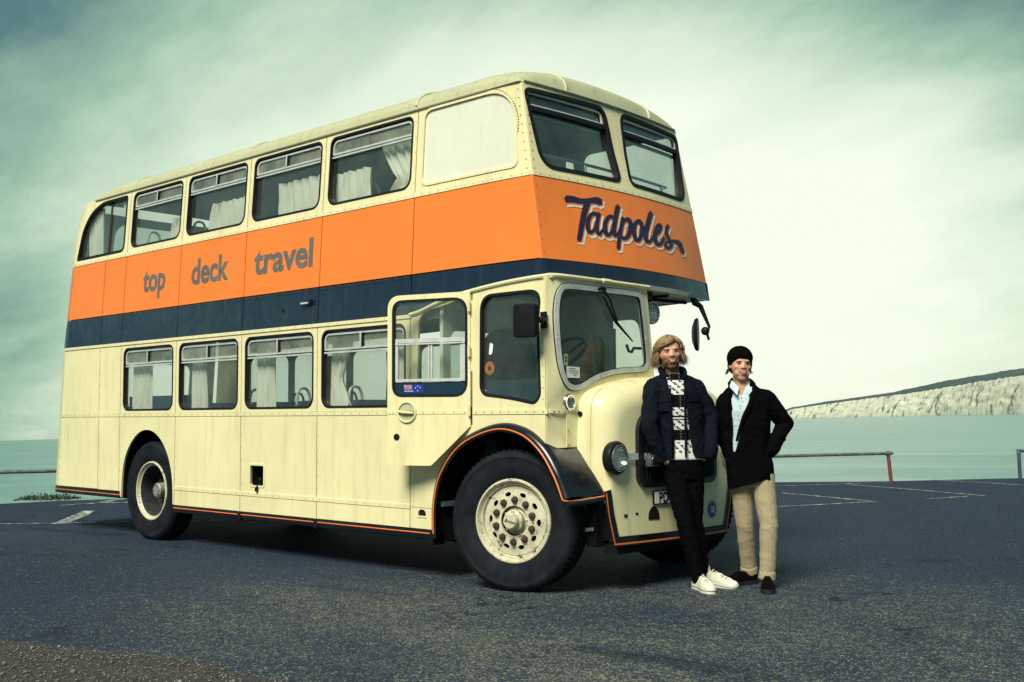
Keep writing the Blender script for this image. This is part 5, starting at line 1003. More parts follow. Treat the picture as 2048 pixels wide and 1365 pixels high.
# apron border with orange stripe
def ribbon(name, pts, w, d, mat, parent=bus, fm=CO):
    pts = [Vector(p) for p in pts]; vs = []; m = len(pts)
    for i, p in enumerate(pts):
        a = (p-pts[i-1]).normalized() if i > 0 else None; b_ = (pts[i+1]-p).normalized() if i < m-1 else None
        n1 = Vector((-(a or b_).y, (a or b_).x)); n2 = Vector((-(b_ or a).y, (b_ or a).x)); q = (n1+n2).normalized(); k = 1/max(0.5, q.dot(n1))
        for s in (-1, 1): e = p+q*(s*w/2*k); vs.append(fm(e.x, e.y, d))
    o = MB().add(vs, [(2*i, 2*i+1, 2*i+3, 2*i+2) for i in range(m-1)]).build(name, mat, parent, fix=False)
    return o
bd = [(0.325, 0.80), (0.355, 0.62), (0.415, 0.405)] + [(0.415+0.2*i, 0.405-0.003*i) for i in range(1, 7)] + [(1.80, 0.385), (1.97, 0.383), (2.05, 0.62), (2.09, 0.80)]
ribbon('apron_border', bd, 0.075, -0.006, BLACKP); ribbon('apron_stripe', [(y+(-0.02 if y < 1 else 0.02)*(1 if 0.4 > z or True else 0), z-0.018) for y, z in bd], 0.013, -0.010, STRIPE)
mb = MB(); mb.box(0.62, 0.74, 0.45, 1.99, 0.30, 0.385); mb.build('front_crossmember', DARK, bus)
# grille
gl_ = rrect(0.655, 0.80, 1.785, 1.40, (0.10, 0.10, 0.16, 0.16))
gr = plate('radiator_grille', gl_, [offs(gl_, 0.05)], CO, BLACKP, bus, -0.035, 0.0, 0.1)
sheet(MB(), offs(gl_, 0.05), [], CO, -0.004, 0.0, 0.15).build('radiator_core', DARK, gr)
for i in range(24):
    y = 0.72+i*1.0/23; MB().add([CO(y-0.006, 0.85, -0.03), CO(y+0.006, 0.85, -0.03), CO(y+0.006, 1.35, -0.03), CO(y-0.006, 1.35, -0.03), CO(y-0.006, 0.85, -0.005), CO(y+0.006, 0.85, -0.005), CO(y+0.006, 1.35, -0.005), CO(y-0.006, 1.35, -0.005)], [(0, 1, 2, 3), (0, 4, 5, 1), (3, 2, 6, 7), (0, 3, 7, 4), (1, 5, 6, 2)]).build('grille_slat', BLACKPL, gr)
# headlamps
def lampM(y, z, d=0.0): return Matrix.Translation(CO(y, z, d)) @ Matrix.Rotation(radians(90), 4, 'Z') @ Matrix.Scale(-1, 4, Vector((0, 1, 0)))
REFL = simple('lamp_reflector', (0.85, 0.86, 0.82), 0.12, 1.0, 0.05)
for y in (0.395, BW-0.395):
    M_ = lampM(y, 1.045, 0.03)
    h = MB().lathe([(0.095, 0.0), (0.125, 0.02), (0.132, 0.06), (0.122, 0.085), (0.104, 0.092), (0.096, 0.080)], M_, 32).build('headlamp', BLACKPL if y < 1 else CHROME, bus)
    MB().lathe([(0.098, 0.080), (0.104, 0.096), (0.098, 0.104), (0.090, 0.098)], M_, 32).build('headlamp_rim', CHROME, h)
    MB().lathe([(0.0, 0.01), (0.04, 0.018), (0.07, 0.04), (0.092, 0.085)], M_, 28).build('reflector', REFL, h)
    MB().lathe([(0.0, 0.116), (0.05, 0.112), (0.08, 0.102), (0.092, 0.092)], M_, 28).build('lens', LENS, h)
    MB().ball(M_ @ Vector((0, 0.04, 0)), 0.018, 8, 6).build('bulb', WHITE, h)
# fog lamp on its bracket
mb = MB(); mb.add(*(lambda p: (p, [(0, 1, 2, 3), (4, 7, 6, 5), (0, 4, 5, 1), (1, 5, 6, 2), (2, 6, 7, 3), (3, 7, 4, 0)]))([CO(y, z, d) for d in (-0.03, -0.02) for y, z in ((0.50, 1.03), (0.80, 1.02), (0.80, 1.07), (0.50, 1.08))])); mb.build('lamp_bracket', ALU, bus)
fg = MB().add(*(lambda p: (p, [(0, 1, 2, 3), (4, 7, 6, 5), (0, 4, 5, 1), (1, 5, 6, 2), (2, 6, 7, 3), (3, 7, 4, 0)]))([CO(y, z, d) for d in (-0.10, -0.04) for y, z in ((0.715, 0.965), (0.860, 0.965), (0.860, 1.060), (0.715, 1.060))])).build('fog_lamp', simple('fog_lamp_shell', (0.16, 0.17, 0.17), 0.35, 0.6), bus, bevel=0.018)
sheet(MB(), rrect(0.730, 0.98, 0.845, 1.045, 0.02), [], CO, -0.106, -0.101).build('fog_lens', REFL, fg)
MB().tube([CO(0.80, 1.06, -0.07), CO(0.79, 1.22, -0.06)], 0.006, 6).build('corner_rod', ALU, bus)
# number plate, tow hole, stickers
npl = plate('number_plate', rrect(0.855, 0.660, 1.50, 0.770, 0.012), [], CO, BLACKPL, bus, -0.016, -0.004, 0.2)
sheet(MB(), rrect(0.865, 0.668, 1.49, 0.762, 0.008), [], CO, -0.0175, -0.0165, 0.2).build('plate_face', WHITE, npl)
text_mesh('PD', 0.118, lambda u, v: CO(0.92+u, 0.673+v, -0.0195), 'plate_lettering', BLACKPL, npl, 0.86, 0.0036)
th = roundpoly([(0.80, 0.545), (0.945, 0.54), (0.94, 0.60), (0.875, 0.665), (0.805, 0.61)], [0.01, 0.01, 0.04, 0.05, 0.04])
sheet(MB(), th, [], CO, -0.004, -0.003).build('tow_hole', DARK, bus)
for c in ([(0.51, 0.582), (0.545, 0.582), (0.55, 0.61), (0.53, 0.603), (0.508, 0.612)], [(0.645, 0.598), (0.672, 0.592), (0.68, 0.606), (0.655, 0.613), (0.64, 0.61)]): sheet(MB(), c, [], CO, -0.004, -0.003).build('chip', DARK, bus)
gb = dplate('country_sticker', (1.745, 0.565), 0.072, CO, BLUESTK, bus, -0.005, -0.003, 28)
mb = MB()
for k in range(14):
    a = 2*pi*k/14; cx, cz = 1.745+0.058*sin(a), 0.565+0.058*cos(a); mb.add([CO(cx+(0.008 if q % 2 == 0 else 0.0035)*sin(pi*q/5), cz+(0.008 if q % 2 == 0 else 0.0035)*cos(pi*q/5), -0.0065) for q in range(10)], [tuple(range(10))])
mb.build('sticker_stars', YELSTK, gb, fix=False)
text_mesh('GB', 0.075, lambda u, v: CO(1.745+u, 0.540+v, -0.0068), 'sticker_lettering', WHITE, gb, 0.72, 0.003, align='CENTER')

# ---------------- front wings (mudguards)
def wing(far):
    n = len(fend); tg = []
    prof = [(-0.05, 0.075), (-0.055, 0.045), (-0.045, 0.020), (-0.02, 0.004), (0.02, 0.0), (0.12, 0.0), (0.24, 0.0), (0.40, 0.0)]      # (y, inset)
    vs = []
    for i, (x, z) in enumerate(fend):
        a = Vector(fend[max(0, i-1)]); b_ = Vector(fend[min(n-1, i+1)]); t = (b_-a).normalized(); inn = Vector((t.y, -t.x))
        for y, s in prof:
            q = Vector((x, z))+inn*s; X_, Z_ = q.x, q.y
            if x > 0.2: Z_ -= 0.0; X_ += 0.05*clamp((x-0.2)/0.45)*clamp((y-0.1)/0.3)
            vs.append((X_, (BW-y) if far else y, Z_))
    m = len(prof); fs = [(i*m+k, i*m+k+1, (i+1)*m+k+1, (i+1)*m+k) for i in range(n-1) for k in range(m-1)]
    o = MB().add(vs, fs).build('front_wing', BLACKP, bus, 50)
    sp = []
    for i, (x, z) in enumerate(fend):
        a = Vector(fend[max(0, i-1)]); b_ = Vector(fend[min(n-1, i+1)]); t = (b_-a).normalized(); inn = Vector((t.y, -t.x)); q = Vector((x, z))+inn*0.052
        if z > 0.40 or x > 0: sp.append(((q.x), (BW+0.058 if far else -0.058), q.y))
    xe, ye, ze = sp[-1]
    sg = -1 if far else 1
    sp += [(xe+0.03, ye+0.03*sg, ze-0.012), (xe+0.07, ye+0.12*sg, ze-0.005), (xe+0.115, ye+0.40*sg, ze+0.015)]
    MB().tube(sp, 0.0065, 6).build('wing_stripe', STRIPE, o)
    lip = [(xe+0.035, ye+0.01*sg, ze-0.03), (xe+0.075, ye+0.13*sg, ze-0.022), (xe+0.11, ye+0.42*sg, ze)]
    mb = MB(); mb.tube(lip, 0.022, 8); mb.build('wing_edge', BLACKP, o)
    return o
wing(False); wing(True)
MB().add([(0.70, 0.30, 0.80), (0.73, 0.42, 0.42), (0.60, 0.42, 0.40), (0.50, 0.34, 0.80)], [(0, 1, 2, 3)]).build('apron_return', DARK, bus)
for q in ((0.52, 0.62, 0.34, 0.50, 0.36, 1.1), (-0.86, -0.80, 0.03, 0.45, 0.33, 1.0), (-0.80, 0.45, 0.42, 0.50, 0.55, 1.28), (-0.80, 0.45, BW-0.50, BW-0.42, 0.55, 1.28)): MB().box(*q).build('inner_valance', DARK, bus)
mb = MB(); mb.box(-0.84, -0.80, -0.045, 0.10, 0.30, 0.42); mb.build('mud_flap', BLACKPL, bus, bevel=0.01)
for yy in (0.40,): sheet(MB(), [(0.50, 0.47), (0.60, 0.485), (0.60, 0.51), (0.50, 0.50)], [], lambda u, v, d: (u+0.0, 0.335-d, v), 0, 0.01).build('bright_tag', ALUW, bus)

# ---------------- wheels
TR = 0.552
HUBG = simple('greasy_hub', (0.26, 0.26, 0.22), 0.6, 0.2, 0.5, 18)
RIMDARK = simple('grimy_wheel_inside', (0.030, 0.035, 0.036), 0.8, var=0.5, vscale=14, spec=0.2)
tyre_prof = [(0.31, -0.10), (0.335, -0.130), (0.365, -0.142), (0.40, -0.152), (0.455, -0.157), (0.495, -0.150), (0.502, -0.153), (0.510, -0.150), (0.534, -0.138), (0.546, -0.122), (TR, -0.10)]
for g_ in (-0.062, 0.0, 0.062): tyre_prof += [(TR, g_-0.014), (TR-0.014, g_-0.010), (TR-0.014, g_+0.010), (TR, g_+0.014)]
tyre_prof += [(TR, 0.10), (0.52, 0.13), (0.45, 0.15), (0.36, 0.135), (0.325, 0.10)]
def wheel(M_, front_):
    ty = MB().lathe(tyre_prof, M_, 72)
    w = ty.build('front_wheel' if front_ else 'rear_wheel', TYRE, bus, 40)
    tb = MB()
    for k in range(66):
        a = 2*pi*k/66
        for sgn in (-1,):
            c = Vector((cos(a), 0, sin(a))); t = Vector((-sin(a), 0, cos(a)))
            p = [c*(TR+0.001)+Vector((0, sgn*0.104, 0)), c*(TR-0.010)+Vector((0, sgn*0.122, 0)), c*(TR-0.010)+t*0.024+Vector((0, sgn*0.122, 0)), c*(TR+0.001)+t*0.024+Vector((0, sgn*0.104, 0))]
            q = [x_*1.0+c*0.006+Vector((0, sgn*0.004, 0)) for x_ in p]
            tb.add([M_ @ v for v in p+q], [(4, 5, 6, 7), (0, 1, 5, 4), (1, 2, 6, 5), (2, 3, 7, 6), (3, 0, 4, 7)])
    tb.build('tread_blocks', TYRE, w)['kind'] = 'stuff'
    MB().lathe([(0.333, -0.126), (0.327, -0.140), (0.315, -0.142), (0.306, -0.130), (0.300, -0.112), (0.293, -0.106), (0.288, -0.110), (0.284, -0.106)]+([(0.276, -0.086), (0.27, -0.03), (0.27, 0.10)] if front_ else []), M_, 56).build('rim', WHEELP, w, 50)
    if not front_: MB().lathe([(0.284, -0.106), (0.276, -0.086), (0.27, -0.03), (0.27, 0.10)], M_, 48).build('rim_barrel', RIMDARK, w)
    if front_:
        holes = []
        for k in range(10):
            a = 2*pi*(k+0.25)/10; c = Vector((0.212*cos(a), 0.212*sin(a))); t = Vector((-sin(a), cos(a))); r_ = Vector((cos(a), sin(a)))
            holes.append([tuple(c+t*(0.028*cos(2*pi*j/14))+r_*(0.0175*sin(2*pi*j/14))) for j in range(14)])
        holes.append([(0.118*cos(2*pi*j/36), 0.118*sin(2*pi*j/36)) for j in range(36)])
        def dish(u, v, d):
            r_ = math.hypot(u, v); a = -0.088-0.016*clamp((0.25-r_)/0.06)
            return M_ @ Vector((u, a+d, v))
        sheet(MB(), [(0.272*cos(2*pi*j/64), 0.272*sin(2*pi*j/64)) for j in range(64)], holes, dish, 0, 0.014, 0.05, 0.03).build('wheel_disc', WHEELP, w, 40)
        MB().lathe([(0.0, -0.03), (0.27, -0.03)], M_, 32).build('brake_drum', DARK, w)
        MB().lathe([(0.118, -0.055), (0.10, -0.070), (0.085, -0.080), (0.078, -0.088)], M_, 36).build('hub_flange', WHEELP, w)
        hb = MB().lathe([(0.084, -0.07), (0.084, -0.125), (0.074, -0.132), (0.062, -0.134), (0.060, -0.178), (0.052, -0.188), (0.0, -0.192)], M_, 36).build('hub_cap', WHEELP, w)
        nb = Matrix(M_)
        text_mesh('Bristol', 0.034, lambda u, v: nb @ Vector((u, -0.1935, v-0.008)), 'hub_lettering', SEAM, hb, 1.0, 0.0003, align='CENTER', shear=0.4)
        for k in range(10):
            a = 2*pi*(k+0.75)/10; p = Vector((0.165*cos(a), 0, 0.165*sin(a)))
            Mn = M_ @ Matrix.Translation(p)
            MB().lathe([(0.030, -0.100), (0.030, -0.106), (0.024, -0.108), (0.023, -0.130), (0.012, -0.131), (0.010, -0.142), (0.0, -0.143)], Mn, 8).build('wheel_nut', RUST, w)
        for k in range(5):
            a = 2*pi*k/5+0.3; p = Vector((0.098*cos(a), 0, 0.098*sin(a)))
            MB().tube([M_ @ (p+Vector((0, -0.075, 0))-p*0.12), M_ @ (p*1.15+Vector((0, -0.074, 0)))], 0.010, 8).build('hub_stud', WHEELP, w)
    else:
        MB().lathe([(0.27, 0.09), (0.20, 0.10), (0.10, 0.07), (0.0, 0.07)], M_, 40).build('wheel_disc', RIMDARK, w)
        hb = MB().lathe([(0.10, 0.07), (0.085, -0.02), (0.085, -0.06), (0.07, -0.075), (0.0, -0.08)], M_, 30).build('hub', HUBG, w)
        for k in range(8):
            a = 2*pi*k/8; p = Vector((0.062*cos(a), -0.075, 0.062*sin(a))); MB().ball(M_ @ p, 0.011, 6, 4).build('hub_stud', RUST, hb)
        for k in range(8):
            a = 2*pi*k/8+.2; p = Vector((0.17*cos(a), 0.0, 0.17*sin(a))); MB().lathe([(0.022, 0.09), (0.02, 0.05), (0.0, 0.05)], M_ @ Matrix.Translation(p), 8).build('wheel_nut', RUST, w)
    return w
st = radians(15)
wheel(Matrix.Translation((0.0, 0.155, TR-0.004)) @ Matrix.Rotation(st, 4, 'Z') @ Matrix.Rotation(0.2, 4, 'Y'), True)
wheel(Matrix.Translation((0.0, BW-0.155, TR-0.004)) @ Matrix.Rotation(st+pi, 4, 'Z'), True)
wheel(Matrix.Translation((-5.52, 0.19, TR-0.004)), False)
wheel(Matrix.Translation((-5.52, BW-0.19, TR-0.004)) @ Matrix.Rotation(pi, 4, 'Z'), False)

# ---------------- filler recess, marker lamp, mirrors, spot lamp
ringplate('filler_frame', rrect(-3.515, 0.675, -3.25, 0.91, 0.035), 0.02, SN, CREAM, bus, -0.006, 0.0)
mb = MB(); mb.box(-3.5, -3.265, 0.16, 0.17, 0.69, 0.895); mb.box(-3.51, -3.5, 0.02, 0.17, 0.69, 0.895); mb.box(-3.265, -3.255, 0.02, 0.17, 0.69, 0.895); mb.box(-3.51, -3.255, 0.02, 0.17, 0.895, 0.905); mb.box(-3.51, -3.255, 0.02, 0.17, 0.68, 0.69); mb.build('filler_recess', DARK, bus)
mb = MB(); mb.tube([(-3.37, 0.08, 0.70), (-3.37, 0.02, 0.70), (-3.37, -0.015, 0.665), (-3.37, -0.015, 0.635)], 0.018, 8); mb.ball((-3.37, 0.03, 0.75), 0.022, 8, 6); mb.build('filler_tap', BLACKPL, bus)
sheet(MB(), small, [], SN, 0.015, 0.03).build('small_recess', DARK, bus); sheet(MB(), bx(-1.04, 0.518, -0.92, 0.534), [], SN, -0.006, 0.0).build('recess_lip', CREAM, bus)
mk = MB(); mk.box(-2.66, -2.51, -0.035, 0.02, 2.432, 2.488); mk.build('side_marker_lamp', NAVY, bus, bevel=0.012)
MB().box(-2.645, -2.525, -0.04, -0.03, 2.445, 2.462).build('marker_lens', ALU, bus)
nav_dent = MB().lathe([(0.0, 0.0), (0.012, -0.002), (0.022, 0.0)], Matrix.Translation(SN(-2.98, 2.41, -0.002)), 12).build('dent_mark', BLACKPL, bus)
mir = rrect(0.275, 1.965, 0.455, 2.225, 0.03)
def MR(x, z, d): return (x+0.05*d, -0.17+d+0.25*(x-0.36), z)
m_ = sheet(MB(), mir, [], MR, -0.03, 0.03, 0.1).build('door_mirror', BLACKPL, bus, bevel=0.012)
mb = MB(); mb.tube([(0.40, -0.12, 2.10), (0.445, -0.09, 2.10), (0.43, -0.02, 2.105), (0.41, 0.0, 2.105)], [0.018, 0.014, 0.016, 0.02], 8); mb.ball((0.445, -0.09, 2.10), 0.026, 8, 6); mb.box(0.37, 0.43, -0.012, 0.0, 2.04, 2.17); mb.build('mirror_arm', BLACKPL, m_)
m2 = MB(); m2.lathe([(0.0, -0.05), (0.06, -0.045), (0.115, -0.02), (0.125, 0.0), (0.12, 0.012), (0.0, 0.014)], Matrix.Translation((0.42, 2.11, 2.10)) @ Matrix.Rotation(radians(-62), 4, 'Z') @ Matrix.Scale(1.22, 4, Vector((0, 0, 1))), 24)
m2 = m2.build('nearside_mirror', BLACKPL, bus)
mb = MB(); mb.tube([(0.40, 2.08, 2.44), (0.41, 2.10, 2.39), (0.43, 2.16, 2.36), (0.50, 2.19, 2.17), (0.49, 2.16, 2.12)], [0.03, 0.032, 0.024, 0.013, 0.02], 8); mb.ball((0.485, 2.145, 2.13), 0.04, 8, 6); mb.tube([(0.49, 2.16, 2.12), (0.50, 2.18, 2.05)], 0.012, 6); mb.build('mirror_arm', BLACKPL, m2)
SM = Matrix.Translation((0.405, 1.42, 2.255)) @ Matrix.Rotation(radians(90), 4, 'Z') @ Matrix.Scale(-1, 4, Vector((0, 1, 0)))
sl = MB().lathe([(0.0, -0.10), (0.06, -0.085), (0.095, -0.03), (0.102, 0.0), (0.095, 0.010), (0.088, 0.004)], SM, 28).build('spot_lamp', BLACKPL, bus)
MB().lathe([(0.0, -0.03), (0.05, -0.025), (0.088, 0.0)], SM, 24).build('reflector', REFL, sl); MB().lathe([(0.0, 0.014), (0.05, 0.012), (0.088, 0.004)], SM, 24).build('lens', LENS, sl)
mb = MB()
for k in (-0.05, -0.017, 0.017, 0.05):
    h = sqrt(0.09**2-k*k); mb.tube([SM @ Vector((k, 0.022, -h)), SM @ Vector((k, 0.022, h))], 0.003, 5); mb.tube([SM @ Vector((-h, 0.024, k)), SM @ Vector((h, 0.024, k))], 0.003, 5)
mb.tube([SM @ Vector((0.094*cos(2*pi*k/24), 0.016, 0.094*sin(2*pi*k/24))) for k in range(24)], 0.006, 6, closed=True); mb.build('stone_guard', ALUW, sl)
mb = MB(); mb.tube([(0.38, 1.37, 2.43), (0.38, 1.38, 2.38), (0.39, 1.42, 2.35)], 0.016, 8); mb.box(0.34, 0.42, 1.33, 1.42, 2.38, 2.432); mb.build('lamp_bracket', BLACKPL, sl)
mb = MB(); mb.tube([(-7.36, 0.25, 3.50), (-7.42, 0.18, 3.52), (-7.43, 0.16, 3.47)], 0.012, 6); mb.build('rear_hook', BLACKPL, bus)

# ---------------- lettering
for word, x0, x1 in (('top', -5.735, -5.245), ('deck', -4.70, -3.98), ('travel', -3.52, -2.545)):
    o = text_mesh(word, 0.385, lambda u, v: (u, 0.0, 2.822+v), 'side_lettering', GREYTXT, bus, 1.0, 0.0112, spacing=1.0)
    xs = [v.co.x for v in o.data.vertices]; a, b_ = min(xs), max(xs); k = (x1-x0)/(b_-a)
    for v in o.data.vertices: v.co = Vector(SN(x0+(v.co.x-a)*k, v.co.z, -0.0025))
def lettering():
    nv = MB(); ed_ = MB(); cr = MB()
    for i, (Lf, Rt) in enumerate(TAD):
        m = len(Lf); e = 0.0006*i
        def strip(mb, grow, dy, dz, d):
            vs = []
            for k, (l, r_) in enumerate(zip(Lf, Rt)):
                l = Vector(l); r_ = Vector(r_); c = (l+r_)/2; h = (l-r_)/2; h = h*(1+grow/max(0.004, h.length)); ex = Vector((0, 0))
                if grow and k in (0, m-1):
                    q = (Vector(Lf[1])+Vector(Rt[1]))/2 if k == 0 else (Vector(Lf[-2])+Vector(Rt[-2]))/2; ex = (c-q).normalized()*grow
                for w_ in (c+h+ex, c-h+ex): vs.append(FR(w_.x+dy, w_.y+dz, -d))
            mb.add(vs, [(2*k, 2*k+1, 2*k+3, 2*k+2) for k in range(m-1)])
            # rounded ends
            for k in (0, m-1):
                l = Vector(Lf[k]); r_ = Vector(Rt[k]); c = (l+r_)/2; rad = (l-r_).length/2*0.55
                mb.add([FR(c.x+dy+rad*cos(2*pi*j/10), c.y+dz+rad*sin(2*pi*j/10), -d-0.0002) for j in range(10)], [tuple(range(10))])
        strip(cr, 0.010, 0.022, -0.026, 0.003+e*0.15); strip(ed_, 0.006, 0.006, -0.007, 0.0055+e*0.15); strip(nv, 0.0, 0, 0, 0.008+e*0.15)
    o = cr.build('script_drop_shadow', CREAMTXT, bus, fix=False); o2 = ed_.build('script_edge', PINKTXT, bus, fix=False); o3 = nv.build('script_lettering', NAVYTXT, bus, fix=False)
lettering()
# =================================================================== the two men
def organic(mb, voxel, smooth, wrinkles=()):
    """fuse overlapping closed shapes into one smooth skin; wrinkles = [(noise size, strength), ...]"""
    me = bpy.data.meshes.new('tmp'); me.from_pydata([tuple(v) for v in mb.v], [], mb.f); me.update()
    bm = bmesh.new(); bm.from_mesh(me); bmesh.ops.recalc_face_normals(bm, faces=bm.faces); bm.to_mesh(me); bm.free()
    o = bpy.data.objects.new('tmp', me); COL.objects.link(o)
    r = o.modifiers.new('r', 'REMESH'); r.mode = 'VOXEL'; r.voxel_size = voxel
    s = o.modifiers.new('s', 'SMOOTH'); s.factor = 0.5; s.iterations = smooth
    dg = bpy.context.evaluated_depsgraph_get(); dg.update(); m2 = bpy.data.meshes.new_from_object(o.evaluated_get(dg))
    bpy.data.objects.remove(o); bpy.data.meshes.remove(me)
    if wrinkles:
        ns = [v.normal.copy() for v in m2.vertices]
        for v, n in zip(m2.vertices, ns):
            d = 0
            for (sx, sz, st) in wrinkles: w_ = 0.35*noise.noise(v.co*9); d += st*(1-abs(noise.noise(Vector((v.co.x/sx+3*sx+w_, v.co.y/sx, (v.co.z+0.45*v.co.x)/sz+w_))))*2.2)
            v.co += n*d
        m2.update()
    return m2
def cut(me, test):
    bm = bmesh.new(); bm.from_mesh(me); bmesh.ops.delete(bm, geom=[v for v in bm.verts if test(v.co, v.normal)], context='VERTS')
    bd = [v for v in bm.verts if v.is_boundary]
    for _ in range(4):
        new = {}
        for v in bd:
            nb = [e.other_vert(v).co for e in v.link_edges if e.is_boundary]
            if len(nb) == 2: new[v] = v.co*0.4+(nb[0]+nb[1])*0.3
        for v, c in new.items(): v.co = c
    bm.to_mesh(me); bm.free(); return me
def thicken(o, t):
    m = o.modifiers.new('thickness', 'SOLIDIFY'); m.thickness = t; m.offset = -1; return o
def put(me, name, mat, parent):
    me.polygons.foreach_set('use_smooth', [True]*len(me.polygons)); me.materials.clear(); me.materials.append(mat); me.name = name
    o = bpy.data.objects.new(name, me); COL.objects.link(o); o.parent = parent; return o
def ringpts(cx, cy, z, a, b, phi, n=26, p=2.4):
    out = []
    for k in range(n):
        t = 2*pi*k/n; c, s = cos(t), sin(t); u = a*math.copysign(abs(c)**(2/p), c); v = b*math.copysign(abs(s)**(2/p), s)
        out.append((cx+u*cos(phi)-v*sin(phi), cy+u*sin(phi)+v*cos(phi), z))
    return out
def cloth(name, col, rough=0.85, weave=260, var=0.25, bumpy=0.25, sheen=0.3, spec=0.2, vs=9):
    m, nt, N, L, b = newmat(name); vec = mapping(N, L)
    f = maprange(N, L, texnoise(N, L, vec, vs, 6, 0.65), 0.3, 0.7); L.new(mixc(N, L, f, scl(col, 1-var), scl(col, 1+var)), b.inputs['Base Color'])
    b.inputs['Roughness'].default_value = rough; b.inputs['Specular IOR Level'].default_value = spec; b.inputs['Sheen Weight'].default_value = sheen
    h = N.new('ShaderNodeMath'); h.operation = 'MULTIPLY_ADD'; L.new(texnoise(N, L, vec, weave, 3), h.inputs[0]); h.inputs[1].default_value = 0.35; L.new(texnoise(N, L, mapping(N, L, (1, 1, 1.7)), 13, 6, 0.62, 0.6), h.inputs[2])
    bump(N, L, b, h.outputs[0], bumpy, 0.02); return m
def skin_mat(name, beard, zc):
    """skin with darker stubble round the jaw (zc = head frame)"""
    m, nt, N, L, b = newmat(name); vec = mapping(N, L)
    f = maprange(N, L, texnoise(N, L, vec, 14, 5), 0.3, 0.7)
    c = mixc(N, L, f, (0.55, 0.265, 0.165), (0.68, 0.365, 0.245))
    if beard:
        at = N.new('ShaderNodeAttribute'); at.attribute_name = 'beard'
        e = N.new('ShaderNodeMath'); e.operation = 'MULTIPLY_ADD'; L.new(texnoise(N, L, vec, 160, 3), e.inputs[0]); e.inputs[1].default_value = 0.5; L.new(at.outputs['Fac'], e.inputs[2])
        c = mixc(N, L, maprange(N, L, e.outputs[0], 0.22, 0.85, 0, beard), c, (0.095, 0.042, 0.022))
    L.new(c, b.inputs['Base Color']); b.inputs['Roughness'].default_value = 0.5; b.inputs['Subsurface Weight'].default_value = 0.12; b.inputs['Subsurface Radius'].default_value = (0.01, 0.004, 0.002)
    bump(N, L, b, texnoise(N, L, vec, 120, 3), 0.08, 0.004); return m
EYEW = simple('shaded_eye_white', (0.20, 0.16, 0.14), 0.4); IRIS = simple('iris', (0.03, 0.035, 0.045), 0.2); LIP = simple('lip', (0.42, 0.17, 0.12), 0.5); TEETH = simple('teeth', (0.50, 0.46, 0.39), 0.4); MOUTH = simple('mouth_dark', (0.14, 0.045, 0.035), 0.6)  # eye whites painted dark: the shade of the sockets is in their colour

def head_shapes(mb, H, h):
    """skull, jaw, nose, brow, cheeks, ears in a head frame: x right, -y face, z up, origin mid-head"""
    def B(c, r): mb.ball(H @ (Vector(c)*h), [q*h for q in r], 20, 14, H.to_3x3())
    def Cp(a, ra, b_, rb): mb.cap(H @ (Vector(a)*h), ra*h, H @ (Vector(b_)*h), rb*h, 12)
    B((0, 0.07, 0.13), (0.345, 0.39, 0.365)); B((0, -0.075, -0.05), (0.305, 0.285, 0.36)); B((0, -0.09, -0.27), (0.262, 0.235, 0.20)); B((0, -0.215, -0.40), (0.145, 0.11, 0.095))
    Cp((0, -0.330, 0.075), 0.028, (0, -0.390, -0.070), 0.040); B((0.05, -0.375, -0.085), (0.034, 0.04, 0.032)); B((-0.05, -0.375, -0.085), (0.038, 0.045, 0.035))
    Cp((-0.15, -0.275, 0.125), 0.058, (0.15, -0.275, 0.125), 0.058)
    for s in (-1, 1):
        B((s*0.175, -0.225, -0.06), (0.095, 0.09, 0.085)); B((s*0.345, 0.03, -0.01), (0.035, 0.075, 0.125)); B((s*0.150, -0.205, -0.25), (0.10, 0.10, 0.11))
    B((0, -0.305, -0.205), (0.125, 0.06, 0.065)); B((0, -0.31, -0.30), (0.10, 0.05, 0.04))
def face_parts(H, h, parent, brow, smile=1.0, squint=0.6):
    P = lambda x, y, z: H @ (Vector((x, y, z))*h)
    for s in (-1, 1):
        e = MB(); e.ball(P(s*0.122, -0.285, 0.028), (0.062*h, 0.045*h, 0.030*h*squint/0.6), 12, 8, H.to_3x3()); eo = e.build('eye', EYEW, parent)
        i = MB(); i.ball(P(s*0.118, -0.318, 0.028), (0.026*h, 0.018*h, 0.026*h), 10, 6, H.to_3x3()); i.build('iris', IRIS, eo)
        l = MB(); l.tube([P(s*0.055, -0.318, 0.030), P(s*0.09, -0.332, 0.056), P(s*0.13, -0.330, 0.058), P(s*0.19, -0.300, 0.032)], [0.009*h, 0.017*h, 0.017*h, 0.009*h], 6); l.build('eyelid', brow, parent)
        b_ = MB(); b_.tube([P(s*0.050, -0.338, 0.098), P(s*0.11, -0.345, 0.118), P(s*0.17, -0.325, 0.115), P(s*0.225, -0.27, 0.085)], [0.010*h, 0.015*h, 0.013*h, 0.006*h], 6); b_.build('eyebrow', brow, parent)
    m = MB(); pts = []
    for k in range(9):
        t = -1+k/4; pts.append(P(0.135*t*smile, -0.368+0.045*t*t, -0.235+0.045*t*t))
    m.tube(pts, [0.006*h]+[0.020*h]*7+[0.006*h], 8); m.build('mouth', MOUTH, parent)
    te = MB(); vs = []
    for k in range(9):
        t = -1+k/4; w = 0.017*(1-t*t*0.8)
        for dz in (0.009, -0.004-w): vs.append(P(0.118*t*smile, -0.391+0.045*t*t, -0.231+0.042*t*t+dz))
    te.add(vs, [(2*k, 2*k+2, 2*k+3, 2*k+1) for k in range(8)]); te.build('teeth', TEETH, parent, fix=False)
    for dz, yy, th in ((0.030, -0.378, 0.014), (-0.040, -0.372, 0.017)):
        lp = MB(); lp.tube([P(0.125*t*smile, yy+0.045*t*t, -0.235+dz*(1-t*t)+0.045*t*t) for t in [-1+k/4 for k in range(9)]], [0.004*h]+[th*h]*7+[0.004*h], 8); lp.build('lip', LIP, parent)
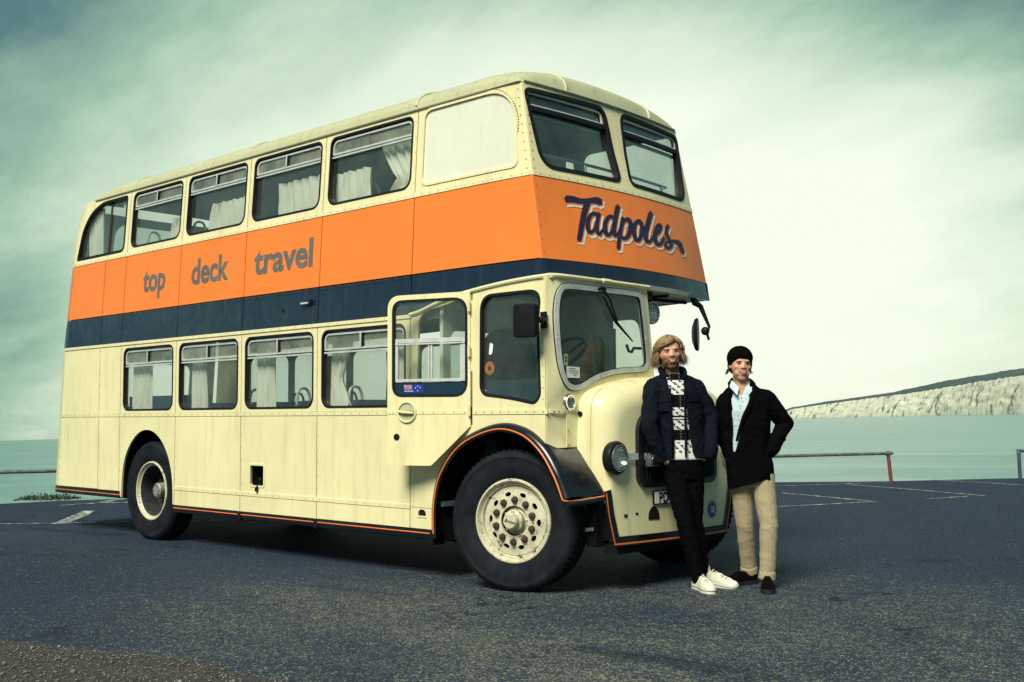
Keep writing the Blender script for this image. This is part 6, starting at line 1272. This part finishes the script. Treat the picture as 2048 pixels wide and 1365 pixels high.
def shoe(parent, pos, ang, length, mats, tilt=0.0, roll=0.0):
    """low shoe; toe points along -y turned by ang"""
    U, S, T = mats
    M_ = Matrix.Translation(pos) @ Matrix.Rotation(ang, 4, 'Z') @ Matrix.Rotation(tilt, 4, 'X') @ Matrix.Rotation(roll, 4, 'Y'); k = length/0.29
    def outline(g): return [(x*k*g, y*k) for x, y in [(0.030, 0.045), (0.040, 0.0), (0.036, -0.07), (0.047, -0.145), (0.049, -0.185), (0.040, -0.222), (0.018, -0.243), (-0.010, -0.246), (-0.034, -0.228), (-0.046, -0.185), (-0.044, -0.14), (-0.034, -0.07), (-0.038, 0.0), (-0.030, 0.045), (0.0, 0.056)]]
    ol = [tuple(p) for p in catmull(outline(1.0), 3, True)]
    up = MB()
    rings = []
    for g, z, sh in ((1.0, 0.024, 0), (1.0, 0.040, 0), (0.93, 0.058, 0.006), (0.74, 0.078, 0.022), (0.55, 0.096, 0.05)):
        rings.append([M_ @ Vector((x*g, max(y, -0.246*k+sh*2.4*k) if y < -0.05*k else y, (z-(0.022*clamp((-y/k-0.10)/0.12) if z > 0.05 else 0))*k)) for x, y in ol])
    up.loft(rings); up.cap(M_ @ Vector((0, 0.0, 0.06*k)), 0.042*k, M_ @ Vector((0, 0.012*k, 0.115*k)), 0.046*k)
    me = organic(up, 0.0055, 6); o = put(me, 'shoe', U, parent)
    so = MB(); so.loft([[M_ @ Vector((x*1.06, y*1.03, z*k)) for x, y in ol] for z in (0.0, 0.005, 0.026, 0.030)]); so.build('sole', S, o, 50)
    if T:
        tc = MB(); tc.ball(M_ @ Vector((0, -0.205*k, 0.030*k)), (0.046*k, 0.048*k, 0.030*k), 14, 8, M_.to_3x3()); tc.build('toe_cap', T, o)
        for j in range(5):
            y = -0.155+0.024*j; z = 0.072+0.010*j; la = MB(); la.tube([M_ @ Vector((-0.024*k, y*k, (z-0.008)*k)), M_ @ Vector((0, (y-0.004)*k, (z+0.004)*k)), M_ @ Vector((0.024*k, y*k, (z-0.008)*k))], 0.0035*k, 5); la.build('lace', T, o)
        st_ = MB(); st_.tube([M_ @ Vector((x*1.075, y*1.04, 0.020*k)) for x, y in ol], 0.0018, 4, closed=True); st_.build('sole_line', NAVYTXT, o)
    return o
def person(label, loc, ang):
    e = empty('person', (loc[0], loc[1], 0)); e.rotation_euler = (0, 0, ang); return tag(e, label, 'person')
ANG = radians(42.4)
def beard_attr(me, H, h):
    Hi = H.inverted(); at = me.attributes.new('beard', 'FLOAT', 'POINT'); vals = []
    for v in me.vertices:
        q = Hi @ v.co/h; w = clamp((-0.10-q.z)/0.10)*clamp((0.12-q.y)/0.15) if q.z > -0.62 else 0
        w = max(w, 0.8*clamp((abs(q.x)-0.22)/0.08)*clamp((-0.06-q.z)/0.12)*clamp((0.1-q.y)/0.1) if q.z > -0.55 else 0)
        if abs(q.x) < 0.13 and -0.30 < q.z < -0.135 and q.y < -0.2: w *= 0.55 if q.z > -0.20 else 0.35
        vals.append(w)
    at.data.foreach_set('value', vals)

# ------------------------------------------------------------------ man in the dark jacket
def man_one():
    root = person('man with long fair hair in navy jacket and patterned jumper leaning on the bus', (1.07, 1.04), ANG)
    ph = radians(12); h = 0.262
    H = Matrix.Translation((-0.186, 0.03, 1.862)) @ Matrix.Rotation(radians(4), 4, 'Z') @ Matrix.Rotation(radians(-4), 4, 'Y')
    shL, elL, wrL = Vector((-0.325, 0.0, 1.585)), Vector((-0.372, -0.080, 1.275)), Vector((-0.285, -0.035, 1.055))
    shR, elR, wrR = Vector((0.025, 0.09, 1.590)), Vector((0.152, 0.12, 1.360)), Vector((0.125, 0.02, 1.080))
    hdL, hdR = Vector((0.75, 0.25, -0.6)), Vector((-0.75, 0.2, -0.6))
    hpA, knA, anA = Vector((-0.165, 0.05, 0.945)), Vector((-0.085, -0.005, 0.52)), Vector((0.005, 0.03, 0.12))
    hpB, knB, anB = Vector((-0.015, 0.07, 0.945)), Vector((0.000, 0.10, 0.52)), Vector((0.080, 0.20, 0.13))
    b = MB(); head_shapes(b, H, h); b.cap((-0.18, 0.055, 1.80), 0.066, (-0.155, 0.06, 1.60), 0.074)
    b.loft([ringpts(-0.09, 0.06, 0.92, 0.15, 0.10, ph), ringpts(-0.11, 0.06, 1.15, 0.145, 0.09, ph), ringpts(-0.13, 0.05, 1.40, 0.17, 0.10, ph), ringpts(-0.145, 0.055, 1.60, 0.14, 0.08, ph), ringpts(-0.152, 0.06, 1.66, 0.07, 0.06, ph)])
    for s, e, w, d in ((shL, elL, wrL, hdL), (shR, elR, wrR, hdR)):
        b.cap(s, 0.055, e, 0.042, 12); b.cap(e, 0.042, w, 0.030, 12); d = d.normalized()*0.8; b.cap(w, 0.032, w+d*0.09, 0.036, 10)
        for q in range(4): o_ = Vector((0.012*(q-1.5), 0, 0)); b.cap(w+d*0.09+o_, 0.011, w+d*(0.155-0.008*abs(q-1.5))+o_, 0.009, 8)
        b.cap(w+d*0.03+Vector((-0.03, -0.01, 0)), 0.012, w+d*0.09+Vector((-0.05, -0.02, 0)), 0.010, 8)
    for hp, kn, an in ((hpA, knA, anA), (hpB, knB, anB)): b.cap(hp, 0.078, kn, 0.050, 12); b.cap(kn, 0.050, an, 0.036, 12); b.cap(an, 0.036, an+Vector((0, 0, -0.06)), 0.03, 10)
    me = organic(b, 0.006, 5); beard_attr(me, H, h); body = put(me, 'body', skin_mat('fair_skin', 0.9, 0), root)
    BROW = simple('fair_brown_brow', (0.14, 0.085, 0.045), 0.8); face_parts(H, h, body, BROW, 0.92, 0.36)
    # patterned jumper
    j = MB(); j.loft([ringpts(-0.085, 0.055, 1.015, 0.165, 0.118, ph), ringpts(-0.10, 0.055, 1.2, 0.168, 0.112, ph), ringpts(-0.13, 0.045, 1.42, 0.185, 0.118, ph), ringpts(-0.145, 0.05, 1.58, 0.15, 0.095, ph), ringpts(-0.153, 0.055, 1.665, 0.082, 0.075, ph), ringpts(-0.158, 0.055, 1.70, 0.074, 0.07, ph)])
    put(organic(j, 0.010, 3), 'jumper', jumper_mat(), root)
    # jacket, open at the front
    NAVYC = cloth('navy_wool_jacket', (0.0026, 0.0060, 0.0125), 0.75, 300, 0.35, 0.7, 0.0, 0.12)
    k = MB(); k.loft([ringpts(-0.085, 0.06, 1.02, 0.190, 0.136, ph), ringpts(-0.10, 0.06, 1.18, 0.186, 0.130, ph), ringpts(-0.13, 0.05, 1.40, 0.205, 0.134, ph), ringpts(-0.145, 0.055, 1.55, 0.200, 0.122, ph), ringpts(-0.150, 0.06, 1.63, 0.165, 0.104, ph), ringpts(-0.155, 0.065, 1.69, 0.100, 0.092, ph), ringpts(-0.165, 0.07, 1.755, 0.090, 0.086, ph)])
    for s, e, w in ((shL, elL, wrL), (shR, elR, wrR)): k.cap(Vector((-0.155, 0.065, 1.665)), 0.062, s+Vector((0, 0, 0.005)), 0.066, 14); k.cap(s, 0.071, s.lerp(e, 0.5), 0.068, 14); k.cap(s.lerp(e, 0.5), 0.068, e, 0.060, 14); k.cap(e, 0.061, e.lerp(w, 0.6), 0.058, 14); k.cap(e.lerp(w, 0.6), 0.058, w+(w-e).normalized()*0.02, 0.052, 14)
    me = organic(k, 0.0085, 3, [(0.05, 0.075, 0.006), (0.13, 0.11, 0.006)])
    def opening(co, n):
        z = co.z; c = lerp(-0.092, -0.148, clamp((z-1.02)/0.6)); w = 0.060 if z > 1.2 else lerp(0.085, 0.060, (z-1.0)/0.2)
        if z > 1.60: w = lerp(0.060, 0.072, (z-1.6)/0.1)
        return abs(co.x-c) < w and co.y < 0.02 and n.y < 0.2
    cut(me, lambda co, n: opening(co, n) or co.z > 1.748 or (co.z < 1.035 and abs(co.x+0.085) < 0.16 and abs(n.z) > 0.5))
    jk = thicken(put(me, 'jacket', NAVYC, root), 0.012)
    fx = lambda x, z, d=0.0: (x, 0.055+(x+0.12)*tan_(ph)-0.139*sqrt(max(0.05, 1-((x+0.13)/0.215)**2))-0.006-d, z)
    for x0, x1, z0, z1 in ((-0.29, -0.215, 1.40, 1.50), (-0.055, 0.035, 1.40, 1.50)):
        sheet(MB(), rrect(x0, z0, x1, z1, 0.008), [], lambda u, v, d: fx(u, v, -d), -0.014, 0.01, 0.03, 0.03).build('breast_pocket', NAVYC, jk)
        sheet(MB(), rrect(x0-0.004, z1-0.028, x1+0.004, z1+0.008, 0.008), [], lambda u, v, d: fx(u, v, -d), -0.020, -0.010, 0.03, 0.03).build('pocket_flap', NAVYC, jk)
    MB().ball(fx(-0.225, 1.66, 0.012), 0.009, 8, 6).build('collar_stud', CHROME, jk)
    for sgn, x0 in ((-1, -0.205), (1, -0.085)):
        fl_ = MB(); fl_.tube([fx(x0+(0.045 if sgn < 0 else -0.003)*clamp((1.2-z)/0.2)*0-0.0, z, 0.004) for z in [1.04+0.06*i for i in range(10)]], 0.010, 6); fl_.build('front_placket', NAVYC, jk)
    # collar
    co = MB()
    for sgn in (-1, 1):
        pts = [(-0.158+sgn*0.074, -0.035, 1.665), (-0.160+sgn*0.098, 0.02, 1.705), (-0.163+sgn*0.092, 0.09, 1.745), (-0.165+sgn*0.03, 0.150, 1.752)]
        co.tube([p for p in catmull(pts, 5)], [0.016]*16, 8)
    put(organic(co, 0.007, 3), 'collar', NAVYC, jk)
    # trousers
    BLK = cloth('black_trousers', (0.0022, 0.0024, 0.003), 0.85, 200, 0.3, 0.3, 0.0, 0.05)
    t = MB(); t.loft([ringpts(-0.09, 0.06, 0.86, 0.150, 0.105, ph), ringpts(-0.09, 0.06, 0.95, 0.168, 0.116, ph), ringpts(-0.088, 0.06, 1.06, 0.160, 0.108, ph)])
    for hp, kn, an in ((hpA, knA, anA), (hpB, knB, anB)): t.cap(hp, 0.098, hp.lerp(kn, 0.5), 0.086, 14); t.cap(hp.lerp(kn, 0.5), 0.086, kn, 0.068, 14); t.cap(kn, 0.068, kn.lerp(an, 0.4), 0.066, 14); t.cap(kn.lerp(an, 0.4), 0.064, an, 0.052, 14); t.cap(an, 0.052, an+(an-kn).normalized()*0.035, 0.052, 14)
    put(organic(t, 0.009, 3, [(0.06, 0.045, 0.005)]), 'trousers', BLK, root)
    CAN = cloth('white_canvas', (0.66, 0.66, 0.53), 0.85, 240, 0.12, 0.15, 0.1); SOLE = simple('white_rubber_sole', (0.70, 0.69, 0.58), 0.5)
    shoe(root, (0.015, 0.055, 0.0), radians(14), 0.315, (CAN, SOLE, SOLE)); shoe(root, (0.105, 0.215, 0.012), radians(52), 0.325, (CAN, SOLE, SOLE), radians(4), radians(-8))
    hair_long(H, h, body)
    return root
def tan_(a): return math.tan(a)
def jumper_mat():
    m, nt, N, L, b = newmat('patterned_jumper'); tc = N.new('ShaderNodeTexCoord'); sp = N.new('ShaderNodeSeparateXYZ'); L.new(tc.outputs['Object'], sp.inputs[0])
    def M(op, a, b_=None):
        n = N.new('ShaderNodeMath'); n.operation = op
        for i, v in enumerate((a, b_)):
            if v is None: continue
            if isinstance(v, (int, float)): n.inputs[i].default_value = v
            else: L.new(v, n.inputs[i])
        return n.outputs[0]
    z = sp.outputs[2]; x = sp.outputs[0]
    rp = N.new('ShaderNodeValToRGB'); rp.color_ramp.interpolation = 'CONSTANT'
    bands = [(1.00, 1), (1.045, 1), (1.07, 2), (1.155, 1), (1.17, 0), (1.255, 2), (1.33, 0), (1.34, 1), (1.35, 0), (1.365, 2), (1.43, 0), (1.53, 2), (1.645, 0)]
    zn = maprange(N, L, z, 1.0, 1.72); L.new(zn, rp.inputs[0])
    e = rp.color_ramp.elements; e[0].position = 0; e[0].color = (0.5, 0, 0, 1); e[1].position = 0.9; e[1].color = (0, 0, 0, 1)
    for zz, k in bands:
        q = e.new((zz-1.0)/0.72); q.color = (k*0.5, 0, 0, 1)
    sr = N.new('ShaderNodeSeparateColor'); L.new(rp.outputs[0], sr.inputs[0]); lev = sr.outputs[0]
    cell = 0.0125
    cx = M('FLOOR', M('DIVIDE', x, cell)); cz = M('FLOOR', M('DIVIDE', z, cell*0.9))
    st = M('MODULO', M('ADD', M('ADD', cx, cz), 400.0), 5.0); st2 = M('MODULO', M('ADD', M('SUBTRACT', cx, M('MULTIPLY', cz, 2.0)), 400.0), 7.0)
    pat = M('MULTIPLY', M('LESS_THAN', st, 1.6), M('LESS_THAN', st2, 4.2))
    white = M('GREATER_THAN', lev, 0.25); motif = M('MULTIPLY', M('GREATER_THAN', lev, 0.75), pat)
    c = mixc(N, L, white, (0.004, 0.004, 0.005), (0.72, 0.72, 0.66)); c = mixc(N, L, motif, c, (0.045, 0.055, 0.10))
    dots = M('MULTIPLY', M('LESS_THAN', lev, 0.25), M('MULTIPLY', M('LESS_THAN', M('MODULO', M('ADD', cx, 400.0), 6.0), 0.9), M('LESS_THAN', M('MODULO', M('ADD', cz, 400.0), 2.0), 0.9)))
    c = mixc(N, L, dots, c, (0.10, 0.10, 0.11))
    L.new(c, b.inputs['Base Color']); b.inputs['Roughness'].default_value = 0.95; b.inputs['Specular IOR Level'].default_value = 0.1
    bump(N, L, b, texnoise(N, L, mapping(N, L, (1, 1, 0.6)), 190, 3), 0.35, 0.01); return m
def hair_mat(name, c0, c1):
    m, nt, N, L, b = newmat(name); at = N.new('ShaderNodeAttribute'); at.attribute_name = 'strand'
    f = texnoise(N, L, mapping(N, L, (1, 1, 0.3)), 60, 4); k = N.new('ShaderNodeMath'); k.operation = 'MULTIPLY_ADD'; L.new(f, k.inputs[0]); k.inputs[1].default_value = 0.5; L.new(at.outputs['Fac'], k.inputs[2])
    L.new(mixc(N, L, maprange(N, L, k.outputs[0], 0.15, 1.15), c0, c1), b.inputs['Base Color']); b.inputs['Roughness'].default_value = 0.42; b.inputs['Specular IOR Level'].default_value = 0.4; return m
def strands_obj(paths, name, mat, parent):
    mb = MB(); vals = []
    for pts, r, val in paths:
        n0 = len(mb.v); m = len(pts); mb.tube(pts, [r*(0.8 if i == 0 else 1.0-0.85*(i/(m-1))**2) for i in range(m)], 4); vals += [val]*(len(mb.v)-n0)
    me = bpy.data.meshes.new(name); me.from_pydata(mb.v, [], mb.f); at = me.attributes.new('strand', 'FLOAT', 'POINT'); at.data.foreach_set('value', vals)
    me.polygons.foreach_set('use_smooth', [True]*len(me.polygons)); me.materials.append(mat); o = bpy.data.objects.new(name, me); COL.objects.link(o); o.parent = parent; o['kind'] = 'stuff'; return o
def hair_long(H, h, parent):
    rg = random.Random(11); paths = []
    part = radians(34)
    def pt(az, th, r, drop=0.0):
        st, ct = sin(th), cos(th); return Vector((0.365*r*st*sin(az), 0.07-0.415*r*st*cos(az), 0.13+0.385*r*ct-drop))
    for i in range(2600):
        az0 = rg.uniform(-pi, pi); th0 = math.acos(rg.uniform(0.05, 1.0)) if abs(az0) > 0.9 else rg.uniform(0.0, 0.78)
        a_ = az0-part; front_ = abs(az0) < radians(75)
        if front_: tgt = radians(-84)-rg.uniform(0, 0.35) if a_ < 0 else radians(80)+rg.uniform(0, 0.35)
        else: tgt = az0+rg.uniform(-0.15, 0.15)
        L_ = rg.uniform(0.62, 1.0)*(0.78 if abs(az0) < 2.2 else 1.0); cl_ = random.Random(int((az0+pi)*9)*31+int(th0*4)); wv = cl_.uniform(0.03, 0.10); ph = cl_.uniform(0, 6.28)+rg.uniform(-0.5, 0.5); fq = cl_.uniform(7, 13); L_ *= cl_.uniform(0.62, 1.12); pts = []
        lift = rg.uniform(1.0, 1.10)+cl_.uniform(0, 0.09); n = 11
        for k in range(n):
            t = k/(n-1); th = th0+(radians(100)-th0)*clamp(t*1.55)**0.9; sw = clamp(t*1.5); sw = sw*sw*(3-2*sw)
            az = lerp(az0, tgt, sw) if front_ else lerp(az0, tgt, t)
            drop = max(0, t-0.55)/0.45*0.60*L_
            q = pt(az, th, lift+0.07*t, drop); w = wv*t**0.8
            fl = 0.09*clamp((t-0.7)/0.3)*cl_.uniform(-0.4, 1.6)*rg.uniform(0.6, 1.2)
            q += Vector((w*sin(fq*t+ph)+fl*math.copysign(1, q.x), w*cos(fq*t*1.1+ph)*0.8, 0.012*sin(fq*t*1.7+ph)))
            if q.y < -0.18 and q.z < (0.13+0.25*max(0, q.x+0.12) if q.x < 0.06 else 0.20) and abs(q.x) < 0.30: q.x = math.copysign(0.30+0.06*rg.random(), q.x if abs(q.x) > 0.03 else tgt)
            pts.append(H @ (q*h))
        paths.append((pts, rg.uniform(0.0012, 0.0026), rg.random()))
    hm = hair_mat('fair_hair', (0.075, 0.040, 0.018), (0.52, 0.36, 0.19))
    o = strands_obj(paths, 'hair', hm, parent)
    cap = MB(); cap.ball(H @ (Vector((0, 0.10, 0.16))*h), (0.362*h, 0.385*h, 0.365*h), 20, 14, H.to_3x3()); cap.cap(H @ (Vector((0, 0.22, 0.05))*h), 0.24*h, H @ (Vector((0, 0.22, -0.22))*h), 0.20*h); m2 = organic(cap, 0.008, 4)
    cut(m2, lambda c, n: (lambda q: q.y < -0.13+0.25*clamp((0.35-q.z)/0.4) and q.z < 0.42)(H.inverted() @ c/h)); put(m2, 'hair_base', hm, o)

# ------------------------------------------------------------------ man in the black coat
def man_two():
    root = person('man in black beanie, black coat and beige trousers with hand in pocket', (1.47, 1.38), ANG)
    ph = radians(-14); h = 0.250
    H = Matrix.Translation((-0.142, 0.06, 1.762)) @ Matrix.Rotation(radians(4), 4, 'Z') @ Matrix.Rotation(radians(3), 4, 'Y')
    shL, elL, wrL = Vector((-0.260, 0.12, 1.465)), Vector((-0.265, 0.22, 1.22)), Vector((-0.20, 0.12, 1.02))
    shR, elR, wrR = Vector((0.060, 0.06, 1.490)), Vector((0.215, 0.10, 1.300)), Vector((0.085, 0.02, 1.105))
    hdL, hdR = Vector((0.6, 0.0, -0.6)), Vector((-0.9, 0.35, -0.25))
    hpA, knA, anA = Vector((-0.135, 0.13, 0.885)), Vector((-0.110, 0.17, 0.50)), Vector((-0.055, 0.30, 0.13))
    hpB, knB, anB = Vector((0.015, 0.07, 0.885)), Vector((0.050, 0.02, 0.50)), Vector((0.035, 0.05, 0.12))
    b = MB(); head_shapes(b, H, h); b.cap((-0.138, 0.085, 1.70), 0.062, (-0.125, 0.09, 1.53), 0.070)
    b.loft([ringpts(-0.06, 0.09, 0.86, 0.14, 0.10, ph), ringpts(-0.09, 0.09, 1.1, 0.14, 0.09, ph), ringpts(-0.10, 0.09, 1.35, 0.165, 0.10, ph), ringpts(-0.10, 0.09, 1.5, 0.14, 0.085, ph), ringpts(-0.12, 0.09, 1.58, 0.07, 0.06, ph)])
    for s, e, w, d in ((shL, elL, wrL, hdL), (shR, elR, wrR, hdR)):
        b.cap(s, 0.052, e, 0.040, 12); b.cap(e, 0.040, w, 0.029, 12); d = d.normalized()*0.8; b.cap(w, 0.030, w+d*0.08, 0.034, 10)
        for q in range(4): o_ = Vector((0, 0.012*(q-1.5), 0)); b.cap(w+d*0.08+o_, 0.011, w+d*(0.14-0.008*abs(q-1.5))+o_, 0.009, 8)
        b.cap(w+d*0.03+Vector((0, -0.03, 0)), 0.012, w+d*0.08+Vector((0, -0.045, -0.01)), 0.010, 8)
    for hp, kn, an in ((hpA, knA, anA), (hpB, knB, anB)): b.cap(hp, 0.075, kn, 0.048, 12); b.cap(kn, 0.048, an, 0.035, 12); b.cap(an, 0.036, an+Vector((0, 0, -0.06)), 0.03, 10)
    me = organic(b, 0.006, 5); beard_attr(me, H, h); body = put(me, 'body', skin_mat('ruddy_skin', 0.10, 0), root)
    BROW = simple('dark_brow', (0.035, 0.022, 0.016), 0.8); face_parts(H, h, body, BROW, 0.95, 0.36)
    SH = cloth('pale_blue_shirt', (0.50, 0.64, 0.66), 0.8, 300, 0.08, 0.25, 0.1)
    s_ = MB(); s_.loft([ringpts(-0.09, 0.085, 0.95, 0.150, 0.105, ph), ringpts(-0.10, 0.085, 1.2, 0.158, 0.108, ph), ringpts(-0.11, 0.08, 1.40, 0.178, 0.116, ph), ringpts(-0.11, 0.085, 1.52, 0.150, 0.095, ph), ringpts(-0.128, 0.09, 1.59, 0.085, 0.075, ph), ringpts(-0.133, 0.09, 1.612, 0.074, 0.066, ph)])
    m_ = organic(s_, 0.009, 3, [(0.06, 0.10, 0.003)]); cut(m_, lambda c, n: c.z > 1.605 or (c.z > 1.515 and abs(c.x+0.152) < 0.036*(c.z-1.515)/0.09 and c.y < 0.08)); shirt = thicken(put(m_, 'shirt', SH, root), 0.004)
    for sgn in (-1, 1):
        q = [(-0.140+sgn*0.070, 0.07, 1.645), (-0.140+sgn*0.030, 0.000, 1.588), (-0.150+sgn*0.045, -0.048, 1.525), (-0.142+sgn*0.100, 0.00, 1.590), (-0.135+sgn*0.088, 0.08, 1.632)]
        cl = MB().add(q+[(a+0.0, b_+0.004, c-0.004) for a, b_, c in q], [(0, 1, 2, 3, 4), (9, 8, 7, 6, 5)]+[(i, 5+i, 5+(i+1) % 5, (i+1) % 5) for i in range(5)]); cl.build('shirt_collar', SH, shirt)
    for z in (1.50, 1.44, 1.36, 1.28): MB().ball((-0.160-(1.5-z)*0.22, 0.088-0.128, z), 0.005, 6, 4).build('shirt_button', DARK, shirt)
    BLK = cloth('black_wool_coat', (0.0022, 0.0024, 0.003), 0.95, 220, 0.3, 0.4, 0.0, 0.05)
    k = MB(); k.loft([ringpts(-0.065, 0.10, 0.855, 0.176, 0.135, ph), ringpts(-0.075, 0.10, 0.95, 0.180, 0.136, ph), ringpts(-0.10, 0.095, 1.12, 0.176, 0.128, ph), ringpts(-0.11, 0.09, 1.35, 0.198, 0.134, ph), ringpts(-0.105, 0.09, 1.48, 0.192, 0.122, ph), ringpts(-0.115, 0.095, 1.555, 0.150, 0.104, ph), ringpts(-0.125, 0.105, 1.60, 0.105, 0.092, ph), ringpts(-0.13, 0.115, 1.645, 0.098, 0.088, ph)])
    for s, e, w in ((shL, elL, wrL), (shR, elR, wrR)): k.cap(Vector((-0.125, 0.10, 1.575)), 0.060, s+Vector((0, 0, 0.005)), 0.066, 14); k.cap(s, 0.072, s.lerp(e, 0.5), 0.069, 14); k.cap(s.lerp(e, 0.5), 0.069, e, 0.060, 14); k.cap(e, 0.060, e.lerp(w, 0.6), 0.056, 14); k.cap(e.lerp(w, 0.6), 0.056, w+(w-e).normalized()*0.02, 0.054, 14)
    me = organic(k, 0.0085, 3, [(0.05, 0.07, 0.006), (0.13, 0.12, 0.006)])
    def opn(c, n):
        z = c.z; xo = lerp(-0.222, -0.150, clamp((z-1.08)/0.5)); w = lerp(0.008, 0.066, clamp((z-1.08)/0.42))
        return z > 1.08 and abs(c.x-xo) < w and c.y < 0.075 and n.y < 0.35
    cut(me, lambda c, n: opn(c, n) or c.z > 1.638 or (c.z < 0.875 and abs(n.z) > 0.6))
    # hem falls lower on one side
    for v in me.vertices:
        if v.co.z < 1.0: v.co.z -= 0.28*clamp((0.02-v.co.x)/0.26)*clamp((1.0-v.co.z)/0.15)*0.30
    coat = thicken(put(me, 'coat', BLK, root), 0.014)
    for sgn, P_ in ((1, [(-0.205, -0.035, 1.16), (-0.150, -0.048, 1.34), (-0.085, -0.038, 1.46), (-0.055, 0.0, 1.56), (-0.050, 0.07, 1.62), (-0.075, 0.16, 1.655), (-0.13, 0.19, 1.66)]), (-1, [(-0.262, -0.005, 1.30), (-0.272, 0.0, 1.42), (-0.262, 0.015, 1.50), (-0.225, 0.05, 1.58), (-0.205, 0.11, 1.63), (-0.18, 0.17, 1.655), (-0.13, 0.19, 1.66)])):
        lp = MB(); c_ = catmull(P_, 4); lp.tube(c_, [0.012+0.014*sin(pi*i/(len(c_)-1)) for i in range(len(c_))], 8); put(organic(lp, 0.007, 3), 'coat_collar', BLK, coat)
    BEI = cloth('beige_cotton', (0.38, 0.325, 0.20), 0.85, 260, 0.10, 0.28, 0.1, 0.2, 4)
    t = MB(); t.loft([ringpts(-0.06, 0.10, 0.80, 0.145, 0.105, ph), ringpts(-0.06, 0.10, 0.9, 0.155, 0.112, ph), ringpts(-0.06, 0.10, 1.0, 0.150, 0.105, ph)])
    for hp, kn, an in ((hpA, knA, anA), (hpB, knB, anB)): t.cap(hp, 0.096, hp.lerp(kn, 0.5), 0.084, 14); t.cap(hp.lerp(kn, 0.5), 0.084, kn, 0.070, 14); t.cap(kn, 0.071, kn.lerp(an, 0.5), 0.066, 14); t.cap(kn.lerp(an, 0.5), 0.065, an, 0.060, 14); t.cap(an, 0.060, an+(an-kn).normalized()*0.02, 0.060, 14)
    put(organic(t, 0.008, 2, [(0.17, 0.11, 0.0035), (0.06, 0.05, 0.0012)]), 'trousers', BEI, root)
    for (kn, an) in ((knA, anA), (knB, anB)):
        d = (an-kn).normalized(); cu = MB(); cu.tube([an+d*(-0.02), an+d*0.03, an+d*0.045], [0.064, 0.068, 0.066], 20); put(organic(cu, 0.008, 2, [(0.05, 0.03, 0.004)]), 'trouser_cuff', BEI, root)
    BS = cloth('black_suede', (0.0022, 0.0024, 0.003), 0.9, 200, 0.3, 0.2, 0.0, 0.05); BSOLE = simple('black_sole', (0.006, 0.007, 0.009), 0.7)
    shoe(root, (0.035, 0.06, 0.0), radians(-12), 0.33, (BS, BSOLE, None)); shoe(root, (-0.05, 0.30, 0.0), radians(-62), 0.33, (BS, BSOLE, None))
    # beanie and the hair below it
    KN = cloth('black_knit', (0.0025, 0.0026, 0.003), 0.98, 120, 0.3, 0.5, 0.0, 0.04)
    bn = MB(); bn.ball(H @ (Vector((0, 0.115, 0.245))*h), (0.410*h, 0.455*h, 0.400*h), 22, 14, H.to_3x3()); bn.ball(H @ (Vector((0, 0.10, 0.05))*h), (0.392*h, 0.430*h, 0.40*h), 22, 14, H.to_3x3()); me = organic(bn, 0.007, 3, [(0.05, 0.05, 0.002)])
    cut(me, lambda c, n: (lambda q: q.z < 0.185-0.80*(q.y+0.30))(H.inverted() @ c/h)); bo = thicken(put(me, 'beanie', KN, body), 0.010)
    rg = random.Random(5); paths = []
    for i in range(70):
        sgn = -1 if i % 8 < 7 else 1; y0 = rg.uniform(0.02, 0.22); z0 = -0.06-0.5*y0; x0 = sgn*0.335; ph_ = rg.uniform(0, 6); L_ = rg.uniform(0.08, 0.19); pts = []
        for k2 in range(8):
            t_ = k2/7; pts.append(H @ (Vector((x0+sgn*(0.02+0.09*t_*rg.uniform(0.1, 1.0))+0.03*sin(6*t_+ph_)*t_, y0+0.035*cos(6*t_+ph_)*t_, z0-L_*t_+0.10*max(0, t_-0.7)))*h))
        paths.append((pts, rg.uniform(0.002, 0.0038), rg.random()))
    strands_obj(paths, 'hair', hair_mat('dark_hair', (0.010, 0.007, 0.006), (0.055, 0.036, 0.026)), body)
    return root
man_one(); man_two()
# ------------------------------------------------------------------ set the car park and everything on it into the level world
bpy.context.view_layer.update()
for o in list(scn.objects):
    if o.parent is None and o not in LEVEL and o.type in ('MESH', 'EMPTY'): o.matrix_world = SLOPE @ o.matrix_world
